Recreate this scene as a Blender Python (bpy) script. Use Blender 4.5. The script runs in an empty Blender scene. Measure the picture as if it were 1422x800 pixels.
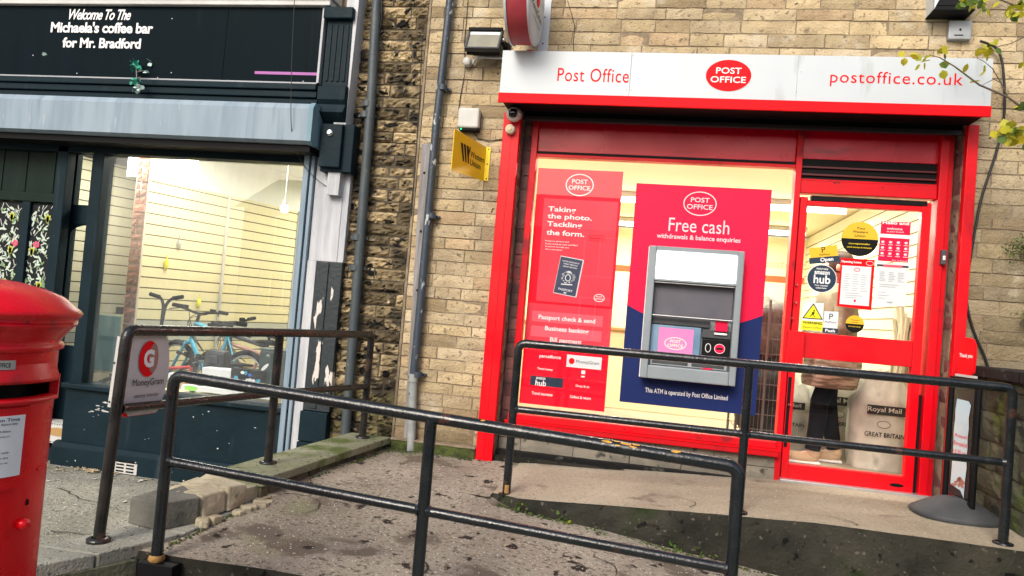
import bpy, bmesh, math, random
from mathutils import Vector, Matrix
random.seed(7)
R_ = math.radians
scene = bpy.context.scene
COL = scene.collection
# ------------------------------------------------------------------ camera (solved from the photograph)
YAW, PIT, ROL, FPX, CAM = R_(10.807), R_(1.683), R_(4.798), 1027.0, Vector((0, -5.4, 1.2))
_f = Vector((-math.sin(YAW)*math.cos(PIT), math.cos(YAW)*math.cos(PIT), math.sin(PIT)))
_r0 = Vector((math.cos(YAW), math.sin(YAW), 0)); _u0 = _r0.cross(_f)
CR = math.cos(ROL)*_r0 + math.sin(ROL)*_u0
CU = -math.sin(ROL)*_r0 + math.cos(ROL)*_u0
def ray(px, py): return CR*((px-711)/FPX) - CU*((py-400)/FPX) + _f
def P(px, py, y=0.0):
    """point of the facade layer at depth y that was measured at this place in the photo"""
    d = ray(px, py); t = (y-CAM.y)/d.y
    return CAM + d*t
def PZ(px, py, z):
    d = ray(px, py); t = (z-CAM.z)/d.z
    return CAM + d*t
def MPP(px, py, y): return (y-CAM.y)/ray(px, py).y/FPX      # metres per pixel there
def at(u, v, y):                                             # facade measure (u,v taken on y=0) carried to depth y
    s = (5.4+y)/5.4
    return u*s, 1.2+(v-1.2)*s
cam_d = bpy.data.cameras.new('camera'); cam = bpy.data.objects.new('camera', cam_d); COL.objects.link(cam)
cam_d.sensor_width = 36; cam_d.lens = 36*FPX/1422; cam_d.clip_start = .05; cam_d.clip_end = 500
m = Matrix((CR, CU, -_f)).transposed().to_4x4(); m.translation = CAM; cam.matrix_world = m
scene.camera = cam
# ------------------------------------------------------------------ materials
def lin(h):
    if isinstance(h, (tuple, list)): return (*h[:3], 1)
    h = h.lstrip('#'); o = []
    for i in (0, 2, 4):
        c = int(h[i:i+2], 16)/255
        o.append(c/12.92 if c <= .04045 else ((c+.055)/1.055)**2.4)
    return (*o, 1)
MATS = {}
def pm(name, c1, c2=None, scale=4, detail=6, rough=.6, rough2=None, bump=0, bscale=60, metal=0, spots=(), tint=False,
       stretch=(1, 1, 1), emit=None, estr=0, lo=.35, hi=.65, spec=.5, coat=0, transl=0):
    if name in MATS: return MATS[name]
    mt = bpy.data.materials.new(name); mt.use_nodes = True; nt = mt.node_tree; N = nt.nodes; L = nt.links
    b = N['Principled BSDF']
    b.inputs['Roughness'].default_value = rough; b.inputs['Metallic'].default_value = metal
    b.inputs['Specular IOR Level'].default_value = spec; b.inputs['Coat Weight'].default_value = coat
    tc = N.new('ShaderNodeTexCoord'); mp = N.new('ShaderNodeMapping'); mp.inputs['Scale'].default_value = stretch
    L.new(tc.outputs['Object'], mp.inputs['Vector'])
    def noise(s, d=6, src=None):
        n = N.new('ShaderNodeTexNoise'); n.inputs['Scale'].default_value = s; n.inputs['Detail'].default_value = d
        L.new((src or mp.outputs['Vector']), n.inputs['Vector']); return n
    def mix(fac, a, bcol, blend='MIX'):
        x = N.new('ShaderNodeMix'); x.data_type = 'RGBA'; x.blend_type = blend
        if hasattr(fac, 'links'): L.new(fac, x.inputs[0])
        else: x.inputs[0].default_value = fac
        for sock, val in ((x.inputs[6], a), (x.inputs[7], bcol)):
            if hasattr(val, 'links'): L.new(val, sock)
            else: sock.default_value = val
        return x.outputs[2]
    col = lin(c1)
    if c2:
        n = noise(scale, detail); r = N.new('ShaderNodeMapRange'); L.new(n.outputs[0], r.inputs[0])
        r.inputs[1].default_value = lo; r.inputs[2].default_value = hi
        col = mix(r.outputs[0], lin(c1), lin(c2))
        if rough2 is not None:
            rr = N.new('ShaderNodeMapRange'); L.new(n.outputs[0], rr.inputs[0]); rr.inputs[1].default_value = lo; rr.inputs[2].default_value = hi
            rr.inputs[3].default_value = rough; rr.inputs[4].default_value = rough2; L.new(rr.outputs[0], b.inputs['Roughness'])
    if tint:
        a = N.new('ShaderNodeVertexColor'); a.layer_name = 'tint'
        col = mix(1.0, col, a.outputs[0], 'MULTIPLY')
    for sp in spots:
        c, s, thr, soft = sp[:4]
        src = None
        if len(sp) > 4:
            mp2 = N.new('ShaderNodeMapping'); mp2.inputs['Scale'].default_value = sp[4]; mp2.inputs['Location'].default_value = (s, s*2, 3)
            L.new(tc.outputs['Object'], mp2.inputs['Vector']); src = mp2.outputs['Vector']
        n = noise(s, 5, src); r = N.new('ShaderNodeMapRange'); L.new(n.outputs[0], r.inputs[0])
        r.inputs[1].default_value = thr; r.inputs[2].default_value = thr+soft
        col = mix(r.outputs[0], col, lin(c))
    if hasattr(col, 'links'): L.new(col, b.inputs['Base Color'])
    else: b.inputs['Base Color'].default_value = col
    if bump:
        n = noise(bscale, 8); bp = N.new('ShaderNodeBump'); bp.inputs['Strength'].default_value = bump; bp.inputs['Distance'].default_value = .01
        L.new(n.outputs[0], bp.inputs['Height']); L.new(bp.outputs[0], b.inputs['Normal'])
    if emit: b.inputs['Emission Color'].default_value = lin(emit); b.inputs['Emission Strength'].default_value = estr
    if transl:
        tb = N.new('ShaderNodeBsdfTranslucent'); ms_ = N.new('ShaderNodeMixShader'); ms_.inputs[0].default_value = transl
        if hasattr(col, 'links'): L.new(col, tb.inputs[0])
        else: tb.inputs[0].default_value = col
        L.new(b.outputs[0], ms_.inputs[1]); L.new(tb.outputs[0], ms_.inputs[2]); L.new(ms_.outputs[0], N['Material Output'].inputs[0])
    MATS[name] = mt; return mt
def glass(name, refl=1.0, tint=(1, 1, 1, 1), rough=0.0, haze=0):
    mt = bpy.data.materials.new(name); mt.use_nodes = True; nt = mt.node_tree; N = nt.nodes; L = nt.links
    N.remove(N['Principled BSDF']); out = N['Material Output']
    t = N.new('ShaderNodeBsdfTransparent'); t.inputs[0].default_value = tint
    g = N.new('ShaderNodeBsdfGlossy'); g.inputs['Roughness'].default_value = rough
    ge = N.new('ShaderNodeNewGeometry'); dt = N.new('ShaderNodeVectorMath'); dt.operation = 'DOT_PRODUCT'; L.new(ge.outputs['Normal'], dt.inputs[0]); L.new(ge.outputs['Incoming'], dt.inputs[1])
    def mth(op, a, bb_=None):
        x = N.new('ShaderNodeMath'); x.operation = op
        for i_, v_ in enumerate((a, bb_)):
            if v_ is None: continue
            if hasattr(v_, 'links'): L.new(v_, x.inputs[i_])
            else: x.inputs[i_].default_value = v_
        return x.outputs[0]
    sch = mth('ADD', mth('MULTIPLY', mth('POWER', mth('SUBTRACT', 1.0, mth('ABSOLUTE', dt.outputs['Value'])), 5.0), .9), .045)   # reflectance of one glass surface, same from both sides
    mu = N.new('ShaderNodeMath'); mu.operation = 'MULTIPLY'; mu.inputs[1].default_value = refl; mu.use_clamp = True
    L.new(sch, mu.inputs[0]); mx = N.new('ShaderNodeMixShader'); L.new(mu.outputs[0], mx.inputs[0])
    L.new(t.outputs[0], mx.inputs[1]); L.new(g.outputs[0], mx.inputs[2]); L.new(mx.outputs[0], out.inputs[0])
    if haze:                                                # streaky pale dirt film, put in to imitate the sky's whitish veil
        tc = N.new('ShaderNodeTexCoord'); mp = N.new('ShaderNodeMapping'); mp.inputs['Scale'].default_value = (5, 1, .8); n = N.new('ShaderNodeTexNoise'); n.inputs['Scale'].default_value = 2.2; n.inputs['Detail'].default_value = 8
        L.new(tc.outputs['Object'], mp.inputs[0]); L.new(mp.outputs[0], n.inputs['Vector']); r = N.new('ShaderNodeMapRange'); L.new(n.outputs[0], r.inputs[0]); r.inputs[1].default_value = .35; r.inputs[2].default_value = .75; r.inputs[3].default_value = haze*.4; r.inputs[4].default_value = haze*1.8
        df = N.new('ShaderNodeBsdfDiffuse'); df.inputs[0].default_value = (.7, .74, .75, 1); m2 = N.new('ShaderNodeMixShader'); L.new(r.outputs[0], m2.inputs[0]); L.new(mx.outputs[0], m2.inputs[1]); L.new(df.outputs[0], m2.inputs[2]); L.new(m2.outputs[0], out.inputs[0])
    return mt
stone = pm('sandstone', (.54, .44, .285), (.41, .33, .21), scale=7, rough=.9, bump=1.0, bscale=70, tint=True, spec=.2,
           spots=[((.24, .19, .125), 30, .57, .10), ((.09, .075, .055), 20, .665, .05), ((.24, .195, .13), 1.6, .60, .18), ((.56, .50, .38), 5, .60, .2)])
stone_dirty = pm('weathered_sandstone', (.46, .37, .23), (.24, .185, .11), scale=10, rough=.95, bump=1.0, bscale=55, tint=True, spec=.2,
           spots=[((.15, .115, .07), 17, .53, .10), ((.05, .042, .03), 4, .54, .10), ((.010, .010, .009), 10, .565, .05, (1, 1, 1.5)), ((.50, .44, .31), 13, .64, .1)])
stone_mossy = pm('damp_mossy_stone', (.055, .062, .042), (.10, .10, .06), scale=6, rough=.9, bump=.8, bscale=50, tint=True,
           spots=[((.075, .105, .022), 3.5, .58, .1), ((.02, .022, .018), 9, .58, .08)])
mortar = pm('mortar', (.17, .13, .085), (.30, .24, .16), scale=14, rough=.95, bump=.6)
mortar_dark = pm('dark_mortar', (.05, .042, .03), (.11, .09, .06), scale=14, rough=.95, bump=.6)
greyblock = pm('grey_stone_block', (.16, .145, .12), (.24, .215, .17), scale=8, rough=.9, bump=.5, tint=True, spots=[((.05, .05, .04), 12, .6, .08)])
ramp_mat = pm('ramp_screed', (.41, .36, .285), (.235, .205, .16), scale=1.6, rough=.95, bump=1.0, bscale=120, spec=.2, lo=.3, hi=.7,
              spots=[((.15, .125, .095), 42, .54, .10), ((.60, .555, .47), 70, .62, .06), ((.10, .08, .06), 90, .64, .06), ((.20, .205, .10), 1.5, .60, .16), ((.16, .13, .10), 3.1, .575, .06), ((.035, .026, .022), 9, .63, .04)])
platform_mat = pm('platform_concrete', (.44, .39, .295), (.30, .26, .19), scale=1.6, rough=.95, bump=.7, bscale=110, spec=.2, lo=.3, hi=.7,
              spots=[((.25, .215, .16), 55, .56, .10), ((.60, .56, .46), 75, .63, .06), ((.12, .095, .07), 60, .68, .05), ((.20, .16, .12), 4, .62, .1)])
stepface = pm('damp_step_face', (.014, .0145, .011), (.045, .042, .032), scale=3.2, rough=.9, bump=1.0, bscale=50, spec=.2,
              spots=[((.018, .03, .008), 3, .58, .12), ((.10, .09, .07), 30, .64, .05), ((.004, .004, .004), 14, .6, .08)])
pave_mat = pm('gritty_asphalt', (.34, .33, .275), (.24, .235, .19), scale=2, rough=.95, bump=1.2, bscale=110, spec=.2,
              spots=[((.14, .14, .105), 45, .55, .09), ((.62, .60, .54), 60, .62, .05), ((.06, .06, .045), 28, .66, .05), ((.15, .16, .075), 1.8, .6, .12)])
road_mat = pm('asphalt_road', (.05, .05, .05), (.07, .07, .068), scale=4, rough=.9, bump=.6, bscale=90)
kerb_mat = pm('kerb_stone', (.25, .25, .21), (.34, .335, .285), scale=5, rough=.9, bump=.8, bscale=90, spec=.2, spots=[((.13, .14, .09), 3, .58, .1), ((.08, .08, .06), 40, .60, .08), ((.5, .49, .44), 60, .66, .05)])
coping_mat = pm('green_stained_coping', (.20, .215, .125), (.28, .28, .19), scale=5, rough=.9, bump=.8, bscale=80, spec=.2, spots=[((.10, .13, .035), 3, .52, .12), ((.06, .06, .04), 30, .60, .07), ((.42, .42, .36), 45, .68, .05)])
pale_stone = pm('pale_broken_stone', (.50, .44, .31), (.36, .31, .2), scale=9, rough=.9, bump=.8, bscale=45, spots=[((.07, .065, .03), 8, .6, .07)])
moss = pm('moss', (.075, .10, .02), (.03, .035, .012), scale=25, rough=1, bump=1.0, bscale=80)
red = pm('red_gloss_paint', (.74, .001, .009), (.60, .001, .007), scale=3, rough=.32, rough2=.55, spec=.3, bump=.12, bscale=18,
          spots=[((.38, .004, .012), 6, .64, .08, (1, 1, .4)), ((.55, .42, .38), 48, .775, .01)])
red_frame = pm('red_frame_paint', (.70, .001, .010), (.52, .001, .008), scale=3, rough=.32, rough2=.55, spec=.3,
          spots=[((.30, .006, .014), 6, .62, .08), ((.10, .01, .012), 19, .71, .03), ((.6, .45, .42), 50, .775, .01)], bump=.12, bscale=18)
red_panel = pm('red_panel', (.70, .001, .022), (.54, .001, .018), scale=2, rough=.2, rough2=.35, spec=.45, spots=[((.30, .002, .01), 3, .6, .15, (1, 1, 3))])
postbox_red = pm('postbox_enamel', (.72, .001, .008), (.56, .001, .006), scale=4, rough=.2, rough2=.42, bump=.12, bscale=14, spec=.45,
                 spots=[((.30, .004, .01), 7, .62, .08), ((.10, .02, .02), 38, .73, .02), ((.75, .45, .45), 60, .77, .02)])
black = pm('matt_black', (.006, .006, .007), rough=.6, spec=.15)
blackgloss = pm('black_rail_paint', (.006, .009, .011), (.010, .013, .015), scale=12, rough=.16, rough2=.30, spec=.6, bump=.2, bscale=70,
              spots=[((.05, .022, .015), 7, .68, .04), ((.11, .10, .09), 90, .76, .03)])
railworn = pm('worn_black_rail_paint', (.010, .011, .011), (.02, .017, .015), scale=12, rough=.2, rough2=.4, spec=.5, bump=.25, bscale=70,
              spots=[((.07, .035, .022), 5, .6, .08), ((.2, .19, .17), 80, .75, .03)])
orange = pm('old_yellow_primer', (.42, .24, .06), (.20, .10, .04), scale=30, rough=.7)
navy = pm('dark_teal_paint', (.004, .014, .020), (.006, .019, .027), scale=4, rough=.5, rough2=.65, spec=.15, bump=.25, bscale=25,
          spots=[((.55, .55, .5), 34, .79, .012), ((.035, .055, .065), 2.2, .62, .2, (3, 3, .4))])
navy_panel = pm('dark_fascia_panel', (.002, .007, .010), (.004, .010, .014), scale=2, rough=.4, rough2=.6, spec=.04, stretch=(3, 1, .3),
          spots=[((.4, .4, .4), 40, .82, .01), ((.010, .018, .024), 2.4, .6, .25, (5, 1, .35))])
greenblack = pm('dark_green_boarding', (.005, .014, .010), (.008, .02, .014), scale=3, rough=.55, spec=.15, stretch=(4, 1, .4))
steelblue = pm('galvanised_shutter_box', (.21, .275, .335), (.28, .35, .41), scale=3, rough=.5, metal=.0, spec=.3, stretch=(4, 1, .5), rough2=.65, spots=[((.14, .19, .25), 2.5, .58, .2, (6, 1, .3)), ((.38, .42, .45), 9, .66, .06)])
steelframe = pm('blue_grey_aluminium', (.18, .25, .31), (.26, .33, .39), scale=5, rough=.5, metal=.0, spec=.3, stretch=(6, 1, .4))
whitepaint = pm('peeling_white_paint', (.55, .56, .58), (.38, .40, .43), scale=4, rough=.6, bump=.4, bscale=30, stretch=(5, 1, .5), spots=[((.30, .28, .24), 9, .70, .06)])
blackwood = pm('black_paint_peeling_over_white', (.012, .02, .024), (.018, .028, .034), scale=4, rough=.5, bump=.4, bscale=30,
               spots=[((.62, .58, .53), 7.5, .615, .012, (2.2, 1, .55))])
whitetrim = pm('white_cornice', (.62, .62, .60), (.5, .5, .48), scale=3, rough=.5)
signwhite = pm('white_sign_panel', (.56, .61, .64), (.51, .56, .59), scale=1.5, rough=.35, rough2=.45, spots=[((.40, .43, .43), 3, .62, .12, (2, 1, .5))])
signred = pm('sign_red_vinyl', (.82, .002, .008), rough=.55, spec=.15)
pinkred = pm('poster_pink_red', (.86, .003, .055), rough=.5, spec=.25)
posterred = pm('poster_red', (.76, .002, .022), rough=.5, spec=.2, transl=.18)
posterlight = pm('poster_light_red', (.80, .045, .085), (.74, .03, .065), scale=3, rough=.5, transl=.15)
posterband = pm('poster_pale_band', (.82, .12, .17), rough=.5, transl=.15)
posternavy = pm('poster_navy', (.008, .02, .105), rough=.5, spec=.2)
pinktext = pm('poster_pink_lettering', (.85, .60, .66), rough=.5)
white = pm('white_print', (.82, .82, .82), rough=.5)
palegrey = pm('pale_grey_paper', (.66, .70, .72), rough=.6)
darkprint = pm('dark_print', (.008, .010, .012), rough=.6, spec=.2)
greyprint = pm('grey_print', (.36, .38, .40), rough=.6)
yellow = pm('yellow_vinyl', (.86, .63, .006), (.84, .60, .006), scale=3, rough=.4)
yellow2 = pm('amber_vinyl', (.78, .47, .02), rough=.4)
yellowsafe = pm('safety_yellow', (.80, .76, .02), rough=.4)
navyprint = pm('navy_print', (.012, .03, .06), rough=.4)
atmgrey = pm('machine_grey', (.22, .26, .28), (.26, .295, .315), scale=4, rough=.45)
atmdark = pm('machine_dark_screen', (.10, .10, .12), (.15, .145, .165), scale=2.5, rough=.12)
atmlight = pm('machine_light_panel', (.9, .9, .9), emit='#ffffff', estr=2.2)
atmblue = pm('machine_blue_surround', (.12, .22, .34), (.22, .34, .46), scale=3, rough=.3)
atmpink = pm('machine_screen_picture', (.55, .16, .34), rough=.3, emit=(.6, .18, .38), estr=.35)
steel = pm('brushed_steel', (.45, .48, .50), (.55, .58, .6), scale=6, rough=.35, metal=.6, stretch=(1, 1, 12))
chrome = pm('chrome', (.7, .7, .7), rough=.15, metal=1)
pipe_grey = pm('grey_iron_pipe', (.045, .06, .068), (.065, .08, .085), scale=5, rough=.5, bump=.3, bscale=40, spots=[((.13, .13, .12), 16, .68, .06)])
pipe_peel = pm('peeling_blue_black_pipe', (.03, .045, .065), (.045, .06, .08), scale=5, rough=.45, bump=.3, bscale=40,
               spots=[((.42, .47, .47), 14, .62, .02, (1.5, 1.5, .7))])
pipe_pale = pm('bare_pale_pipe', (.36, .38, .37), (.24, .26, .25), scale=12, rough=.7, bump=.4, spots=[((.05, .055, .06), 14, .64, .03)])
oldwood = pm('weathered_timber', (.30, .29, .30), (.20, .185, .175), scale=7, rough=.85, bump=.5, bscale=40, stretch=(6, 6, .5), spots=[((.28, .17, .08), 3, .66, .1, (1, 1, .5))])
cream = pm('cream_wall_board', (.80, .75, .50), (.76, .70, .45), scale=1.5, rough=.6)
creamyellow = pm('yellow_wall_board', (.72, .66, .42), (.67, .61, .38), scale=1, rough=.6)
creampale = pm('pale_wall_board', (.72, .68, .48), (.66, .62, .42), scale=1, rough=.6)
groove = pm('board_groove', (.14, .12, .07), rough=.8)
ceilw = pm('white_ceiling', (.75, .76, .74), (.68, .70, .68), scale=1, rough=.7)
floorg = pm('shop_floor', (.36, .33, .24), (.28, .25, .19), scale=3, rough=.5, bump=.1)
brickred = pm('red_brick', (.34, .15, .10), (.22, .10, .07), scale=9, rough=.9, bump=.5, tint=True)
revealbrick = pm('purple_reveal_stone', (.17, .07, .06), (.10, .045, .045), scale=9, rough=.8, bump=.6, tint=True, spots=[((.32, .06, .06), 4, .62, .1)])
teal = pm('teal_board', (.055, .22, .24), (.07, .26, .28), scale=3, rough=.6)
rubber = pm('rubber', (.008, .008, .009), rough=.8, spec=.2)
plasticgrey = pm('grey_plastic', (.045, .05, .055), (.07, .075, .08), scale=5, rough=.6, spec=.3)
plasticwhite = pm('white_plastic', (.55, .55, .53), (.48, .48, .45), scale=8, rough=.45)
tube_light = pm('strip_light_tube', (1, 1, 1), emit='#fff6e6', estr=9)
bulb_m = pm('lit_bulb', (1, 1, 1), emit='#fff4dc', estr=14)
cable_m = pm('black_cable', (.01, .01, .011), rough=.5)
leafg = pm('autumn_leaf', (.62, .56, .03), (.34, .40, .03), scale=9, rough=.6, transl=.35)
leafd = pm('dark_green_leaf', (.06, .13, .02), (.12, .2, .035), scale=12, rough=.6, transl=.25)
bark = pm('bark', (.07, .055, .04), (.12, .10, .07), scale=15, rough=.9, bump=.6)
canvas = pm('mail_sack_canvas', (.58, .58, .51), (.42, .42, .36), scale=5, rough=.95, bump=1.0, bscale=9, spec=.1, spots=[((.25, .25, .21), 6, .6, .12, (1, 1, .4))])
skin_m = pm('skin', (.55, .33, .24), rough=.55)
hair_m = pm('brown_hair', (.05, .03, .02), rough=.6)
khaki = pm('khaki_cloth', (.24, .225, .15), (.15, .14, .09), scale=9, rough=.9, bump=.6, bscale=30)
plaid = pm('plaid_cloth', (.38, .33, .24), (.13, .105, .07), scale=5, rough=.9, bump=.5, bscale=40, stretch=(1.2, 1, 7), lo=.42, hi=.56)
trouser = pm('black_trousers', (.005, .006, .009), (.010, .012, .016), scale=9, rough=.9, spec=.1, bump=.5, bscale=20)
tan = pm('tan_suede', (.52, .38, .24), (.44, .32, .2), scale=12, rough=.8)
bikeblue = pm('sky_blue_bike_paint', (.07, .40, .58), rough=.25, metal=.2)
bikered = pm('red_bike_paint', (.50, .03, .03), rough=.3)
bikepink = pm('copper_bike_paint', (.42, .23, .19), rough=.35, metal=.2)
greenrose = pm('green_fabric_petals', (.02, .38, .25), (.03, .28, .19), scale=20, rough=.7)
palepetal = pm('pale_petals', (.50, .68, .62), rough=.7)
counterwood = pm('brown_counter_top', (.40, .24, .09), rough=.5)
cardbox = pm('white_carton', (.75, .77, .78), (.68, .70, .72), scale=4, rough=.6)
glass_m = glass('window_glass', .85); glass_l = glass('hazy_window_glass', 1.8, (.97, .98, .98, 1), .0, haze=.035)
lens_m = pm('floodlight_glass', (.34, .33, .26), (.25, .24, .19), scale=4, rough=.12)
purple = pm('purple_strip', (.36, .10, .36), rough=.5)

# ------------------------------------------------------------------ mesh collecting
class Fr:
    """a flat frame: origin, right, up; points given as (x, z, d) with d towards the viewer"""
    def __init__(s, o, r=(1, 0, 0), u=(0, 0, 1)):
        s.o = Vector(o); s.r = Vector(r).normalized(); s.u = Vector(u).normalized(); s.n = s.r.cross(s.u)
    def p(s, x, z, d=0): return s.o + s.r*x + s.u*z + s.n*d
def plane(y): return Fr((0, y, 0))
class MB:
    def __init__(s): s.v = []; s.f = []; s.mi = []; s.sm = []; s.mats = []; s.t = []; s.tint = (1, 1, 1)
    def mat(s, mt):
        if mt not in s.mats: s.mats.append(mt)
        s.cur = s.mats.index(mt); return s
    def face(s, pts, smooth=False):
        b = len(s.v); s.v += [Vector(p) for p in pts]; s.f.append(tuple(range(b, b+len(pts)))); s.mi.append(s.cur if s.mats else 0); s.sm.append(smooth); s.t.append(s.tint)
    def faces(s, pts, fs, smooth=False):
        b = len(s.v); s.v += [Vector(p) for p in pts]
        for f in fs: s.f.append(tuple(b+i for i in f)); s.mi.append(s.cur if s.mats else 0); s.sm.append(smooth); s.t.append(s.tint)
    def hexa(s, c, bevel=0):
        """c: 8 corners 000,100,110,010,001,101,111,011"""
        fs = [(0, 3, 2, 1), (4, 5, 6, 7), (0, 1, 5, 4), (1, 2, 6, 5), (2, 3, 7, 6), (3, 0, 4, 7)]
        if not bevel: s.faces(c, fs); return
        bm = bmesh.new(); vs = [bm.verts.new(p) for p in c]
        for f in fs: bm.faces.new([vs[i] for i in f])
        bmesh.ops.bevel(bm, geom=list(bm.edges), offset=bevel, segments=2, affect='EDGES', profile=.5)
        bm.verts.index_update(); s.faces([v.co.copy() for v in bm.verts], [[v.index for v in f.verts] for f in bm.faces]); bm.free()
    def box(s, x0, x1, y0, y1, z0, z1, bevel=0, rot=None, about=None):
        c = [Vector(p) for p in ((x0, y0, z0), (x1, y0, z0), (x1, y1, z0), (x0, y1, z0), (x0, y0, z1), (x1, y0, z1), (x1, y1, z1), (x0, y1, z1))]
        if rot is not None:
            ab = Vector(about) if about else Vector(((x0+x1)/2, (y0+y1)/2, (z0+z1)/2))
            c = [rot @ (p-ab)+ab for p in c]
        s.hexa(c, bevel)
    def tube(s, pts, r, n=12, cap=True, smooth=True):
        pts = [Vector(p) for p in pts]; rr = r if isinstance(r, (list, tuple)) else [r]*len(pts)
        rings = []; ref = None
        for i, p in enumerate(pts):
            d = ((pts[i+1]-p).normalized() if i < len(pts)-1 else Vector()) + ((p-pts[i-1]).normalized() if i else Vector()); d.normalize()
            if ref is None: ref = d.orthogonal().normalized()
            ref = (ref - d*ref.dot(d)); ref = ref.normalized() if ref.length > 1e-6 else d.orthogonal().normalized()
            q = d.cross(ref)
            rings.append([p + (ref*math.cos(2*math.pi*k/n)+q*math.sin(2*math.pi*k/n))*rr[i] for k in range(n)])
        vs = [v for g in rings for v in g]; fs = []
        for i in range(len(pts)-1):
            for k in range(n): fs.append((i*n+k, i*n+(k+1) % n, (i+1)*n+(k+1) % n, (i+1)*n+k))
        s.faces(vs, fs, smooth)
        if cap: s.face(rings[0][::-1]); s.face(rings[-1])
    def lathe(s, prof, c, n=48, axis=(0, 0, 1), a0=0, a1=2*math.pi, smooth=True, skip=None):
        c = Vector(c); ax = Vector(axis).normalized(); e1 = ax.orthogonal().normalized() if abs(ax.z) < .9 else Vector((1, 0, 0)); e2 = ax.cross(e1)
        closed = abs(a1-a0-2*math.pi) < 1e-6; m_ = n if closed else n+1
        vs = []
        for (r, h) in prof:
            for k in range(m_):
                a = a0+(a1-a0)*k/n; vs.append(c + ax*h + (e1*math.cos(a)+e2*math.sin(a))*r)
        fs = []
        for i in range(len(prof)-1):
            for k in range(n):
                if skip and skip(i, k): continue
                k2 = (k+1) % m_; fs.append((i*m_+k, i*m_+k2, (i+1)*m_+k2, (i+1)*m_+k))
        s.faces(vs, fs, smooth)
    def prism(s, fr, pts, d0, d1):
        a = [fr.p(x, z, d1) for x, z in pts]; b = [fr.p(x, z, d0) for x, z in pts]; n = len(pts)
        s.face(a); s.face(b[::-1])
        for i in range(n): s.face([b[i], b[(i+1) % n], a[(i+1) % n], a[i]])
    def sheet(s, fr, pts, d=.001): s.face([fr.p(x, z, d) for x, z in pts])
    def rect(s, fr, x0, x1, z0, z1, d=.001, th=0):
        pts = [(x0, z0), (x1, z0), (x1, z1), (x0, z1)]
        s.prism(fr, pts, d-th, d) if th else s.sheet(fr, pts, d)
    def ell(s, fr, x, z, rx, rz, d=.001, n=40, a0=0, a1=2*math.pi, th=0, ang=0):
        pts = [(x+rx*math.cos(a0+(a1-a0)*k/n)*math.cos(ang)-rz*math.sin(a0+(a1-a0)*k/n)*math.sin(ang), z+rx*math.cos(a0+(a1-a0)*k/n)*math.sin(ang)+rz*math.sin(a0+(a1-a0)*k/n)*math.cos(ang)) for k in range(n if a1-a0 > 6.28 else n+1)]
        s.prism(fr, pts, d-th, d) if th else s.sheet(fr, pts, d)
    def ring(s, fr, x, z, rx, rz, w, d=.001, n=48):
        for k in range(n):
            a, b = 2*math.pi*k/n, 2*math.pi*(k+1)/n
            s.sheet(fr, [(x+rx*math.cos(a), z+rz*math.sin(a)), (x+rx*math.cos(b), z+rz*math.sin(b)), (x+(rx-w)*math.cos(b), z+(rz-w)*math.sin(b)), (x+(rx-w)*math.cos(a), z+(rz-w)*math.sin(a))], d)
    def text(s, fr, body, x, z, w=None, h=None, d=.002, bold=0, shear=0, align='C', spacing=1.0, rot=0):
        """centre of the text at (x,z); w = full width, h = height of its ink"""
        cu = bpy.data.curves.new('t', 'FONT'); cu.body = body; cu.size = 1; cu.offset = bold; cu.shear = shear; cu.space_character = spacing; cu.resolution_u = 3
        cu.align_x = {'C': 'CENTER', 'L': 'LEFT'}[align]; cu.space_line = .95
        ob = bpy.data.objects.new('t', cu); COL.objects.link(ob); dg = bpy.context.evaluated_depsgraph_get(); dg.update()
        me = bpy.data.meshes.new_from_object(ob.evaluated_get(dg)); bpy.data.objects.remove(ob); bpy.data.curves.remove(cu)
        xs = [v.co.x for v in me.vertices]; ys = [v.co.y for v in me.vertices]
        if not xs: return
        cx, cy = (min(xs)+max(xs))/2, (min(ys)+max(ys))/2; W_, H_ = max(xs)-min(xs), max(ys)-min(ys)
        if h is None: sx = sy = w/W_
        elif w is None: sx = sy = h/H_
        else: sx, sy = w/W_, h/H_
        x0 = cx if align == 'C' else min(xs)
        cr, sr = math.cos(rot), math.sin(rot); out = []
        for v in me.vertices:
            a, b = (v.co.x-x0)*sx, (v.co.y-cy)*sy
            out.append(fr.p(x+a*cr-b*sr, z+a*sr+b*cr, d))
        s.faces(out, [tuple(p.vertices) for p in me.polygons]); bpy.data.meshes.remove(me)
    def build(s, name, mt=None, parent=None, label=None, smooth_angle=None):
        me = bpy.data.meshes.new(name)
        org = Vector(parent['_o']) if parent is not None and '_o' in parent else Vector()
        me.from_pydata([tuple(v-org) for v in s.v], [], s.f)
        for x in (s.mats or [mt]): me.materials.append(x)
        me.polygons.foreach_set('material_index', s.mi); me.polygons.foreach_set('use_smooth', s.sm)
        if any(t != (1, 1, 1) for t in s.t):
            ca = me.color_attributes.new('tint', 'FLOAT_COLOR', 'CORNER'); data = []
            for p, t in zip(me.polygons, s.t): data += [t[0], t[1], t[2], 1.0]*p.loop_total
            ca.data.foreach_set('color', data)
        me.update()
        o = bpy.data.objects.new(name, me); COL.objects.link(o)
        o['_o'] = tuple(org)
        if parent is not None: o.parent = parent
        if label: o['label'] = label
        return o
def tag(o, label, cat, group=None, kind=None):
    if label: o['label'] = label
    if cat: o['category'] = cat
    if group: o['group'] = group
    if kind: o['kind'] = kind
    return o
def thing(name, label, cat, loc=(0, 0, 0), group=None):
    o = bpy.data.objects.new(name, None); COL.objects.link(o); o.location = loc; o['_o'] = tuple(loc); o.empty_display_size = .1
    return tag(o, label, cat, group)
def one(name, mb, label, cat, loc, mt=None, group=None):
    """a thing that is a single mesh, its origin at loc"""
    for i, v in enumerate(mb.v): mb.v[i] = v-Vector(loc)
    o = mb.build(name, mt); o.location = loc; o['_o'] = tuple(loc); return tag(o, label, cat, group)
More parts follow.
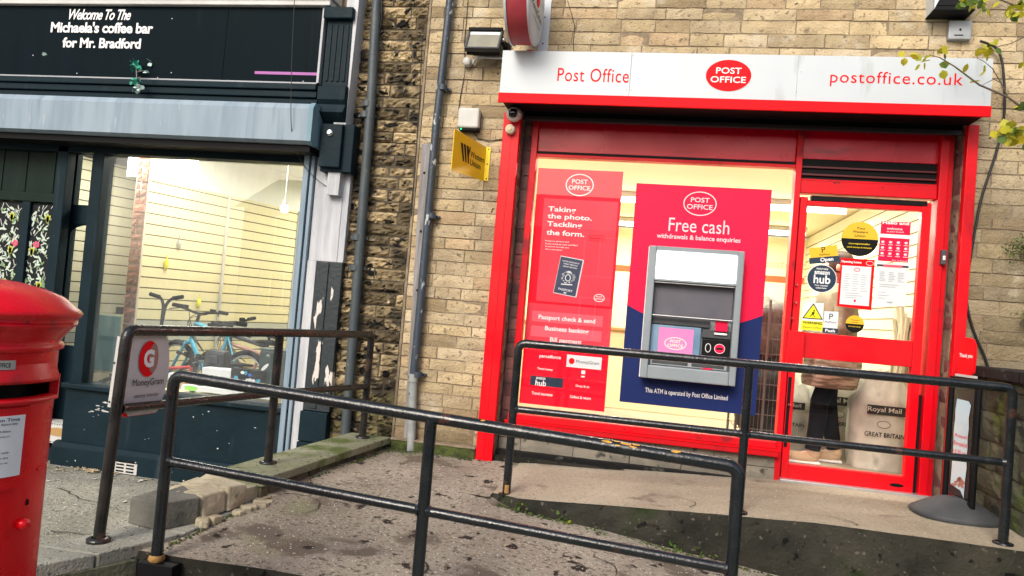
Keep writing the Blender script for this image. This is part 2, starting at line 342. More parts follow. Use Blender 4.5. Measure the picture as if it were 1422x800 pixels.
def boxo(name, mt, parent, *a, bevel=0):
    b = MB(); b.mat(mt); b.box(*a, bevel=bevel); return b.build(name, None, parent)
def jit(t, a): k = 1+random.uniform(-a, a); return tuple(max(0, c*k) for c in t)
def bend(pts, r=.06, n=6):
    """rounded polyline"""
    pts = [Vector(p) for p in pts]; out = [pts[0]]
    for i in range(1, len(pts)-1):
        a, b, c = pts[i-1], pts[i], pts[i+1]; d1 = (a-b).normalized(); d2 = (c-b).normalized()
        rr = min(r, (a-b).length*.49, (c-b).length*.49)
        p0, p2 = b+d1*rr, b+d2*rr
        for k in range(n+1):
            t = k/n; out.append(p0*(1-t)**2+b*2*t*(1-t)+p2*t*t)
    out.append(pts[-1]); return out
def blocks(mb, fr, x0, x1, z0, z1, course, length, rough, seed, holes=(), gap=.008, tints=None, pil=.006, step=.055, off=0.0):
    rnd = random.Random(seed); z = z0; row = 0
    while z < z1-.02:
        h = rnd.uniform(*course); zt = min(z+h, z1)
        ivs = [(x0, x1)]
        for (hx0, hx1, hz0, hz1) in holes:
            if (z+zt)/2 > hz0 and (z+zt)/2 < hz1:
                nv = []
                for a, b in ivs:
                    if hx1 <= a or hx0 >= b: nv.append((a, b)); continue
                    if hx0 > a: nv.append((a, hx0))
                    if hx1 < b: nv.append((hx1, b))
                ivs = nv
        for a, b in ivs:
            x = a; first = True
            while x < b-.01:
                l = rnd.uniform(*length)
                if first: l *= rnd.uniform(.4, 1); first = False
                xe = x+l
                if b-xe < length[0]*.4: xe = b
                g = gap*rnd.uniform(.6, 1.3)
                bx0, bx1, bz0, bz1 = x+g/2, xe-g/2, z+g/2+rnd.uniform(-.001, .001), zt-g/2
                if bx1-bx0 > .012:
                    nx = max(2, int((bx1-bx0)/step)); nz = max(2, int((bz1-bz0)/(step*.6))); dep = rnd.uniform(-.003, .004)+off
                    tl = rnd.uniform(-.004, .004); tr = rnd.uniform(-.004, .004)
                    vs = []
                    for j in range(nz+1):
                        for i in range(nx+1):
                            e = (i in (0, nx)) or (j in (0, nz)); u, v = i/nx, j/nz
                            jx = rnd.uniform(-1, 1)*.004 if e else rnd.uniform(-1, 1)*.006; jz = rnd.uniform(-1, 1)*(.0025 if e else .005)
                            d = dep if e else dep+pil+rnd.uniform(0, rough)
                            vs.append(fr.p(bx0+(bx1-bx0)*u+jx*(.5 if e else 1), bz0+(bz1-bz0)*v+jz, d+tl*u+tr*v))
                    fs = [(j*(nx+1)+i, j*(nx+1)+i+1, (j+1)*(nx+1)+i+1, (j+1)*(nx+1)+i) for j in range(nz) for i in range(nx)]
                    # sides
                    bd = [i for i in range(nx+1)]+[(j+1)*(nx+1)-1 for j in range(1, nz+1)]+[nz*(nx+1)+i for i in range(nx-1, -1, -1)]+[j*(nx+1) for j in range(nz-1, 0, -1)]
                    base = len(vs)
                    for k in bd: vs.append(vs[k]-fr.n*.03)
                    for k in range(len(bd)):
                        k2 = (k+1) % len(bd); fs.append((bd[k], base+k, base+k2, bd[k2]))
                    t = tints(rnd, (bx0+bx1)/2, (bz0+bz1)/2) if tints else (1, 1, 1)
                    mb.tint = t; mb.faces(vs, fs, False)
                x = xe
        z = zt; row += 1
    mb.tint = (1, 1, 1)
# ------------------------------------------------------------------ SETTING: ground
def grid(name, x0, x1, y0, y1, nx, ny, zf, mt, skirt=None):
    b = MB(); b.mat(mt); vs = []
    for j in range(ny+1):
        for i in range(nx+1):
            x, y = x0+(x1-x0)*i/nx, y0+(y1-y0)*j/ny; vs.append((x, y, zf(x, y)))
    b.faces(vs, [(j*(nx+1)+i, j*(nx+1)+i+1, (j+1)*(nx+1)+i+1, (j+1)*(nx+1)+i) for j in range(ny) for i in range(nx)], True)
    return b
def pave_z(x, y):
    yy = max(-4, min(0, y)); return -.365+.05*yy
o = grid('pavement', -30, 30, -6.5, .3, 60, 20, pave_z, pave_mat).build('pavement'); o['kind'] = 'structure'
b = grid('road', -60, 60, -14, -6.5, 2, 2, lambda x, y: -.70, road_mat); o = b.build('road'); o['kind'] = 'structure'
b = MB(); b.mat(kerb_mat); b.box(-30, 30, -6.65, -6.5, -.9, -.562, bevel=.01); b.box(-30, 30, -14, -13.85, -.9, -.57, bevel=.01); o = b.build('road_kerb'); o['kind'] = 'structure'
b = grid('far_pavement', -60, 60, -60, -13.99, 2, 2, lambda x, y: -.58, pave_mat); o = b.build('far_pavement'); o['kind'] = 'structure'
b = grid('ground', -120, 120, -120, 120, 2, 2, lambda x, y: -.95, road_mat); o = b.build('ground'); o['kind'] = 'structure'
YS = -1.06; YF = -2.43
def zl(x, y):                                      # landing and back lane
    if x <= -1.0: base = .085
    elif x < .95: base = .085+(x+1.0)/1.95*.085
    else: base = .17
    return base
def z_front(x, y):
    lan = .085 + .06*min(0, y+1.0)
    return lan - .12*max(0, x+1.0) if x > -1.0 else lan
def rnz(x, y, a=.004): return a*(math.sin(7*x+3*y)+math.sin(11*y-5*x+1))
# landing + lane (ramp)
b = MB(); b.mat(ramp_mat)
def strip(b, x0, x1, nx, y0f, y1f, ny, zf):
    vs = []
    for j in range(ny+1):
        for i in range(nx+1):
            x = x0+(x1-x0)*i/nx; ya, yb = y0f(x), y1f(x); y = ya+(yb-ya)*j/ny; vs.append((x, y, zf(x, y)))
    b.faces(vs, [(j*(nx+1)+i, j*(nx+1)+i+1, (j+1)*(nx+1)+i+1, (j+1)*(nx+1)+i) for j in range(ny) for i in range(nx)], True)
strip(b, -2.15, 4.0, 90, lambda x: YF, lambda x: YS if x < -.87 else YS+.13, 20, lambda x, y: z_front(x, y)+rnz(x, y))
strip(b, -2.15, -.86, 18, lambda x: YS, lambda x: .02, 14, lambda x, y: (.085+.06*min(0, y+1.0))+rnz(x, y)*min(1, max(0, -y*4)))
o = b.build('ramp'); o['kind'] = 'structure'
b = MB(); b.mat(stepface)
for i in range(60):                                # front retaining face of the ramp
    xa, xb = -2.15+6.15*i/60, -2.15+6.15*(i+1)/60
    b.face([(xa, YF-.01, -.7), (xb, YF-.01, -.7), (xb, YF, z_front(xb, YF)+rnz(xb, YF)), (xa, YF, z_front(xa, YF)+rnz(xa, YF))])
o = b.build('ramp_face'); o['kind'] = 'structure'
def yedge(x): return YS+.03*math.sin(2.1*x)*.5 + (.10*(1-min(1, (x+.86)/.16)) if x < -.70 else 0)
def zplat(x, y):
    e = min(1, max(0, (x+.86)/.10)); return zl(x, y)+.002+.002*math.sin(5*x+4*y)+ (0 if e >= 1 else -.006*(1-e))
b = MB(); b.mat(platform_mat)
strip(b, -.86, 4.0, 80, yedge, lambda x: .25, 16, zplat)
o = b.build('platform'); o['kind'] = 'structure'
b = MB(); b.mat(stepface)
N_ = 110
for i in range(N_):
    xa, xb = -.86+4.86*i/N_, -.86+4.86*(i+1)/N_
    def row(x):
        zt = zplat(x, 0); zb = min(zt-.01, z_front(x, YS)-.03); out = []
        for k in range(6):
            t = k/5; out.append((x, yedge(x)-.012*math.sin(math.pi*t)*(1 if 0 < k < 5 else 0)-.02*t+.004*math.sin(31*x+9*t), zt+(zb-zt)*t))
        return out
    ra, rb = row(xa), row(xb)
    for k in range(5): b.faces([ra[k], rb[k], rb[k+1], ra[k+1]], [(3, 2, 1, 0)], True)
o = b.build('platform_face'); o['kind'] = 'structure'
# sky is the world; nothing else stands above the facade
# ------------------------------------------------------------------ low side wall of the ramp
def xr(y): return -1.85+.10*y                       # right line of the wall
wall = thing('low_wall', 'low stone wall edging the ramp, green coping at the back and broken pale stones in front', 'low wall', (-2.1, -1.5, -.4))
b = MB(); b.mat(stone_mossy)
n = 26
ys = [-.02, -.6, -1.2, -1.8, -2.3, -2.45, -2.9, -3.4]
def kr(y): return xr(y) if y > -2.35 else -2.085+(y+2.35)*.52
def kl(y): return -2.36 - .1*(-y-2.2)*3.2 if y < -2.2 else -2.36+.045*(y+2.2)
b2 = MB(); b2.mat(stone_mossy)
for i in range(len(ys)-1):                        # body below
    ya, yb = ys[i], ys[i+1]
    b2.hexa([(kl(yb)+.01, yb, -.75), (kr(yb)-.012, yb, -.75), (kr(ya)-.012, ya, -.75), (kl(ya)+.01, ya, -.75), (kl(yb)+.01, yb, -.035), (kr(yb)-.012, yb, -.035), (kr(ya)-.012, ya, -.035), (kl(ya)+.01, ya, -.035)])
rnd = random.Random(3)
for zz in (-.5, -.38, -.26, -.14):               # coursed stones on the visible right face in front of the landing
    y = -2.45
    while y > -3.35:
        l = rnd.uniform(.16, .3); y2 = max(-3.4, y-l)
        a0, a1 = Vector((kr(y), y-.004, 0)), Vector((kr(y2), y2+.004, 0)); nn = Vector((.88, -.47, 0))*rnd.uniform(.004, .014)
        b2.tint = jit((1, 1, 1), .3)
        b2.hexa([a1+Vector((-.05, 0, zz)), a1+nn+Vector((0, 0, zz)), a0+nn+Vector((0, 0, zz)), a0+Vector((-.05, 0, zz)), a1+Vector((-.05, 0, zz+.108)), a1+nn+Vector((0, 0, zz+.108)), a0+nn+Vector((0, 0, zz+.108)), a0+Vector((-.05, 0, zz+.108))], bevel=.004)
        y = y2
b2.tint = (1, 1, 1)
b2.build('stone_base', None, wall)
b = MB(); b.mat(kerb_mat)
segs = [(-2.22, -2.60), (-2.61, -3.40), (-1.62, -2.215)]
for ya, yb in segs:
    w_ = 0.0
    b.hexa([(kl(yb), yb, -.035), (kr(yb)+w_, yb, -.035), (kr(ya)+w_, ya, -.035), (kl(ya), ya, -.035), (kl(yb), yb, .022), (kr(yb)+w_, yb, .026), (kr(ya)+w_, ya, .026 if ya < -2 else .05), (kl(ya), ya, .022 if ya < -2 else .05)], bevel=.006)
b.build('kerb_slab', None, wall)
b = MB(); b.mat(pm('grey_concrete_block', (.10, .10, .085), (.16, .155, .13), scale=7, rough=.9, bump=.6, spots=[((.045, .045, .035), 5, .55, .1)]))
b.hexa([(-2.385, -2.205, .024), (-2.19, -2.24, .024), (-2.19, -2.05, .024), (-2.375, -2.03, .024), (-2.385, -2.205, .150), (-2.19, -2.24, .155), (-2.19, -2.05, .155), (-2.375, -2.03, .150)], bevel=.007)
b.hexa([(-2.186, -2.235, .026), (-2.10, -2.08, .026), (-2.30, -1.92, .026), (-2.31, -2.04, .026), (-2.186, -2.235, .155), (-2.095, -2.08, .158), (-2.30, -1.92, .158), (-2.31, -2.04, .155)], bevel=.006)
b.build('end_block', None, wall)
b = MB(); b.mat(pale_stone); rnd = random.Random(11)
y = -2.06
while y > -10 and y < -1.60:
    l = rnd.uniform(.13, .22); y2 = min(-1.58, y+l)
    for side in (0, 1):
        xa = xr(y)-.02-side*.15+rnd.uniform(-.012, .004); xb = xa-.145
        zt = rnd.uniform(.125, .17); j_ = lambda a=.016: rnd.uniform(-a, a)
        b.hexa([(xb+j_(), y+.004, .03), (xa+j_(), y+.004, .045), (xa+.012+j_(), y2-.004, .045), (xb+j_(), y2-.004, .03), (xb+.01+j_(), y+.010+j_(.008), zt-.012+j_()), (xa-.014+j_(), y+.012+j_(.008), zt+j_(.012)), (xa+j_(), y2-.010+j_(.008), zt+j_(.014)), (xb+.01+j_(), y2-.010, zt+j_(.014))], bevel=.009)
    y = y2
for k in range(26):                                # rubble and mortar crumbs at the foot
    yy = rnd.uniform(-2.1, -1.5); xx = xr(yy)+rnd.uniform(-.02, .05); s_ = rnd.uniform(.008, .022)
    b.box(xx-s_, xx+s_*1.4, yy-s_*1.5, yy+s_*1.5, .02, .03+s_*1.5, bevel=s_*.4, rot=Matrix.Rotation(rnd.uniform(0, 3), 3, 'Z'))
b.build('broken_stones', None, wall)
b = MB(); b.mat(coping_mat)
for ya, yb in ((-.06, -.86), (-.865, -1.645)):
    b.hexa([(xr(yb)-.31, yb, .122), (xr(yb)+.012, yb, .122), (xr(ya)+.012, ya, .122), (xr(ya)-.31, ya, .122), (xr(yb)-.31, yb, .172), (xr(yb)+.012, yb, .172), (xr(ya)+.012, ya, .172), (xr(ya)-.31, ya, .172)], bevel=.007)
b.build('coping', None, wall)
b = MB(); b.mat(stone_mossy); y = -1.63
while y < -.08:                                   # dark stones under the coping
    l = rnd.uniform(.07, .16); y2 = min(-.05, y+l)
    b.tint = jit((1.1, 1.0, .9), .4)
    b.hexa([(xr(y)-.29, y+.004, .0), (xr(y)-.01, y+.004, .0), (xr(y2)-.01, y2-.004, .0), (xr(y2)-.29, y2-.004, .0), (xr(y)-.29, y+.004, .119), (xr(y)-.015+rnd.uniform(-.01, .01), y+.004, .119), (xr(y2)-.015, y2-.004, .119), (xr(y2)-.29, y2-.004, .119)], bevel=.006)
    y = y2
b.tint = (1, 1, 1); b.build('under_stones', None, wall)
# perpendicular mossy wall at the right
mw = thing('garden_wall', 'dark damp mossy stone wall coming forward at the right end of the platform', 'wall', (2.3, -1.6, -.4))
fr = Fr((2.14, -3.4, 0), (0, 1, 0)); fr.n = Vector((-1, 0, 0))
b = MB(); b.mat(stone_mossy); blocks(b, fr, 0, 3.38, -.5, 1.02, (.13, .19), (.22, .45), .012, 5, tints=lambda r, x, z: jit((1.0, 1.0, 1.0), .35), pil=.005)
b.build('block_face', None, mw)
b = MB(); b.mat(mortar_dark); b.box(2.147, 2.6, -3.38, -.012, -.9, 1.02); b.build('wall_core', None, mw)
b = MB(); b.mat(greyblock)
for k in range(5): b.box(2.08, 2.66, -3.42+k*.68, -3.42+(k+1)*.68-.008, 1.022, 1.09, bevel=.008)
b.build('coping', None, mw)
# ------------------------------------------------------------------ POST OFFICE BUILDING
po = thing('post_office_building', 'sandstone building with red framed shop window and red door under a white sign', 'building', (0, .5, 0))
def t_stone(r, x, z):
    k = r.uniform(.80, 1.18); w = r.random()
    g = r.uniform(.9, 1.06); c = (k*1.0, k*.985*g**.2, k*.96*g)
    if w > .90: c = (k*.95, k*.86, k*.80)
    if w < .10: c = (k*.72, k*.68, k*.62)
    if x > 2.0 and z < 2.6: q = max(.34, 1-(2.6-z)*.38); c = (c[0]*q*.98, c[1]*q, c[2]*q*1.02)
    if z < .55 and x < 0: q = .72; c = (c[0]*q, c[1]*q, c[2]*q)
    return c
hole = (-1.06, 1.965, -.2, 2.76)
b = MB(); b.mat(stone)
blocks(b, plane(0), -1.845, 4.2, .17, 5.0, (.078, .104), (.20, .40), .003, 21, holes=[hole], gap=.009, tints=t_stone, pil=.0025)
b.build('sandstone_wall', None, po)
b = MB(); b.mat(mortar)
for a in ((-1.845, -1.06, -.7, 5), (-1.06, 1.965, 2.76, 5), (1.965, 4.2, -.7, 5)): b.box(a[0], a[1], .004, .12, a[2], a[3])
b.box(-1.845, 4.2, .12, .3, 2.78, 5.0)
b.build('wall_core', None, po)
# plinth, mossy at the left
b = MB(); b.mat(moss); b.box(-1.845, -1.19, -.075, .0, -.1, .155, bevel=.01); b.mat(mortar); b.box(-1.845, -1.19, -.08, .003, .156, .172, bevel=.004)
b.build('plinth', None, po, 'mossy green plinth')
# reveals
for nm, x, sx in (('l', -1.062, 1), ('r', 1.967, -1)):
    fr = Fr((x, 0 if sx > 0 else .16, 0), (0, sx, 0)); b = MB(); b.mat(revealbrick)
    fr = Fr((x, 0, 0), (0, 1, 0)); fr.n = Vector((sx, 0, 0))
    blocks(b, fr, .0, .15, .17, 2.75, (.085, .11), (.15, .15), .003, 31, gap=.006, tints=lambda r, x, z: jit((1, 1, 1), .3), pil=.002)
    b.mat(mortar_dark); b.box(x-.02 if sx > 0 else x, x if sx > 0 else x+.02, .0, .3, -.1, 2.78)
    b.build('reveal', None, po)
b = MB(); b.mat(revealbrick); blocks(b, plane(.115), -1.055, -.985, .17, 2.75, (.085, .11), (.2, .2), .003, 33, gap=.006, tints=lambda r, x, z: jit((1, 1, 1), .3), pil=.002); b.mat(mortar_dark); b.box(-1.06, -.98, .122, .16, -.1, 2.78); b.build('reveal', None, po)
b = MB(); b.mat(revealbrick); blocks(b, plane(.115), 1.925, 1.962, .17, 2.75, (.085, .11), (.2, .2), .003, 34, gap=.006, tints=lambda r, x, z: jit((1, 1, 1), .3), pil=.002)
b.mat(mortar_dark); b.box(1.92, 1.965, .122, .16, -.1, 2.78)
b.build('reveal', None, po)
# pilasters
b = MB(); b.mat(red); b.box(-1.188, -1.062, -.062, -.004, .078, 2.66, bevel=.004); b.box(-1.127, -1.121, -.066, -.06, .08, 2.66); b.build('pilaster', None, po)
b = MB(); b.mat(red); b.box(1.968, 2.036, -.062, -.004, .175, 2.68, bevel=.004); b.build('pilaster', None, po)
# window frame, layer y=.13
Y0 = .13; s_ = (5.4+Y0)/5.4
def U(u): return u*s_
def V(v): return 1.2+(v-1.2)*s_
fw = thing  # (alias unused)
b = MB(); b.mat(red_frame)
b.box(U(-.972), U(-.925), .10, .19, V(.40), V(2.62), bevel=.004)                # left jamb
b.box(U(-.925), U(.905), .11, .19, V(2.350), V(2.372), bevel=.003)              # head strip
b.box(U(.903), U(.943), .085, .19, V(.18), V(2.62), bevel=.004)                 # mullion
b.box(U(-.972), U(.903), .06, .19, V(.400), V(.452), bevel=.005)                # sill upper
b.box(U(-.985), U(.92), .035, .19, V(.352), V(.397), bevel=.006)               # sill lower
b.mat(signred); b.box(U(-.985), U(.92), .028, .05, V(.392), V(.402))
b.build('window_frame', None, po)
b = MB(); b.mat(black); b.box(U(-.925), U(.903), .115, .185, V(2.373), V(2.392)); b.build('shutter_track', None, po)
b = MB(); b.mat(red_panel); b.box(U(-.925), U(.903), .13, .16, V(2.392), V(2.62), bevel=.004); b.build('transom_panel', None, po)
b = MB(); b.mat(red_panel); b.box(U(.943), U(1.862), .13, .16, V(2.42), V(2.62), bevel=.004); b.build('transom_panel', None, po)
b = MB(); b.mat(glass_m); b.box(U(-.93), U(.905), .150, .156, V(.45), V(2.352)); b.build('window_pane', None, po)
# door surround
b = MB(); b.mat(red_frame)
b.box(U(1.815), U(1.870), .075, .19, V(.175), V(2.62), bevel=.005)
b.box(U(.943), U(1.815), .10, .19, V(2.175), V(2.265), bevel=.006)
b.box(U(1.870), U(1.905), .10, .19, V(.175), V(2.62), bevel=.004)
b.mat(steel); b.box(U(.94), U(1.88), .04, .19, .166, .186, bevel=.003)
b.build('door_frame', None, po)
b = MB(); b.mat(black); b.box(U(.943), U(1.815), .135, .16, V(2.265), V(2.42)); b.build('vent_recess', None, po)
b = MB(); b.mat(pm('dark_red_slat', (.10, .006, .01), rough=.4))
for k in range(2): b.box(U(.945), U(1.813), .118, .134, V(2.303+k*.052), V(2.317+k*.052), bevel=.002)
b.mat(red_frame); b.box(U(.943), U(1.815), .115, .134, V(2.268), V(2.278)); b.build('louvre', None, po)
door = MB(); door.mat(red)
D0, D1 = .105, .165
door.box(U(.952), U(1.000), D0, D1, V(.19), V(2.150), bevel=.004)
door.box(U(1.732), U(1.790), D0, D1, V(.19), V(2.150), bevel=.004)
door.box(U(1.000), U(1.732), D0, D1, V(2.092), V(2.125), bevel=.004)
door.box(U(1.000), U(1.732), D0, D1, V(1.040), V(1.215), bevel=.004)
door.box(U(1.000), U(1.732), D0, D1, V(.19), V(.308), bevel=.004)
dr = door.build('door', None, po, 'red glazed shop door')
b = MB(); b.mat(black); b.box(U(1.02), U(1.76), .10, .16, V(2.128), V(2.160)); b.build('dark_top_gap', None, dr)  # black bar drawn as the dark gap over the door leaf
b = MB(); b.mat(black); b.box(U(1.791), U(1.812), .12, .16, V(.2), V(.86)); b.box(U(.944), U(.951), .12, .16, V(.2), V(2.15)); b.box(U(.957), U(.978), .101, .108, V(.42), V(.90)); b.build('shadow_gap', None, dr)
b = MB(); b.mat(red); b.box(U(.925), U(1.035), .055, .104, V(.995), V(1.218), bevel=.004); b.build('lock_box', None, dr)
b = MB(); b.mat(glass_m); b.box(U(.998), U(1.734), .132, .138, V(1.213), V(2.094)); b.build('door_pane', None, dr)
b = MB(); b.mat(glass_m); b.box(U(.998), U(1.734), .132, .138, V(.306), V(1.042)); b.build('door_pane', None, dr)
b = MB(); b.mat(black); b.ell(plane(.104), P(1245, 674, .104).x, P(1245, 674, .104).z, .045, .012); b.build('scuff', None, dr)
for px, py in ((1106, 395), (1105, 420), (1100, 442), (1096, 562)):
    b = MB(); b.mat(chrome); q = P(px, py, .08); b.lathe([(.009, 0), (.009, .012), (.004, .016)], (q.x, .09, q.z), 12, axis=(0, -1, 0)); b.build('screw_head', None, dr)
# black shutter housing under the sign
b = MB(); b.mat(black); b.box(-1.05, 1.96, .02, .20, 2.66, 2.80); b.mat(pm('charcoal_strip', (.02, .02, .022), rough=.4)); b.box(-1.05, 1.96, -.01, .02, 2.62, 2.655, bevel=.003)
b.build('shutter_housing', None, po)
# base blocks under the window
b = MB(); b.mat(greyblock)
blocks(b, plane(.09), -1.055, .935, .155, V(.352)-.004, (.085, .1), (.32, .42), .003, 41, gap=.007, tints=lambda r, x, z: jit((1, 1, 1), .12), pil=.002)
b.mat(mortar_dark); b.box(-1.055, .93, .096, .2, -.1, V(.352))
b.build('base_blocks', None, po)
b = MB(); b.mat(greyblock); b.box(-1.06, .93, .03, .095, .05, .158, bevel=.006); b.mat(stepface); b.box(-1.06, .5, -.02, .03, .0, .125, bevel=.006); b.build('base_ledge', None, po)
# interior
b = MB(); b.mat(floorg); b.box(-1.7, 2.3, .19, 6.2, .1, .172); b.build('shop_floor', None, po)
b = MB(); b.mat(cream); b.box(-1.8, 2.3, 6.0, 6.1, .17, 2.6); b.box(-1.8, -1.7, .3, 6.0, .17, 2.6)
b.mat(signred)
b.mat(pm('orange_red_band', (.72, .09, .02), rough=.5)); b.box(-1.69, 2.14, 5.985, 5.999, 1.93, 2.02)
b.mat(pm('pale_orange_lettering', (.70, .42, .25), rough=.6))
for xx in (-1.3, 0.55, 1.9): b.text(plane(5.99), 'postoffice', xx, 2.18, h=.16, d=.003)
b.build('interior_wall', None, po)
b = MB(); b.mat(creampale); b.box(2.15, 2.25, .2, 6.0, .17, 2.6); b.mat(groove)
for k in range(22): b.box(2.144, 2.152, .2, 6.0, .25+k*.105, .258+k*.105)
b.build('slatted_wall', None, po)
b = MB(); b.mat(cream); b.box(-1.75, 2.3, .17, 6.1, 2.62, 2.66); b.build('ceiling', None, po)
b = MB(); b.mat(cream); b.box(-1.05, 1.95, .17, .2, V(2.38), 2.64); b.box(U(-.96), U(-.95), .17, .3, .17, 2.62)
b.build('lining', None, po)
for yy in (2.9, 5.0):
    t = thing('strip_light', 'long white fluorescent strip light on the post office ceiling, %s the window' % ('nearer to' if yy < 4 else 'farther from'), 'light', (.4, yy, 2.61), 'strip lights in the post office')
    boxo('light_body', plasticwhite, t, -1.2, 1.95, yy-.05, yy+.05, 2.56, 2.615, bevel=.005)
    b = MB(); b.mat(tube_light); b.tube([(-1.18, yy, 2.53), (1.93, yy, 2.53)], .028, 10); b.build('light_tube', None, t)
# ------------------------------------------------------------------ sign over the post office
sg = thing('shop_sign', 'long white sign board with red lower strip and red oval badge above window and door', 'sign', (.41, -.15, 2.6))
YF_ = -.28
tl, tr, bl, br = P(697, 73.6, YF_), P(1381, 77, YF_), P(693, 147, YF_), P(1374, 157, YF_)
SX0, SX1 = (tl.x+bl.x)/2, (tr.x+br.x)/2; SZ1, SZ0 = (tl.z+tr.z)/2, (bl.z+br.z)/2
b = MB(); b.mat(pm('sign_box_return', (.5, .5, .5), rough=.5)); b.box(SX0+.01, SX1-.01, -.27, -.012, SZ0+.03, SZ1-.004); b.mat(black); b.box(SX0+.02, SX1-.02, -.25, -.012, SZ0+.015, SZ0+.03); b.build('sign_box', None, sg)
j1, j2 = P(875, 110, YF_).x, P(1107, 110, YF_).x
for xa, xb in ((SX0, j1-.001), (j1+.001, j2-.0003), (j2+.0003, SX1)):
    b = MB(); b.mat(signwhite); b.box(xa, xb, YF_, -.272, SZ0+.07, SZ1, bevel=.0015); b.build('sign_panel', None, sg)
b = MB(); b.mat(signred); b.box(SX0-.004, SX1+.004, YF_-.008, -.268, SZ0, SZ0+.069, bevel=.002); b.build('red_strip', None, sg)
fs = plane(YF_)
def put(mb, s, px, py, wpx, hpx, y, **k):
    q = P(px, py, y); mp_ = MPP(px, py, y); mb.text(plane(y), s, q.x, q.z, w=wpx*mp_ if wpx else None, h=hpx*mp_ if hpx else None, **k)
b = MB(); b.mat(signred); put(b, 'Post Office', 823.5, 104.5, 99, 19, YF_, spacing=1.08); put(b, 'postoffice.co.uk', 1243.5, 111, 171, 22, YF_, spacing=1.08); b.build('lettering', None, sg)
def badge(mb, px, py, rx, ry, y, fill, txt, d=.002, ringw=None, th=0):
    q = P(px, py, y); k = MPP(px, py, y); f_ = plane(y)
    if fill: mb.mat(fill); mb.ell(f_, q.x, q.z, rx*k, ry*k, d)
    mb.mat(txt)
    if ringw: mb.ring(f_, q.x, q.z, rx*k, ry*k, ringw*k, d+.001)
    mb.text(f_, 'POST', q.x, q.z+ry*k*.30, w=rx*k*1.12, h=ry*k*.40, d=d+.002, bold=.012)
    mb.text(f_, 'OFFICE', q.x, q.z-ry*k*.27, w=rx*k*1.55, h=ry*k*.40, d=d+.002, bold=.012)
b = MB(); badge(b, 1011.5, 105, 30.5, 22, YF_, signred, white, d=.003); b.build('logo', None, sg)
for px, py in ((880, 77), (870, 125), (877, 125), (1111, 79), (1106, 128), (702, 121), (1366, 131), (1112, 100), (1113, 141)):
    b = MB(); b.mat(greyprint); q = P(px, py, YF_); b.ell(fs, q.x, q.z, .004, .004, .002, 10); b.build('rivet', None, sg)
# ------------------------------------------------------------------ window posters and cash machine
YP = .185
q0, q1 = P(749.5, 234, YP), P(867, 238, YP); q2, q3 = P(719, 560, YP), P(838, 571, YP)
px0, px1, pz0, pz1 = (q0.x+q2.x)/2, (q1.x+q3.x)/2, (q2.z+q3.z)/2, (q0.z+q1.z)/2
ps = one_poster = MB()
pt = thing('window_poster', 'tall red poster about passports and services hanging behind the left of the window', 'poster', ((px0+px1)/2, YP, pz0))
b = MB(); b.mat(posterred); b.rect(plane(YP), px0, px1, pz0, pz1, 0); b.build('poster_sheet', None, pt)
W_, H_ = px1-px0, pz1-pz0; f_ = plane(YP)
b = MB(); b.mat(posterlight); b.rect(f_, px0+.10*W_, px1-.03*W_, pz0+.435*H_, pz0+.872*H_, .001)
b.rect(f_, px0+.005*W_, px1-.005*W_, pz0+.265*H_, pz0+.425*H_, .001)
b.mat(posterband)
for k in (.348, .285): b.rect(f_, px0+.07*W_, px1-.1*W_, pz0+k*H_, pz0+(k+.045)*H_, .002)
b.build('pale_panel', None, pt)
b = MB(); badge(b, 805, 257, 19.5, 15.5, YP, None, white, d=.001, ringw=1.4); badge(b, 832, 414, 7.5, 5.5, YP, None, white, d=.002, ringw=.9)
b.build('logo', None, pt)
b = MB(); b.mat(white)
for s, px, py, w in (('Taking', 780.5, 292, 39), ('the photo.', 791, 302.5, 62), ('Tackling', 784, 313, 49), ('the form.', 785, 324, 53)):
    q = P(px, py, YP); k = MPP(px, py, YP); b.text(f_, s, q.x, q.z, w=w*k, h=(9.0 if s != 'the form.' else 7.4)*k, d=.003, bold=.02)
for i, w in enumerate((33, 45, 33, 24)):
    q = P(757+w/2, 334.5+i*3.9+w*.03, YP); k = MPP(760, 340, YP)
    b.text(f_, ['Passport photos and', 'forms checked, sent and filled', 'in branch to help you', 'all in one place'][i], q.x, q.z, w=w*k, h=2.4*k, d=.003, bold=.01)
for s, px, py, w, h in (('Passport check & send', 787, 444, 79, 8), ('Business banking', 787, 459, 61, 8), ('Bill payment', 785.5, 474, 44, 8), ('parcelforce', 764, 496, 30, 6), ('Travel money', 757, 513, 22, 4), ('Travel insurance', 753, 547, 29, 4), ('Drop & go', 809, 537, 19, 4), ('Collect & return', 806, 552, 29, 4)):
    put(b, s, px, py, w, h, YP, d=.003, bold=.02)
b.build('lettering', None, pt)
b = MB(); q = P(759, 530, YP); k = MPP(759, 530, YP); b.mat(navyprint); b.rect(f_, q.x-23*k, q.x+23*k, q.z-6.5*k, q.z+6.5*k, .002); b.mat(white); put(b, 'hub', 751, 532, 15, 8, YP, d=.003, bold=.02); put(b, 'amazon', 751, 525.5, 13, 3, YP, d=.003, bold=.02)
q = P(811, 503, YP); b.mat(palegrey); b.rect(f_, q.x-24*k, q.x+24*k, q.z-8.5*k, q.z+8.5*k, .002); b.mat(signred); b.ell(f_, q.x-17*k, q.z, 4*k, 4.2*k, .003); b.mat(navyprint); put(b, 'MoneyGram', 816, 504, 32, 6, YP, d=.003)
b.mat(white); q = P(810, 517, YP); b.rect(f_, q.x-2.5*k, q.x+2.5*k, q.z-2.5*k, q.z+2.5*k, .002); b.rect(f_, q.x-2.5*k, q.x+2.5*k, q.z-7*k, q.z-5*k, .002)
b.build('service_badge', None, pt)
b = MB(); q = P(789, 384, YP); ang = R_(-7)
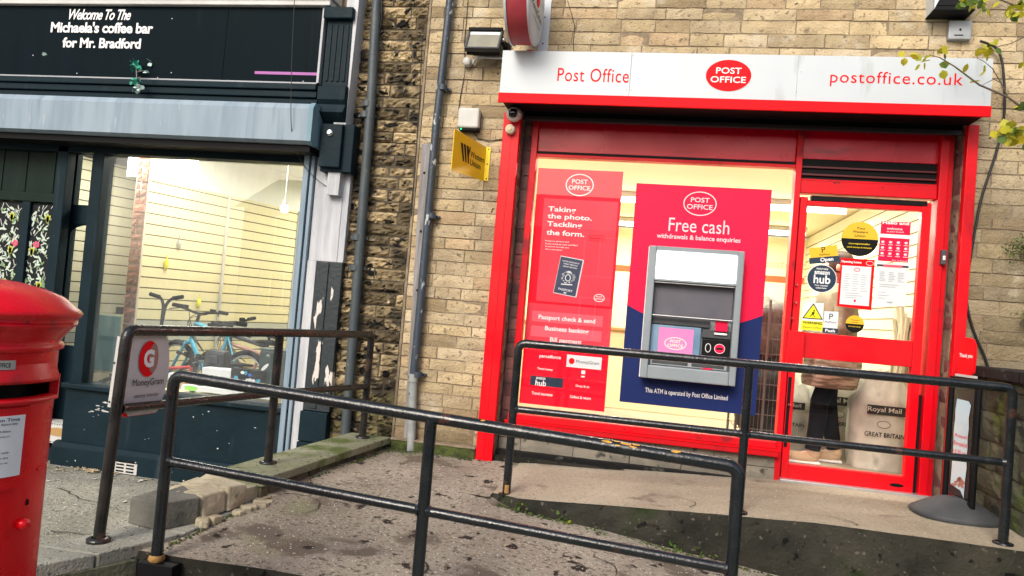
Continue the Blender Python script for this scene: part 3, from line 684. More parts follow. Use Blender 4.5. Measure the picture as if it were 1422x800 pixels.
def rr(mb, fr, cx, cz, hw, hh, ang, d):
    c_, s__ = math.cos(ang), math.sin(ang); mb.sheet(fr, [(cx+a*c_-b_*s__, cz+a*s__+b_*c_) for a, b_ in ((-hw, -hh), (hw, -hh), (hw, hh), (-hw, hh))], d)
b.mat(palegrey); rr(b, f_, q.x+.003, q.z, 16.5*k, 26.5*k, ang, .0025); b.mat(pm('passport_blue', (.035, .05, .10), rough=.4)); rr(b, f_, q.x, q.z, 15.5*k, 25.5*k, ang, .003)
b.mat(palegrey)
for dz in (20, 16.5, 13): b.text(f_, 'UNITED KINGDOM OF' if dz > 19 else 'GREAT BRITAIN', q.x+dz*k*.12, q.z+dz*k, w=(20 if dz < 19 else 24)*k, h=1.8*k, d=.004, rot=ang, bold=.02)
b.text(f_, 'PASSPORT', q.x-19*k*.12, q.z-19*k, w=20*k, h=3*k, d=.004, rot=ang, bold=.02)
# crest: crown, shield and two supporters as small shapes
b.ring(f_, q.x-.2*k, q.z-2*k, 4*k, 5*k, 1.1*k, .004, 20); b.ell(f_, q.x+.7*k, q.z+6*k, 3*k, 1.8*k, .004, 12)
rnd = random.Random(4)
for i in range(80):
    aa = rnd.uniform(0, 6.28); rr_ = rnd.uniform(.5, 1)**.5; b.ell(f_, q.x+9.5*k*rr_*math.cos(aa), q.z-1.5*k+8.5*k*rr_*math.sin(aa), rnd.uniform(.5, 1.3)*k, rnd.uniform(.3, .7)*k, .0041, 7, ang=rnd.uniform(0, 3))
b.rect(f_, q.x-9*k, q.x+7*k, q.z-12*k, q.z-10.5*k, .004); b.ell(f_, q.x-2.6*k, q.z-23*k, 2.2*k, 1.1*k, .004, 10)
b.build('passport_picture', None, pt)
b = MB(); b.mat(posterred); q = P(828, 331, YP)
for a in ((-10, 10, 3.6, 4.2), (-10, 10, -4.2, -3.6), (-10, -9.4, -4, 4), (9.4, 10, -4, 4)): b.rect(f_, q.x+a[0]*k, q.x+a[1]*k, q.z+a[2]*k, q.z+a[3]*k, .003)
b.text(f_, 'PASSPORT', q.x, q.z, w=16*k, h=3*k, d=.003, bold=.02); b.build('stamp_mark', None, pt)
# cash machine board
YA = .125
q0, q1, q2, q3 = P(885, 256, YA), P(1070, 262, YA), P(859, 558, YA), P(1051, 577, YA)
ax0, ax1, az0, az1 = (q0.x+q2.x)/2, (q1.x+q3.x)/2, (q2.z+q3.z)/2, (q0.z+q1.z)/2
atm = thing('cash_machine', 'cash machine set in a pink and navy board behind the shop window', 'cash machine', ((ax0+ax1)/2, YA, az0))
b = MB(); b.mat(pinkred); b.box(ax0, ax1, YA, YA+.012, az0, az1); b.build('surround_board', None, atm)
f_ = plane(YA); b = MB(); b.mat(posternavy); qa = P(871, 423, YA); cxm = (ax0+ax1)/2
zE = qa.z; dip = .125
arc = [(ax0+(ax1-ax0)*i/24, zE-dip*(1-((i-12)/12)**2)) for i in range(25)]
b.face([f_.p(x, z, .0015) for x, z in [(ax0, az0), (ax1, az0)]+arc[::-1]]); b.build('navy_base', None, atm)
b = MB(); badge(b, 972, 283, 22.5, 17, YA, None, pinktext, d=.001, ringw=1.4); b.build('logo', None, atm)
b = MB(); b.mat(pinktext); put(b, 'Free cash', 970.5, 314, 82, 19, YA, d=.003, bold=.0); put(b, 'withdrawals & balance enquiries', 969.5, 331.5, 113, 8.5, YA, d=.003, bold=.015)
b.mat(white); put(b, 'This ATM is operated by Post Office Limited', 952.5, 548, 112, 8.5, YA, d=.003, bold=.012); b.build('lettering', None, atm)
YM = -.01
q0, q1, q2, q3 = P(903, 341, YM), P(1035, 349, YM), P(887, 525, YM), P(1021, 536, YM)
mx0, mx1, mz0, mz1 = (q0.x+q2.x)/2, (q1.x+q3.x)/2, (q2.z+q3.z)/2, (q0.z+q1.z)/2
mw_, mh_ = mx1-mx0, mz1-mz0
def mxy(a, c): return mx0+a*mw_, mz1-c*mh_
bz = MB(); bz.mat(atmgrey)
def mbox(mb, a0, a1, c0, c1, y0, y1, bevel=.002): mb.box(mx0+a0*mw_, mx0+a1*mw_, y0, y1, mz1-c1*mh_, mz1-c0*mh_, bevel=bevel)
mbox(bz, 0, .08, 0, 1, YM, YA, .008); mbox(bz, .93, 1, 0, 1, YM, YA, .008); mbox(bz, .08, .93, 0, .03, YM, YA, .002); mbox(bz, .08, .93, .90, 1, YM, YA, .008)
mbox(bz, .08, .93, .03, .9, .10, YA, .001)
mbox(bz, .08, .93, .245, .262, YM, .10, .003)
bz.build('machine_fascia', None, atm)
b = MB(); b.mat(white); b.box(mx0-.006, mx1+.006, YA-.012, YA-.002, mz0-.006, mz1+.006, bevel=.004); b.build('edge_trim', None, atm)
b = MB(); b.mat(atmlight); mbox(b, .085, .925, .035, .24, .01, .09, .006); b.build('lit_header', None, atm)
b = MB(); b.mat(atmdark); mbox(b, .085, .925, .275, .515, .065, .09, .003); b.build('dark_screen_hood', None, atm)
b = MB(); b.mat(white); mbox(b, .085, .925, .268, .274, .005, .03, .001); mbox(b, .085, .925, .517, .523, .005, .03, .001); b.mat(atmlight); b.build('bright_edge', None, atm)
b = MB(); b.mat(plasticgrey); mbox(b, .085, .70, .525, .585, .06, .11, .002); mbox(b, .63, .925, .60, .66, .06, .11, .002); b.build('card_strip', None, atm)
b = MB(); b.mat(atmblue); mbox(b, .085, .615, .592, .835, .06, .11, .003)
b.mat(atmpink); f2 = plane(.0595); x0_, z1_ = mxy(.17, .61); x1_, z0_ = mxy(.54, .83); b.rect(f2, x0_, x1_, z0_, z1_, .001)
b.build('display', None, atm)
b = MB(); q = ((x0_+x1_)/2, (z0_+z1_)/2); b.mat(pm('cream_print', (.82, .78, .62), rough=.5)); b.ring(f2, q[0], q[1]-.005, .078, .045, .006, .002); b.text(f2, 'POST', q[0], q[1]+.010, w=.075, h=.022, d=.003, bold=.02); b.text(f2, 'OFFICE', q[0], q[1]-.020, w=.11, h=.022, d=.003, bold=.02); b.build('screen_logo', None, atm)
b = MB(); b.mat(black); mbox(b, .64, .925, .675, .80, .05, .11, .002); b.mat(white); f3 = plane(.0495)
cx_, cz_ = mxy(.70, .735); b.ring(f3, cx_, cz_, .02, .032, .004, .001); cx_, cz_ = mxy(.82, .735); b.mat(pinkred); b.ell(f3, cx_, cz_, .036, .034, .001); b.mat(pinktext); b.ring(f3, cx_, cz_, .037, .035, .004, .002); b.mat(darkprint); b.rect(f3, cx_-.022, cx_+.022, cz_-.008, cz_+.008, .002)
b.mat(white); cx_, cz_ = mxy(.78, .815); b.text(f3, 'CASH', cx_, cz_, w=.12, h=.012, d=.001, bold=.05); b.build('contactless_reader', None, atm)
b = MB(); b.mat(pinkred); mbox(b, .76, .885, .53, .605, .035, .07, .004); b.mat(white); cx_, cz_ = mxy(.82, .625); b.box(cx_-.045, cx_+.045, .045, .062, cz_-.008, cz_+.008, bevel=.006); b.build('card_slot', None, atm)
b = MB(); b.mat(steel); mbox(b, .10, .91, .845, .895, .05, .11, .003); mbox(b, .10, .91, .84, .85, .035, .06, .002); b.mat(plasticgrey); mbox(b, .12, .50, .862, .885, .046, .06, .001); mbox(b, .54, .88, .862, .885, .046, .06, .001); b.mat(pinkred); mbox(b, .66, .76, .887, .897, .040, .055, .001); b.build('cash_shutter', None, atm)
# ------------------------------------------------------------------ door stickers
YD = .128
def sticker(name, label, cat, tlp, trp, brp, blp, mt, fn=None, y=YD, group='notices on the door glass'):
    cs = [P(*p, y) for p in (blp, brp, trp, tlp)]; c = sum(cs, Vector())/4
    t = thing(name, label, cat, (c.x, y, c.z), group)
    b = MB(); b.mat(mt); b.prism(plane(y), [(q.x, q.z) for q in cs], -.0012, 0); b.build('sheet', None, t)
    if fn:
        b = MB(); fn(b, c, MPP(tlp[0], tlp[1], y)); b.build('print', None, t)
    return t
f_ = plane(YD)
def pr_open(b, c, k):
    ang = R_(9)
    def R2(x, z): return c.x+x*math.cos(ang)-z*math.sin(ang), c.z+x*math.sin(ang)+z*math.cos(ang)
    b.mat(navyprint); b.sheet(f_, [R2(-20*k, -12*k), R2(20*k, -12*k), R2(20*k, -3.5*k), R2(-20*k, -3.5*k)], .001)
    b.mat(white); x, z = R2(3*k, -8*k); b.text(f_, 'Open', x, z, w=17*k, h=7*k, d=.002, bold=.03, rot=ang)
    b.mat(darkprint); x, z = R2(0, 6.5*k); b.text(f_, 'P', x, z, h=8*k, d=.002, bold=.0, rot=ang); x, z = R2(1*k, -.5*k); b.text(f_, 'PayPoint', x, z, w=14*k, h=3*k, d=.002, rot=ang)
sticker('sticker', 'tilted yellow and navy PayPoint Open sticker above the round navy one', 'sticker', (1124, 345), (1162, 340), (1165, 361), (1126, 367), yellow2, pr_open)
def round_sticker(label, px, py, r, top, bottom, tf, split=True):
    q = P(px, py, YD); k = MPP(px, py, YD); t = thing('round_sticker', label, 'sticker', (q.x, YD, q.z), 'notices on the door glass')
    b = MB(); b.mat(bottom); b.ell(f_, q.x, q.z, r*k, r*k, 0, 48, th=.001); b.build('sheet', None, t)
    b = MB()
    if split: b.mat(top); b.ell(f_, q.x, q.z, r*k, r*k, .0006, 32, a0=.0, a1=math.pi)
    tf(b, q, k); b.build('print', None, t)
def t_wu(b, q, k):
    b.mat(darkprint)
    for s, dz, w in (('You', 15, 11), ('Western', 10, 20), ('Union', 4.5, 14)): b.text(f_, s, q.x, q.z+dz*k, w=w*k, h=3.6*k, d=.0015, bold=.01)
    b.mat(yellow); b.text(f_, 'moneytransfer', q.x, q.z-7*k, w=28*k, h=3.2*k, d=.0015, bold=.01); b.text(f_, 'send money in minutes', q.x, q.z-12*k, w=32*k, h=3*k, d=.0015, bold=.01)
round_sticker('large round yellow over black sticker high on the door glass', 1194, 332, 24, yellow2, black, t_wu)
def t_wu2(b, q, k):
    b.mat(darkprint); b.text(f_, 'Western', q.x, q.z+5.5*k, w=12*k, h=2*k, d=.0015); b.text(f_, 'Union', q.x, q.z+2.5*k, w=8*k, h=2*k, d=.0015); b.mat(yellow); b.text(f_, 'money', q.x, q.z-4*k, w=16*k, h=2*k, d=.0015)
round_sticker('small round yellow over black sticker low on the door glass', 1187, 450, 12, yellow2, black, t_wu2)
def t_hub(b, q, k):
    b.mat(white); b.text(f_, 'hub', q.x+.5*k, q.z-1*k, w=22*k, h=12*k, d=.0015, bold=.02); b.text(f_, 'amazon', q.x, q.z+8*k, w=20*k, h=4.5*k, d=.0015, bold=.03); b.text(f_, 'PICKUP HERE', q.x, q.z+13.5*k, w=15*k, h=2.2*k, d=.0015, bold=.03)
    b.text(f_, 'Your counter', q.x, q.z-9.5*k, w=18*k, h=2.2*k, d=.0015, bold=.02); b.text(f_, 'collect here', q.x, q.z-13*k, w=14*k, h=2.2*k, d=.0015, bold=.02)
    b.ring(f_, q.x, q.z, 19.6*k, 19.6*k, .8*k, .001)
round_sticker('round navy sticker with white word hub on the door glass', 1141, 387, 19.5, None, navyprint, t_hub, split=False)
def pr_hello(b, c, k):
    b.mat(white); b.rect(f_, c.x-21*k, c.x+20*k, c.z+5*k, c.z+10*k, .001); b.text(f_, 'Hello and', c.x, c.z+26*k, w=34*k, h=4.5*k, d=.002, bold=.03); b.text(f_, 'welcome', c.x-1*k, c.z+18*k, w=20*k, h=3.5*k, d=.002, bold=.01); b.text(f_, 'to your branch', c.x, c.z+13.5*k, w=22*k, h=2.5*k, d=.002)
    b.mat(pinktext)
    for r_ in range(3):
        for cc in range(4):
            b.ell(f_, c.x+(-15+10*cc)*k, c.z+(-1-8*r_)*k, 2.2*k, 1.8*k, .001, 8); b.rect(f_, c.x+(-18+10*cc)*k, c.x+(-12+10*cc)*k, c.z+(-5-8*r_)*k, c.z+(-4.2-8*r_)*k, .001)
    b.text(f_, 'Ask in branch', c.x+8*k, c.z-26*k, w=20*k, h=2.6*k, d=.002)
sticker('notice', 'bright crimson poster with white band at the top right of the door glass', 'notice', (1224, 307), (1265, 309), (1261, 365), (1219, 362), pinkred, pr_hello)
def rows(b, x0, x1, z1, z0, n, cols, k, w=.7):
    rnd = random.Random(int(abs(x0)*1000)); b.mat(greyprint)
    for i in range(n):
        z = z1+(z0-z1)*i/(n-1)
        for c_ in range(cols):
            xa = x0+(x1-x0)*(c_+.12)/cols; xb = xa+(x1-x0)/cols*rnd.uniform(.4, .8); b.rect(f_, xa, xb, z-w*k/2, z+w*k/2, .0018)
def pr_hours(b, c, k):
    b.mat(white); b.text(f_, 'Opening hours', c.x-8*k, c.z+29*k, w=26*k, h=4*k, d=.002, bold=.03); b.ring(f_, c.x+16*k, c.z+29*k, 5*k, 3.2*k, .5*k, .002, 20)
    b.mat(palegrey); b.rect(f_, c.x-19.5*k, c.x+18.5*k, c.z-30*k, c.z+24*k, .001); b.mat(signred); b.ring(f_, c.x, c.z+19*k, 4*k, 2.6*k, .8*k, .002, 20); b.ell(f_, c.x, c.z-24*k, 1.5*k, 2*k, .002, 8)
    rows(b, c.x-17*k, c.x+16*k, c.z+12*k, c.z-10*k, 8, 3, k)
    rows(b, c.x-17*k, c.x+16*k, c.z-14*k, c.z-20*k, 3, 1, k)
sticker('notice', 'white opening hours sheet with a bright red border in the middle of the door glass', 'notice', (1168, 358), (1215, 361), (1210, 431), (1162, 425), signred, pr_hours)
def pr_doc(b, c, k):
    b.mat(darkprint); b.rect(f_, c.x-20*k, c.x+21*k, c.z+24*k, c.z+26.5*k, .001); b.mat(posterband); b.rect(f_, c.x-12*k, c.x+13*k, c.z+23.4*k, c.z+26.9*k, .0015)
    rows(b, c.x-17*k, c.x+18*k, c.z+16*k, c.z+4*k, 6, 3, k); rows(b, c.x-20*k, c.x+20*k, c.z-1*k, c.z-4*k, 2, 1, k); rows(b, c.x-19*k, c.x+2*k, c.z-12*k, c.z-20*k, 3, 1, k, .5); b.mat(darkprint); b.text(f_, 'mark', c.x, c.z-25*k, w=7*k, h=2.5*k, d=.002)
sticker('notice', 'plain white printed sheet with black and pink header under the crimson poster', 'notice', (1218, 365), (1262, 367), (1257, 426), (1213, 421), palegrey, pr_doc)
def pr_warn(b, c, k):
    b.mat(yellowsafe); b.rect(f_, c.x-14*k, c.x+14*k, c.z-19*k, c.z-6*k, .001)
    b.mat(darkprint); b.sheet(f_, [(c.x-13.5*k, c.z-3*k), (c.x+13.5*k, c.z-3*k), (c.x, c.z+19*k)], .001); b.mat(yellowsafe); b.sheet(f_, [(c.x-11.3*k, c.z-1.8*k), (c.x+11.3*k, c.z-1.8*k), (c.x, c.z+16.6*k)], .0015)
    b.mat(darkprint); b.ell(f_, c.x+1.5*k, c.z+8.5*k, 1.2*k, 1.2*k, .002, 10); b.sheet(f_, [(c.x-1*k, c.z+7*k), (c.x+2.5*k, c.z+6.5*k), (c.x+1*k, c.z+2.5*k), (c.x-1.6*k, c.z+3*k)], .002); b.sheet(f_, [(c.x-1.5*k, c.z+3.2*k), (c.x, c.z+3*k), (c.x-3.6*k, c.z-.6*k), (c.x-4.4*k, c.z)], .002); b.sheet(f_, [(c.x, c.z+3*k), (c.x+1.2*k, c.z+2.6*k), (c.x+3.6*k, c.z-.6*k), (c.x+2.6*k, c.z-.8*k)], .002)
    b.text(f_, 'WARNING', c.x, c.z-8.5*k, w=25*k, h=3.6*k, d=.002, bold=.03); b.text(f_, 'Slippery surface', c.x, c.z-15*k, w=24*k, h=3*k, d=.002)
sticker('warning_sticker', 'white and yellow warning triangle sticker at the lower left of the door glass', 'sticker', (1115, 420), (1144, 421), (1142, 461), (1113, 458), palegrey, pr_warn)
def pr_push(b, c, k):
    b.mat(navyprint); b.rect(f_, c.x-10*k, c.x+10*k, c.z-15*k, c.z-8*k, .001); b.mat(white); b.text(f_, 'Push', c.x, c.z-11.5*k, w=13*k, h=4*k, d=.002, bold=.03); b.mat(navyprint); b.text(f_, 'P', c.x, c.z+8*k, h=8*k, d=.002); b.text(f_, 'PayPoint', c.x, c.z, w=15*k, h=3*k, d=.002)
sticker('sticker', 'small white and navy Push sticker beside the warning triangle', 'sticker', (1145, 432), (1164.5, 433), (1162.5, 464), (1142, 462), palegrey, pr_push)
# ------------------------------------------------------------------ inside the post office
def polytube(mb, pts, r, n=6): mb.tube(pts, r, n)
# counter
t = thing('service_counter', 'cream service counter with brown top seen left of the cash machine', 'counter', (-.6, 3.3, .172))
boxo('counter_body', cream, t, -1.5, 1.0, 3.2, 3.7, .172, 1.06, bevel=.01); boxo('counter_top', counterwood, t, -1.52, 1.03, 3.15, 3.72, 1.062, 1.10, bevel=.006)
for x in (-.62, .3): boxo('screen_post', steel, t, x, x+.02, 3.3, 3.32, 1.1, 1.9)
b = MB(); b.mat(glass_m); b.box(-1.45, .98, 3.305, 3.311, 1.1, 1.85); b.build('counter_screen', None, t)
# roll cage with dark coats
t = thing('roll_cage', 'wire roll cage filled with grey bundles between cash machine and door', 'cage', (.93, 1.02, .172))
b = MB(); b.mat(pm('dull_wire', (.12, .13, .12), rough=.5))
for x in (.72, .92, 1.13):
    for y in (.75, 1.3): b.tube([(x, y, .25), (x, y, 1.45)], .011, 8)
for z in [.3+.12*i for i in range(10)]:
    b.tube([(.72, .75, z), (1.13, .75, z)], .004, 6); b.tube([(.72, .75, z), (.72, 1.3, z)], .004, 6); b.tube([(1.13, .75, z), (1.13, 1.3, z)], .004, 6)
for i in range(1, 12): b.tube([(.72+.034*i, .75, .3), (.72+.034*i, .75, 1.4)], .002, 6)
b.box(.71, 1.14, .74, 1.31, .24, .27); b.build('wire_frame', None, t)
b = MB(); b.mat(rubber)
for x in (.76, 1.09):
    for y in (.79, 1.26): b.lathe([(.0, -.015), (.045, -.015), (.045, .015), (0, .015)], (x, y, .218), 14, axis=(0, 1, 0))
b.build('castor', None, t)
def lump(mb, c, r, seed, sub=3, amp=.25):
    bm = bmesh.new(); bmesh.ops.create_icosphere(bm, subdivisions=sub, radius=1); rnd = random.Random(seed); ph = [rnd.uniform(0, 6) for _ in range(6)]
    for v in bm.verts:
        p = v.co; k = 1+amp*(.5*math.sin(3*p.x+ph[0])*math.sin(4*p.z+ph[1])+.4*math.sin(7*p.y+ph[2]+3*p.z)+.3*math.sin(9*p.x+5*p.y+ph[3]))
        q = Vector([math.copysign(abs(a)**.75, a) for a in p])*k; v.co = Vector((c[0]+q.x*r[0], c[1]+q.y*r[1], c[2]+q.z*r[2]))
    bm.verts.index_update(); mb.faces([v.co.copy() for v in bm.verts], [[v.index for v in f.verts] for f in bm.faces], True); bm.free()
greycloth = pm('grey_bundle_cloth', (.20, .21, .17), (.09, .095, .08), scale=7, rough=.95, bump=.8, bscale=20)
darkcloth = pm('black_bundle_cloth', (.012, .016, .014), (.03, .035, .03), scale=9, rough=.95, bump=.8, bscale=20)
b = MB(); b.mat(greycloth); lump(b, (.93, 1.02, 1.22), (.19, .2, .22), 1, amp=.3); t2 = one('cloth_bundle', b, 'grey green cloth bundle piled on top inside the roll cage', 'bundle', (.93, 1.02, 1.0))
b = MB(); b.mat(darkcloth); lump(b, (.93, 1.02, .66), (.18, .2, .36), 2, amp=.3); one('cloth_bundle', b, 'black bundle filling the lower half of the roll cage', 'bundle', (.93, 1.02, .3))
# mail sacks
def sack(c, r, h, seed, label, txt=True, rot=0):
    t = thing('mail_sack', label, 'sack', (c[0], c[1], .172), 'mail sacks on the post office floor')
    b = MB(); b.mat(canvas); rnd = random.Random(seed); n = 40; rows_ = 22; vs = []; ph = [rnd.uniform(0, 6) for _ in range(5)]
    for j in range(rows_+1):
        v = j/rows_
        for i in range(n):
            a = 2*math.pi*i/n
            prof = (.93+.07*math.sin(v*math.pi)) if v < .72 else (.985-.42*((v-.72)/.28)**1.1)
            fold = 1+.03*math.sin(5*a+ph[0]+4*v)+.02*math.sin(9*a+ph[1]-7*v)+(.16*math.sin(7*a+ph[2]+9*v)+.14*math.sin(13*a+ph[4]-14*v))*max(0, v-.55)*1.6
            sq = (abs(math.cos(a))**4+abs(math.sin(a))**4)**(-.25)
            rr_ = r*prof*fold*(.55*sq+.45); z = .174+h*v-.05*math.sin(2*a+ph[3])*v*v-.02*math.sin(9*a+ph[1])*max(0, v-.6)
            vs.append((c[0]+rr_*math.cos(a), c[1]+rr_*.8*math.sin(a), z))
    fs = [(j*n+i, j*n+(i+1) % n, (j+1)*n+(i+1) % n, (j+1)*n+i) for j in range(rows_) for i in range(n)]
    b.faces(vs, fs, True); b.face(vs[-n:]); b.build('canvas_body', None, t)
    if txt:
        b = MB(); fr = Fr((c[0]-.02, c[1]-r*.865, 0), (1, 0, 0)); b.mat(pm('sack_black_band', (.02, .02, .02), rough=.8)); b.box(c[0]-r*.62, c[0]+r*.58, c[1]-r*.86, c[1]-r*.84, .172+h*.60, .172+h*.70)
        b.mat(canvas); b.text(fr, 'Royal Mail', .0, .172+h*.65, w=r*1.05, h=h*.065, d=.004, bold=.01)
        b.mat(darkprint); b.text(fr, 'GREAT BRITAIN', .01, .172+h*.39, w=r*1.25, h=h*.05, d=.004, bold=.02)
        for zz in (.5,): b.ring(fr, 0, .172+h*zz, .05, .03, .004, .004)
        b.build('sack_lettering', None, t)
sack((1.88, 1.12), .235, .74, 1, 'full pale canvas mail sack with black lettering nearest the door, on the right')
sack((1.66, 1.62), .25, .74, 2, 'pale mail sack standing between the person and the front sack')
sack((1.22, 1.62), .25, .62, 3, 'pale mail sack behind the left side of the door')
# woven stack by slatted wall
b = MB(); b.mat(pm('pale_paper_bundle', (.62, .58, .42), (.4, .37, .26), scale=18, rough=.9, stretch=(1, 1, .3))); rnd = random.Random(8)
for k in range(26):
    x, y = 2.09+rnd.uniform(-.03, .03), 1.3+rnd.uniform(-.15, .2); b.box(x-.012, x+.012, y-.02, y+.02, .9, 1.45+rnd.uniform(-.1, .05), rot=Matrix.Rotation(rnd.uniform(-.18, .18), 3, 'Y'))
b.box(2.03, 2.14, 1.1, 1.55, .86, .92)
one('leaflet_rack', b, 'rack of pale leaflets against the slatted wall inside the door', 'rack', (2.02, 1.3, .88))
# person -------------------------------------------------------------
def skin_mesh(verts, edges, radii, sub=2):
    me = bpy.data.meshes.new('s'); me.from_pydata(verts, edges, []); ob = bpy.data.objects.new('s', me); COL.objects.link(ob)
    md = ob.modifiers.new('Skin', 'SKIN'); md.use_smooth_shade = True; md.branch_smoothing = .6
    for i, r in enumerate(radii): me.skin_vertices[0].data[i].radius = (r, r) if not isinstance(r, tuple) else r
    me.skin_vertices[0].data[0].use_root = True
    s2 = ob.modifiers.new('Sub', 'SUBSURF'); s2.levels = sub; s2.render_levels = sub
    dg = bpy.context.evaluated_depsgraph_get(); dg.update(); out = bpy.data.meshes.new_from_object(ob.evaluated_get(dg)); bpy.data.objects.remove(ob)
    vs = [v.co.copy() for v in out.vertices]; fs = [tuple(p.vertices) for p in out.polygons]; bpy.data.meshes.remove(out); return vs, fs
def person():
    ox, oy, oz = 1.47, 1.02, .174                 # faces -x
    t = thing('person', 'person in khaki jacket, draped plaid cloth, black trousers and tan shoes standing inside the door', 'person', (ox, oy, oz))
    def W(p): return Vector((ox-p[0], oy+p[1], oz+p[2]))   # p: forward, side, up
    J = {'pel': (0, 0, .93), 'sp': (.0, 0, 1.10), 'ch': (.0, 0, 1.30), 'nk': (.01, 0, 1.43), 'hd0': (.03, 0, 1.50), 'hd1': (.035, 0, 1.60), 'hd2': (.03, 0, 1.66)}
    vs = []; ed = []; rad = []; idx = {}
    def add(k, p, r, par=None):
        idx[k] = len(vs); vs.append(tuple(W(p))); rad.append(r)
        if par: ed.append((idx[par], idx[k]))
    add('pel', J['pel'], (.15, .11)); add('sp', J['sp'], (.125, .095), 'pel'); add('ch', J['ch'], (.15, .10), 'sp'); add('nk', J['nk'], .05, 'ch'); add('h0', J['hd0'], (.062, .07), 'nk'); add('h1', J['hd1'], (.075, .092), 'h0'); add('h2', (.03, 0, 1.665), (.058, .07), 'h1'); add('ns', (.125, 0, 1.575), .012, 'h1')
    for s_, st in ((-1, .15), (1, -.06)):
        n = 'L' if s_ < 0 else 'R'
        add('hp'+n, (0, .09*s_, .88), .085, 'pel'); add('kn'+n, (st*.5+.02, .10*s_, .50), .055, 'hp'+n); add('an'+n, (st-.03, .10*s_, .09), .036, 'kn'+n); add('ft'+n, (st+.09, .10*s_, .04), .036, 'an'+n); add('to'+n, (st+.16, .10*s_, .03), .028, 'ft'+n)
        add('sh'+n, (.0, .18*s_, 1.37), .055, 'ch'); add('el'+n, (-.02, .23*s_, 1.10), .042, 'sh'+n); add('wr'+n, (.20, .16*s_, 1.02), .027, 'el'+n); add('pa'+n, (.27, .14*s_, 1.02), (.034, .018), 'wr'+n)
        for q in range(4):
            yy = .14*s_+(q-1.5)*.019; L_ = (.062, .074, .07, .055)[q]
            add('f%d%s' % (q, n), (.31, yy, 1.02), .0085, 'pa'+n); add('g%d%s' % (q, n), (.31+L_*.6, yy, 1.008), .0078, 'f%d%s' % (q, n)); add('k%d%s' % (q, n), (.31+L_*.8, yy, .985), .0065, 'g%d%s' % (q, n))
        add('th'+n, (.27, (.14-.045)*s_, 1.03), .010, 'pa'+n); add('ti'+n, (.305, (.14-.055)*s_, 1.02), .008, 'th'+n)
    v, f = skin_mesh(vs, ed, rad); b = MB(); b.mat(skin_m); b.faces(v, f, True); b.build('body', None, t)
    b = MB(); b.mat(white)
    for s_ in (-1, 1): lump(b, W((.108, .032*s_, 1.605)), (.010, .014, .009), 1, 2, 0)
    b.mat(darkprint)
    for s_ in (-1, 1): lump(b, W((.116, .032*s_, 1.605)), (.004, .006, .006), 1, 2, 0)
    b.mat(pm('lip', (.4, .15, .13), rough=.5)); lump(b, W((.105, 0, 1.535)), (.010, .022, .006), 1, 2, 0); b.mat(skin_m)
    for s_ in (-1, 1): lump(b, W((.02, .082*s_, 1.585)), (.018, .010, .03), 2, 2, .1)
    b.build('face', None, t)
    b = MB(); b.mat(hair_m); lump(b, W((-.01, 0, 1.635)), (.10, .092, .095), 5, 3, .06); lump(b, W((-.05, 0, 1.54)), (.055, .08, .10), 6, 3, .08); b.build('hair', None, t)
    def loft(mb, secs, n=28, cap=False):
        vs = []
        for (fx, sy, z, a, c_) in secs:
            for i in range(n):
                an = 2*math.pi*i/n; w = 1+.04*math.sin(5*an+z*9)+.025*math.sin(9*an-z*14); vs.append(W((fx+a*math.cos(an)*w, sy+c_*math.sin(an)*w, z)))
        mb.faces(vs, [(j*n+i, j*n+(i+1) % n, (j+1)*n+(i+1) % n, (j+1)*n+i) for j in range(len(secs)-1) for i in range(n)], True)
    b = MB(); b.mat(khaki); loft(b, [(0, 0, .66, .17, .25), (0, 0, .72, .18, .255), (0, 0, .85, .175, .245), (0, 0, 1.0, .165, .225), (0, 0, 1.2, .165, .23), (0, 0, 1.34, .15, .235), (.0, 0, 1.40, .11, .17), (.01, 0, 1.46, .075, .085)])
    for s_ in (-1, 1):
        pts = [(0, .19*s_, 1.37), (-.02, .25*s_, 1.10), (.09, .21*s_, 1.045), (.19, .165*s_, 1.02)]; b.tube([W(p) for p in pts], [.085, .072, .062, .05], 14)
    b.build('jacket', None, t)
    b = MB(); b.mat(plaid); loft(b, [(.01, -.01, .62, .20, .27), (.01, -.01, .67, .21, .28), (.0, -.01, .74, .215, .285), (.0, -.01, .82, .21, .275), (.0, -.01, .90, .20, .262), (0, 0, .98, .185, .25)]); b.build('draped_cloth', None, t)
    b = MB(); b.mat(trouser)
    for s_, st in ((-1, .15), (1, -.06)): b.tube([W(p) for p in ((0, .085*s_, .92), (.01, .09*s_, .72), (st*.5+.02, .10*s_, .50), (st*.7, .10*s_, .3), (st-.025, .10*s_, .11))], [.10, .093, .072, .066, .058], 16)
    b.build('trousers', None, t)
    b = MB(); b.mat(tan)
    for s_, st in ((-1, .15), (1, -.06)):
        lump(b, W((st+.055, .10*s_, .045)), (.135, .05, .042), 3, 3, .04); lump(b, W((st-.03, .10*s_, .085)), (.055, .047, .05), 4, 3, .04)
        b.mat(white); b.box(ox-st-.195, ox-st+.085, oy+.10*s_-.05, oy+.10*s_+.05, oz, oz+.022, bevel=.009); b.mat(tan)
    b.build('shoes', None, t)
person()
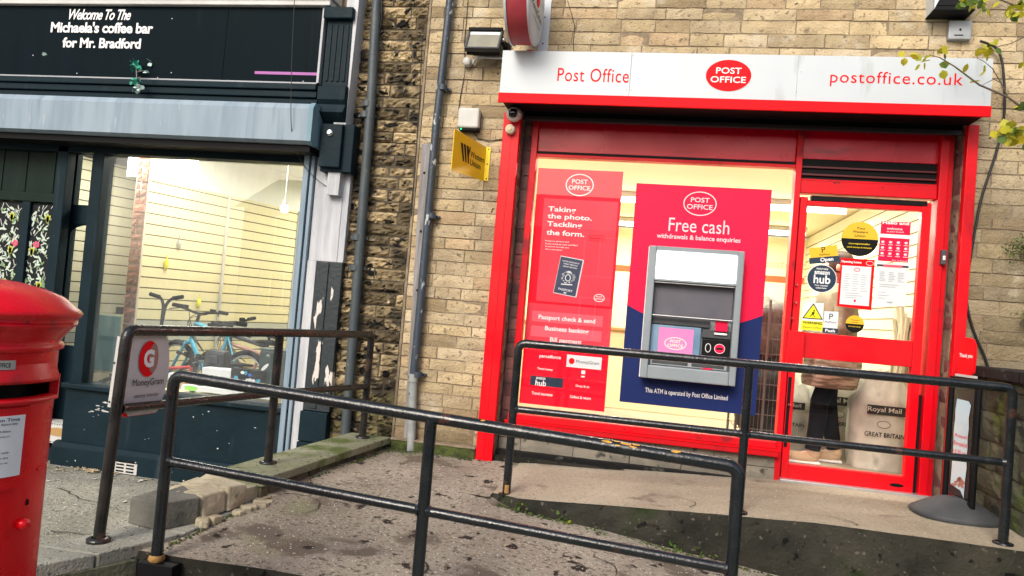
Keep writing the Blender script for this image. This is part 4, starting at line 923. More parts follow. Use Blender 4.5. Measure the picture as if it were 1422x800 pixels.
# ------------------------------------------------------------------ middle weathered wall (neighbouring building)
mid = thing('weathered_wall', 'strip of rough black stained rock faced stone between the two shops', 'wall', (-2.1, .3, -.3))
def t_mid(r, x, z):
    k = r.uniform(.6, 1.25)*(.32 if r.random() < .22 else 1); c = (k, k*.97, k*.9)
    if z < .5: c = (k*.55, k*.60, k*.45)
    return c
b = MB(); b.mat(stone_dirty); blocks(b, plane(0), -2.42, -1.865, -.45, 5, (.078, .098), (.15, .36), .026, 51, gap=.013, tints=t_mid, pil=.0, step=.024, off=.0); b.build('rock_faced_stones', None, mid)
b = MB(); b.mat(mortar_dark); b.box(-2.45, -1.847, .004, .3, -.7, 5); b.mat(mortar); b.box(-1.864, -1.846, -.006, .01, .1, 5); b.build('wall_core', None, mid)
# downpipes
def downpipe(name, label, pts, r, mt, lowmt=None, lowz=None, collars=()):
    t = thing(name, label, 'drainpipe', tuple(pts[-1]))
    b = MB(); b.mat(mt); b.tube(bend(pts, .05), r, 16)
    for c in collars: p = Vector(c); b.tube([p-Vector((0, 0, .022)), p+Vector((0, 0, .022))], r*1.22, 16)
    b.build('pipe', None, t)
    b = MB(); b.mat(mt)
    for c in collars: b.box(c[0]-r*1.9, c[0]+r*1.9, c[1]+r*.6, -.001, c[2]-.012, c[2]+.012, bevel=.003)
    b.build('bracket', None, t); return t
a0, a1, a2 = P(523, 0, -.07), P(516, 130, -.07), P(481, 600, -.07)
downpipe('drainpipe', 'thick dark grey drainpipe beside the white pilaster, in front of the black stained stones', [(a0.x, -.07, 5), (a0.x, -.07, a0.z), (a1.x, -.07, a1.z), (a2.x, -.07, -.3)], .037, pipe_grey, collars=[(P(511, 145, -.07).x, -.07, P(511, 145, -.07).z), (P(508, 160, -.07).x, -.07, P(508, 160, -.07).z), (P(497, 330, -.07).x, -.07, P(497, 330, -.07).z), (P(494, 372, -.07).x, -.07, P(494, 372, -.07).z)])
b0, b1, b2, b3 = P(625, 0, -.06), P(605, 180, -.06), P(583, 430, -.06), P(571, 622, -.06)
t = thing('drainpipe', 'thin blue black drainpipe peeling to pale metal near the ground', 'drainpipe', (b3.x, -.06, .09))
b = MB(); b.mat(pipe_peel); b.tube([(b0.x, -.06, 5), (b0.x, -.06, b0.z), (b1.x, -.06, b1.z), (b2.x, -.06, b2.z), (b2.x-.005, -.06, .62)], .029, 16)
for py in (122, 300, 520):
    q = P(625-(py)*.0865, py, -.06); 
    b.tube([q-Vector((0, 0, .02)), q+Vector((0, 0, .02))], .036, 16)
    b.box(q.x-.055, q.x+.055, -.03, -.001, q.z-.01, q.z+.01, bevel=.003)
b.build('pipe', None, t)
b = MB(); b.mat(pipe_pale); b.tube([(b2.x-.005, -.06, .622), (b3.x, -.06, .09)], .031, 16); b.tube([(b2.x-.005, -.06, .60), (b2.x-.005, -.06, .66)], .037, 16); b.build('bare_pipe_end', None, t)
# timber board
q0, q1 = P(592, 200, -.03), P(568, 605, -.03)
b = MB(); b.mat(oldwood); b.hexa([(q1.x-.04, -.035, .17), (q1.x+.035, -.035, .17), (q1.x+.035, -.002, .17), (q1.x-.04, -.002, .17), (q0.x-.035, -.035, q0.z), (q0.x+.035, -.035, q0.z), (q0.x+.035, -.002, q0.z), (q0.x-.035, -.002, q0.z)], bevel=.004)
b.mat(black)
for k in range(5): tt = .1+k*.2; b.ell(plane(-.036), q1.x+(q0.x-q1.x)*tt, .17+(q0.z-.17)*tt, .009, .011, .001, 10)
one('timber_board', b, 'grey weathered vertical timber board beside the peeling drainpipe', 'board', (q1.x, -.02, .17))
# thin cable on quoins
b = MB(); b.mat(cable_m); b.tube([P(530, 0, -.1), P(530, 25, -.1), P(527, 45, -.06), P(531, 70, -.05)], .005, 6); b.tube([P(588, 0, -.012), P(582, 150, -.012), P(571, 300, -.012)], .003, 6)
one('wall_cable', b, 'thin black cable hanging down the black stained stones', 'cable', P(530, 25, -.05))
# ------------------------------------------------------------------ COFFEE SHOP (left)
cs = thing('coffee_shop_building', 'dark teal painted shopfront with black fascia board and a big lit window', 'building', (-4.5, .5, -.37))
# upper wall beyond
b = MB(); b.mat(stone); blocks(b, plane(.0), -10, -2.43, 3.72, 5.0, (.085, .10), (.25, .4), .003, 61, tints=t_stone, gap=.009, pil=.002, step=.12); b.mat(mortar); b.box(-10, -2.43, .005, .3, 3.4, 5.0); b.build('sandstone_wall', None, cs)
# cornice
ctl = P(0, 4, -.3)
b = MB(); b.mat(whitetrim); zc = P(220, 6, -.18).z
b.box(-9, -2.60, -.18, .0, zc, zc+.05, bevel=.006); b.box(-9, -2.58, -.21, .0, zc+.051, zc+.16, bevel=.01); b.build('cornice', None, cs)
# corbel return in white running down (side board)
q0, q1 = P(497, 0, -.1), P(466, 250, -.1)
b = MB(); b.mat(whitepaint)
b.hexa([(q1.x-.055, -.13, q1.z-.12), (q1.x+.045, -.13, q1.z-.12), (q1.x+.045, .0, q1.z-.12), (q1.x-.055, .0, q1.z-.12), (q0.x-.05, -.16, 3.9), (q0.x+.045, -.16, 3.9), (q0.x+.045, .0, 3.9), (q0.x-.05, .0, 3.9)])
b.build('white_return_board', None, cs)
# fascia
YC = -.14
fz1, fz0 = P(220, 9.5, YC).z, P(220, 109, YC).z; fx1 = P(445, 60, YC).x
b = MB(); b.mat(navy); b.box(-9, fx1+.02, -.10, .12, fz0-.28, fz1+.02); b.build('fascia_backing', None, cs)
b = MB(); b.mat(navy)
zb = fz0-.02; b.box(-9, fx1+.01, -.17, -.10, zb-.045, zb, bevel=.006); b.box(-9, fx1+.01, -.15, -.10, zb-.10, zb-.05, bevel=.005); b.box(-9, fx1+.01, -.13, -.1, zb-.16, zb-.105, bevel=.005); b.build('moulding', None, cs)
fsg = thing('fascia_sign', 'black fascia board with white lettering welcoming to the coffee bar', 'sign', (-4.5, YC, fz0))
jx = P(313, 60, YC).x
for xa, xb in ((-9, -6.2), (-6.198, jx-.001), (jx+.001, fx1)):
    boxo('fascia_panel', navy_panel, fsg, xa, xb, YC, -.105, fz0, fz1, bevel=.002)
b = MB(); b.mat(whitepaint); b.box(fx1, fx1+.018, YC-.012, -.10, fz0-.005, fz1); b.mat(greyprint); b.box(-9, fx1, YC-.006, YC+.01, fz0-.012, fz0-.001); b.build('edge_trim', None, fsg)
b = MB(); b.mat(white)
put(b, 'Welcome To The', 139, 20.5, 98, 15, YC, d=.003, shear=.35, bold=.02, spacing=.88)
put(b, "Michaela's coffee bar", 141, 38.5, 162, 15.5, YC, d=.003, bold=.03, spacing=.95)
put(b, 'for Mr. Bradford', 141, 60, 124, 14.5, YC, d=.003, bold=.03, spacing=.95)
b.build('lettering', None, fsg)
b = MB(); b.mat(purple); q0, q1 = P(354, 101, YC), P(444, 102, YC); b.box(q0.x, q1.x, YC-.004, YC, q0.z-.011, q0.z+.011); b.build('purple_strip', None, fsg)
for px, py in ((13, 5), (106, 5), (205, 7), (396, 10), (107, 102), (219, 108), (46, 77), (239, 26), (386, 114), (421, 113), (316, 112), (238, 101)):
    b = MB(); b.mat(palegrey); q = P(px, py, YC); b.ell(plane(YC), q.x, q.z, .0045, .0045, .002, 10); b.build('fixing_screw', None, fsg)
# fluted corbel block
b = MB(); b.mat(navy)
kx0, kx1 = P(452, 60, -.16).x, P(487, 60, -.16).x
kz = lambda py: P(468, py, -.16).z
b.box(kx0-.02, kx1+.012, -.20, .0, kz(28), kz(12), bevel=.008)
b.box(kx0, kx1, -.155, .0, kz(120), kz(28), bevel=.004)
w_ = (kx1-kx0)/9
for k in range(4): b.box(kx0+w_*(1+2*k), kx0+w_*(2+2*k), -.163, -.154, kz(113), kz(34), bevel=.003)
prof = [(-.16, kz(120)), (-.20, kz(122)), (-.20, kz(140)), (-.175, kz(146)), (-.19, kz(152)), (-.21, kz(158)), (-.17, kz(164)), (-.12, kz(172)), (0, kz(172)), (0, kz(120))]
frx = Fr((kx0-.008, 0, 0), (0, -1, 0)); frx.n = Vector((1, 0, 0)); b.prism(frx, [(-a, c) for a, c in prof], 0, kx1-kx0+.016)
b.build('corbel', None, cs, 'fluted dark corbel')
ab = thing('alarm_box', 'dark box with a chrome keyswitch below the fluted corbel', 'alarm box', (P(465, 205, -.1).x, -.1, P(465, 238, -.1).z))
x0_, x1_ = P(446, 200, -.17).x, P(487, 200, -.17).x; zt_, zb_ = P(465, 173, -.17).z, P(465, 238, -.17).z
b = MB(); b.mat(navy); b.box(x0_, x1_-.07, -.19, -.02, zb_+.03, zt_, bevel=.005); b.box(x0_-.005, x1_+.01, -.15, -.02, zb_, zt_+.01, bevel=.006); b.build('box_body', None, ab)
q = P(457, 184, -.2); b = MB(); b.mat(chrome); b.lathe([(0, .012), (.014, .016), (.027, .010), (.030, 0)], (q.x, -.192, q.z), 24, axis=(0, -1, 0)); b.build('keyswitch', None, ab)
# roller shutter box
YB = -.30
bz1, bz0 = P(215, 136, YB).z, P(215, 190, YB).z; bx1 = P(428, 170, YB).x
b = MB(); b.mat(steelblue)
frx = Fr((-9, 0, 0), (0, -1, 0)); frx.n = Vector((1, 0, 0))
b.prism(frx, [(0.02, bz0+.01), (.26, bz0), (.30, bz0+.02), (.30, bz1-.045), (.27, bz1), (.02, bz1+.01)], 0, bx1+9)
b.mat(pm('shutter_end_plate', (.13, .24, .30), (.17, .28, .34), scale=5, rough=.5)); b.prism(frx, [(0.02, bz0+.0), (.265, bz0-.006), (.308, bz0+.016), (.308, bz1-.04), (.275, bz1+.006), (.02, bz1+.016)], bx1+9, bx1+9.035)
sb = b.build('shutter_box', None, cs, 'blue grey metal roller shutter box')
b = MB(); b.mat(black); b.box(-9, bx1, -.24, .05, bz0-.05, bz0-.003); b.mat(navy); b.box(-9, bx1+.06, -.04, .08, bz0-.10, bz0-.045); b.build('shutter_slot', None, cs)
# steel side channel
YW = .04
def WX(px, py, y=YW): return P(px, py, y)
b = MB(); b.mat(steelframe); q0, q1 = P(430, 205, -.09), P(395, 628, -.09)
xc = (q0.x+q1.x)/2; zt = bz0-.0
b.box(xc-.045, xc+.0, -.10, .05, -.36, zt, bevel=.004); b.box(xc+.012, xc+.04, -.09, .05, -.36, zt, bevel=.004); b.mat(black); b.box(xc+.0, xc+.012, -.07, .04, -.36, zt); b.build('shutter_channel', None, cs)
# pilaster, white above, black below
px_0, px_1 = P(442, 300, -.07).x+.005, P(478, 300, -.07).x
zsp = P(452, 363, -.08).z
b = MB(); b.mat(whitepaint); b.box(px_0-.06, px_1+.02, -.06, .0, zsp-.0, zt+.2, bevel=.004); b.box(px_0+.01, px_1-.03, -.066, -.05, zsp, zt-.1, bevel=.003); b.box(px_0-.06, px_0+.012, -.068, -.0, -.36, zsp); b.build('pilaster', None, cs, 'peeling white pilaster')
b = MB(); b.mat(blackwood); b.box(px_0+.013, px_1+.02, -.065, .0, .30, zsp-.001, bevel=.004); b.box(px_0+.05, px_0+.12, -.075, -.06, .32, zsp-.005, bevel=.004); b.build('pilaster_base', None, cs, 'black lower pilaster peeling to white')
b = MB(); b.mat(navy); b.box(px_0-.0, px_1+.03, -.10, .0, -.38, .06, bevel=.006); b.box(px_0-.0, px_1+.015, -.085, .0, .065, .295, bevel=.005); b.build('pilaster_plinth', None, cs)
# main window frame
wx0, wx1 = P(150, 350, YW).x, P(410, 400, YW).x
wl = (P(155, 205, YW).x + P(122, 520, YW).x)/2
sill = .285
b = MB(); b.mat(navy)
b.box(wl-.09, wl, -.03, .10, -.20, zt-.04, bevel=.005)
b.box(wl, xc, -.02, .10, zt-.09, zt-.03, bevel=.004); b.build('window_frame', None, cs)
b = MB(); b.mat(glass_l); b.box(wl-.01, xc-.04, YW, YW+.006, sill, zt-.08); b.build('window_pane', None, cs)
# stall riser
b = MB(); b.mat(navy); b.box(wl-.12, xc+.0, -.05, .12, -.30, sill-.03, bevel=.004); b.box(wl-.14, xc+.0, -.09, .14, sill-.028, sill+.012, bevel=.007)
b.build('stall_riser', None, cs)
b = MB(); b.mat(navy); zp = P(140, 625, -.09).z; b.box(wl-.16, px_0, -.10, .0, -.42, zp-.015, bevel=.004); b.hexa([(wl-.16, -.10, zp-.014), (px_0, -.10, zp-.014), (px_0, -.03, zp-.014), (wl-.16, -.03, zp-.014), (wl-.16, -.07, zp+.02), (px_0, -.07, zp+.02), (px_0, -.03, zp+.03), (wl-.16, -.03, zp+.03)]); b.build('plinth', None, cs)
rnd = random.Random(17); b = MB(); b.mat(whitetrim)                   # flaked paint
for k in range(30):
    x = rnd.uniform(wl-.05, xc-.1); z = rnd.choice((rnd.uniform(-.1, .25), rnd.uniform(-.36, -.2))); y_ = -.052 if z > -.15 else -.104
    s_1 = rnd.uniform(.002, .007); a_ = rnd.uniform(0, 3); n_ = 7; b.sheet(plane(y_), [(x+s_1*rnd.uniform(.4, 1.3)*math.cos(a_+6.28*i/n_)*1.4, z+s_1*rnd.uniform(.4, 1.2)*math.sin(a_+6.28*i/n_)) for i in range(n_)], .0)
for k in range(12):
    x = P(128+rnd.uniform(-6, 20), 565, -.05).x; z = P(130, 562+rnd.uniform(-14, 18), -.05).z; s_1 = rnd.uniform(.005, .018); a_ = rnd.uniform(0, 3)
    b.sheet(plane(-.052), [(x+s_1*rnd.uniform(.4, 1.3)*math.cos(a_+6.28*i/8)*1.6, z+s_1*rnd.uniform(.2, .6)*math.sin(a_+6.28*i/8)) for i in range(8)], .0)
b.build('paint_flakes', None, cs)
q0, q1 = P(161, 641, -.10), P(190, 660, -.10); b = MB(); b.mat(plasticwhite); b.box(q0.x, q1.x, -.108, -.10, q1.z, q0.z, bevel=.001); b.mat(black)
for cc in range(2):
    for r_ in range(4): xa = q0.x+.012+cc*.09; b.box(xa, xa+.07, -.11, -.105, q1.z+.012+r_*.026, q1.z+.024+r_*.026)
b.build('air_vent', None, cs)
# recessed entrance
ex = wl-.09
E_ = -.04
b = MB(); b.mat(navy)
d0 = P(92, 300, .15).x
b.box(ex-.04, ex, .0, .16, -.2, zt-.06)
YE = .12
def ebox(mb, pa, pb, y0, y1, bev=.004): a = P(*pa, (y0)); c = P(*pb, (y0)); mb.box(min(a.x, c.x), max(a.x, c.x), y0, y1, min(a.z, c.z), max(a.z, c.z), bevel=bev)
xs0, xg0, xg1 = P(70, 380, YE).x, P(92, 380, YE).x, wl-.085
zt1 = P(122, 213, YE).z; zm1, zm0 = P(118, 285, YE).z, P(116, 312, YE).z; zl0 = P(95, 480, YE).z
b.box(xs0, xg0, YE, YE+.06, -.3, zt-.06, bevel=.004); b.box(xg0, xg1, YE, YE+.06, zt1, zt-.06, bevel=.004); b.box(xg0, xg1, YE-.01, YE+.06, zm0, zm1, bevel=.004)
b.build('entrance_frame', None, cs)
# arched corner fillets of the door glass
b = MB(); b.mat(navy); c0 = Vector((xg0, YE, zm0)); k = MPP(98, 314, YE)
for i in range(8):
    a, c_ = math.pi/2*i/8, math.pi/2*(i+1)/8; R0 = 34*k
    x_ = lambda t: c0.x+R0-R0*math.cos(t); z_ = lambda t: c0.z-R0*.45+R0*.45*math.sin(t)
    b.face([(x_(a), YE+.0, c0.z+.01), (x_(a), YE, z_(a)), (x_(c_), YE, z_(c_)), (x_(c_), YE, c0.z+.01)])
b.build('arched_head', None, cs)
edoor = MB(); edoor.mat(navy); edoor.box(xg0, xg1, YE+.02, YE+.05, -.3, zl0, bevel=.004); ed = edoor.build('entrance_door', None, cs)
b = MB(); b.mat(glass_l); b.box(xg0, xg1, YE+.03, YE+.034, zl0, zt1); b.build('door_pane', None, ed)
b = MB(); b.mat(pm('tiled_threshold', (.55, .55, .52), (.45, .45, .42), scale=12, rough=.6)); q0, q1 = P(64, 585, -.02), P(100, 618, -.02); b.box(q0.x-.6, q1.x, -.04, .12, q1.z, q0.z); b.mat(darkprint)
xa = q0.x-.55
while xa < q1.x-.01: b.sheet(plane(-.041), [(xa, q0.z-.012), (xa+.012, q0.z-.012), (xa+.012, q0.z-.004), (xa, q0.z-.004)], 0); b.sheet(plane(-.041), [(xa, q1.z+.014), (xa+.012, q1.z+.014), (xa+.012, q1.z+.006), (xa, q1.z+.006)], 0); xa += .024
b.mat(counterwood); b.ell(plane(-.041), P(80, 600, -.04).x, P(80, 600, -.04).z, .10, .035, .001); b.build('tiled_threshold', None, cs)
b = MB(); b.mat(navy); b.box(-6.8, ex-.05, -.02, .2, -.45, P(80, 622, 0).z); b.build('threshold_step', None, cs)
# boarded part with flowery panels
YG = .02
b = MB(); b.mat(greenblack)
bx_ = P(80, 300, YG).x
b.box(-9, bx_, YG, .1, P(40, 268, YG).z, zt-.05)
b.box(-9, bx_+.05, YG-.03, .1, P(40, 280, YG).z, P(40, 268, YG).z-.003, bevel=.004)
b.box(-9, bx_, YG+.005, .1, -.38, P(40, 281, YG).z)
for px in (4, 37, 76): q = P(px, 230, YG); b.box(q.x-.012, q.x+.012, YG-.008, YG, P(40, 266, YG).z, zt-.06, bevel=.002)
b.build('boarding', None, cs)
b = MB(); b.mat(navy); 
for pa in (27, 70): q = P(pa+4, 340, YG-.02); b.box(q.x-.025, q.x+.055, YG-.04, YG+.01, -.3, P(40, 280, YG).z-.004, bevel=.006)
q = P(88, 330, 0); b.box(q.x-.10, q.x-.0, -.04, .05, -.3, zt-.05, bevel=.006); b.build('shutter_rail', None, cs)
leafp = [pm('printed_leaf_pale', (.50, .60, .50), rough=.6), pm('printed_leaf_green', (.16, .28, .12), rough=.6), pm('printed_leaf_yellow', (.48, .50, .06), rough=.6), pm('printed_petal_pink', (.70, .08, .16), rough=.6), pm('printed_stem', (.50, .52, .48), rough=.6)]
for (pxa, pxb, sd) in ((-34, -8, 5), (-3, 28, 1), (40, 71, 2)):
    x0_ = P(pxa, 340, YG-.0).x; x1_ = P(pxb, 340, YG-.0).x; z1_ = P(20, 281, YG).z-.01; z0_ = -.25
    pn = MB(); pn.mat(darkprint); pn.box(x0_, x1_, YG-.012, YG+.004, z0_, z1_); pnl = pn.build('flower_panel', None, cs)
    b = MB(); rnd = random.Random(sd); ff = plane(YG-.012)
    for k in range(120):
        x, z = rnd.uniform(x0_+.012, x1_-.012), rnd.uniform(z0_, z1_-.02); b.mat(leafp[4]); a_ = rnd.choice((.9, 2.2, 1.3, 1.9)); l = rnd.uniform(.03, .07); dx, dz = l*math.cos(a_), l*math.sin(a_)
        dx = max(x0_-x, min(x1_-x, dx)); dz = min(dz, z1_-z); b.sheet(ff, [(x-.0035, z), (x+.0035, z), (x+dx+.0035, z+dz), (x+dx-.0035, z+dz)], .0005)
    for k in range(330):
        x, z = rnd.uniform(x0_+.02, x1_-.02), rnd.uniform(z0_+.02, z1_-.035); b.mat(leafp[rnd.choice((0, 0, 0, 1))]); s_1 = rnd.uniform(.014, .028); b.ell(ff, x, z, s_1, s_1*.36, .001+rnd.uniform(0, .0006), 8, ang=rnd.uniform(0, 3.1))
    for k in range(7):
        x = rnd.uniform(x0_+.04, x1_-.04); z = z0_+(z1_-z0_)*(k+.5)/7; b.mat(leafp[2])
        for a_ in (1.1, 1.57, 2.0): b.ell(ff, x+.015*math.cos(a_), z+.03*math.sin(a_), .038, .014, .002, 10, ang=a_)
        if k % 2: 
            b.mat(leafp[3])
            for a_ in range(5): b.ell(ff, x+.04-.02*math.cos(a_*1.256), z+.09+.018*math.sin(a_*1.256), .015, .011, .0024, 8, ang=a_*1.256) if x+.06 < x1_ else None
    b.build('printed_flowers', None, pnl)
# interior of coffee shop
FL = -.25
b = MB(); b.mat(floorg); b.box(-9, -2.45, .13, 7, -.4, FL); b.build('shop_floor', None, cs)
d_ = Vector((.2352, .9719, 0))
def slatwall(mt, p0, L_, z0, z1, step, name, grey=None):
    nrm = Vector((d_.y, -d_.x, 0)); b = MB(); b.mat(mt); a, c_ = Vector(p0), Vector(p0)+d_*L_
    def bb(z0, z1, o): b.hexa([a-nrm*.06+Vector((0, 0, z0)), a+nrm*o+Vector((0, 0, z0)), c_+nrm*o+Vector((0, 0, z0)), c_-nrm*.06+Vector((0, 0, z0)), a-nrm*.06+Vector((0, 0, z1)), a+nrm*o+Vector((0, 0, z1)), c_+nrm*o+Vector((0, 0, z1)), c_-nrm*.06+Vector((0, 0, z1))])
    b.mat(groove); bb(z0, z1, -.014)
    z = z0
    while z < z1: 
        b.mat(pm('grey_band', (.42, .44, .40), rough=.6) if (grey and grey[0] < z+step/2 < grey[1]) else mt); bb(z+.006, min(z+step-.006, z1), 0); z += step
    return b.build(name, None, cs)
slatwall(creamyellow, (-4.93, 1.0, 0), 6.0, FL, 2.2, .105, 'slatted_wall', grey=(.62, .75))
slatwall(creampale, (-6.05, .3, 0), 5.0, FL, 2.4, .105, 'slatted_wall', grey=(.45, .6))
b = MB(); b.mat(ceilw); b.box(-9, -2.44, .1, 7, 2.62, 2.7); b.mat(creampale); b.box(-9, -2.4, 6.2, 6.3, FL, 2.65); b.box(-2.5, -2.42, .15, 6.3, FL, 2.65)
a, c_ = Vector((-4.93, 1.0, 0)), Vector((-4.93, 1.0, 0))+d_*6; nrm = Vector((d_.y, -d_.x, 0))
b.mat(ceilw); b.hexa([a-nrm*.3+Vector((0, 0, 2.2)), a-nrm*.005+Vector((0, 0, 2.2)), c_-nrm*.005+Vector((0, 0, 2.2)), c_-nrm*.3+Vector((0, 0, 2.2)), a-nrm*.3+Vector((0, 0, 2.62)), a-nrm*.005+Vector((0, 0, 2.62)), c_-nrm*.005+Vector((0, 0, 2.62)), c_-nrm*.3+Vector((0, 0, 2.62))])
b.build('interior_wall', None, cs)
b = MB(); b.mat(whitetrim)
for L0 in (1.05, 2.2, 2.9, 3.35): p = a+d_*L0+nrm*.012; b.tube([p+Vector((0, 0, .0)), p+Vector((0, 0, 2.2))], .018, 4)
b.build('wall_batten', None, cs)
# brick pillar
fr = Fr((-5.0, .93, 0)); b = MB(); b.mat(brickred); 
def t_br(r, x, z): k = r.uniform(.6, 1.3); return (k*1.3, k*1.25, k*1.2) if r.random() > .65 else (k, k*.95, k*.9)
blocks(b, fr, 0, .13, FL, 2.5, (.07, .075), (.08, .15), .004, 71, gap=.011, tints=t_br, pil=.002, step=.06)
b.mat(pm('pale_mortar', (.52, .48, .40), rough=.9)); b.box(-5.0, -4.87, .936, .96, FL, 2.5); b.build('brick_pillar', None, cs)
b = MB(); b.mat(black); q = P(184, 420, 1.2); b.box(q.x-.14, q.x+.02, 1.15, 1.2, FL, .9); b.build('inner_door_post', None, cs)
q0, q1 = P(137, 437, .9), P(160, 514, .9); b = MB(); b.mat(teal); b.box(q0.x, q1.x, .9, .93, q1.z-.02, q0.z, bevel=.003); b.mat(creamyellow); b.box(q0.x-.015, q1.x+.015, .91, .94, q1.z-.04, q0.z+.02); one('teal_board', b, 'teal rectangular board with thin yellow edge behind the shop window', 'board', (q0.x, .9, q1.z))
# pendant bulbs and ceiling lights
t = thing('pendant_bulb', 'bare bulb hanging on a white cord at the right of the coffee shop window', 'light', tuple(P(395, 290, 1.4)))
q = P(395, 290, 1.4); b = MB(); b.mat(plasticwhite); b.tube([(q.x, 1.4, 2.62), (q.x, 1.4, q.z+.06)], .005, 6); b.lathe([(.006, .11), (.018, .07), (.022, .03), (.016, .02)], q, 14); b.build('cord', None, t)
b = MB(); b.mat(bulb_m); lump(b, q, (.036, .036, .04), 1, 3, 0); b.build('bulb', None, t)
for i, (px, py, yy) in enumerate(((258, 222, 1.15), (388, 214, 1.15))):
    q = P(px, py, yy); t = thing('ceiling_spot', 'bright round ceiling light glaring near the top %s of the coffee shop window' % ('left' if i == 0 else 'right'), 'light', (q.x, yy, q.z), 'ceiling lights in the coffee shop')
    b = MB(); b.mat(bulb_m); lump(b, (q.x, yy, q.z), (.11, .11, .075), 1, 3, 0); b.build('lamp_glass', None, t)
    b = MB(); b.mat(plasticwhite); b.tube([(q.x, yy, q.z+.02), (q.x, yy, 2.62)], .03, 12); b.build('lamp_base', None, t)
# hanging tags on the slats
for i, (px, py, mt, lb) in enumerate(((249, 338, steel, 'grey metal hook'), (231, 366, yellowsafe, 'yellow plastic tag left of the scooter handlebar'), (276, 420, yellowsafe, 'yellow plastic tag beside the blue handlebars'))):
    # intersect with slat wall plane
    d = ray(px, py); nn = Vector((d_.y, -d_.x, 0)); tt = ((a-CAM).dot(nn)+.02)/d.dot(nn); q = CAM+d*tt
    b = MB(); b.mat(mt); b.tube([q+Vector((0, 0, .09)), q+Vector((0, 0, .02))], .006, 6); lump(b, q-Vector((0, 0, .01)), (.022, .022, .05), i, 2, .2); one('wall_tag', b, lb+' hooked on the slatted wall', 'tag', tuple(q))
# ------------------------------------------------------------------ bikes
def bike(label, mt, loc, rotz, tilt=0, s=1.0, hb=None):
    t = thing('bicycle', label, 'bicycle', (0, 0, 0), 'bicycles behind the coffee shop window')
    Rw = .33
    def wheel(x):
        b = MB(); b.mat(rubber); n = 32
        b.tube([(x+Rw*math.cos(2*math.pi*i/n), 0, Rw+Rw*math.sin(2*math.pi*i/n)) for i in range(n+1)], .024, 8, cap=False)
        w = b.build('wheel', None, t)
        b = MB(); b.mat(steel); b.tube([(x+(Rw-.03)*math.cos(2*math.pi*i/n), 0, Rw+(Rw-.03)*math.sin(2*math.pi*i/n)) for i in range(n+1)], .010, 6, cap=False)
        b.tube([(x, -.05, Rw), (x, .05, Rw)], .02, 10)
        for k in range(14): a_ = 2*math.pi*k/14; b.tube([(x, .02*(-1)**k, Rw), (x+(Rw-.03)*math.cos(a_), 0, Rw+(Rw-.03)*math.sin(a_))], .0018, 4)
        b.build('rim', None, w)
    wheel(-.5); wheel(.55)
    b = MB(); b.mat(mt); bb_, st, hd, hu = (-.05, 0, .30), (-.18, 0, .78), (.36, 0, .70), (.33, 0, .86)
    for p, q, r in ((bb_, st, .017), (bb_, hd, .024), (st, hu, .02), (hd, hu, .022), (bb_, (-.5, 0, Rw), .011), (st, (-.5, 0, Rw), .009)): b.tube([p, q], r, 10)
    b.build('frame', None, t)
    b = MB(); b.mat(mt if hb else plasticgrey)
    for sy in (-.05, .05): b.tube([(.37, sy, .66), (.55, sy, Rw)], .014, 8)
    b.tube([(.37, -.05, .67), (.37, .05, .67)], .018, 8); b.build('fork', None, t)
    b = MB(); b.mat(black); b.tube([hu, (.31, 0, .95)], .016, 8); b.tube(bend([(.30, -.30, 1.0), (.33, -.12, .98), (.33, 0, .95), (.33, .12, .98), (.30, .30, 1.0)], .08), .012, 8)
    for sy in (-1, 1): b.tube([(.30, sy*.30, 1.0), (.29, sy*.20, 1.0)], .019, 8); b.tube([(.31, sy*.2, .985), (.39, sy*.27, .96)], .005, 6); b.box(.30, .35, sy*.15-.02, sy*.15+.02, .975, 1.02, bevel=.006)
    b.build('handlebar', None, t)
    b = MB(); b.mat(black); b.tube([st, (-.205, 0, .88)], .013, 8); b.hexa([(-.34, -.07, .885), (-.06, -.02, .89), (-.06, .02, .89), (-.34, .07, .885), (-.34, -.07, .93), (-.06, -.018, .91), (-.06, .018, .91), (-.34, .07, .93)], bevel=.012); b.build('saddle', None, t)
    b = MB(); b.mat(steel); b.lathe([(.0, -.004), (.09, -.004), (.09, .004), (0, .004)], (-.05, .03, .30), 20, axis=(0, 1, 0)); b.tube([(-.05, .05, .30), (-.05, .05, .14)], .008, 6); b.tube([(-.05, -.05, .30), (-.05, -.05, .46)], .008, 6); b.box(-.09, -.01, .05, .13, .125, .145); b.box(-.09, -.01, -.13, -.05, .455, .475); b.build('crank', None, t)
    b = MB(); b.mat(black)
    for k in range(3): b.tube(bend([(.33, .1-.1*k, .96), (.42+.03*k, .02, .9), (.36, -.02+.02*k, .74), (.1, .02, .6)], .1), .0035, 5)
    b.build('brake_cable', None, t)
    t.location = loc; t.rotation_euler = (tilt, 0, rotz); t.scale = (s, s, s); return t
bike('blue bicycle with black handlebars raised above the others behind the railing', bikeblue, (-4.02, .85, -.04), R_(158), R_(6), 1.0, True)
bike('red bicycle behind the railing, left of the black bag', bikered, (-4.35, .62, FL), R_(8), R_(-8), .80)
bike('copper coloured bicycle leaning right of the blue one, above the pictured carton', bikepink, (-3.62, .66, -.04), R_(168), R_(14), .86)
bike('dark grey bicycle at the right end of the window, half behind the bin', plasticgrey, (-3.55, 1.0, -.04), R_(164), R_(-8), .92)
bike('small red and black bicycle, rightmost behind the cartons', bikered, (-3.32, .55, -.04), R_(30), R_(12), .66)
# stand for blue bike
b = MB(); b.mat(plasticgrey); b.box(-4.7, -2.8, .45, 1.25, FL, -.045, bevel=.01); one('bike_plinth', b, 'low grey display plinth under the raised bicycles', 'plinth', (-3.95, .85, FL))
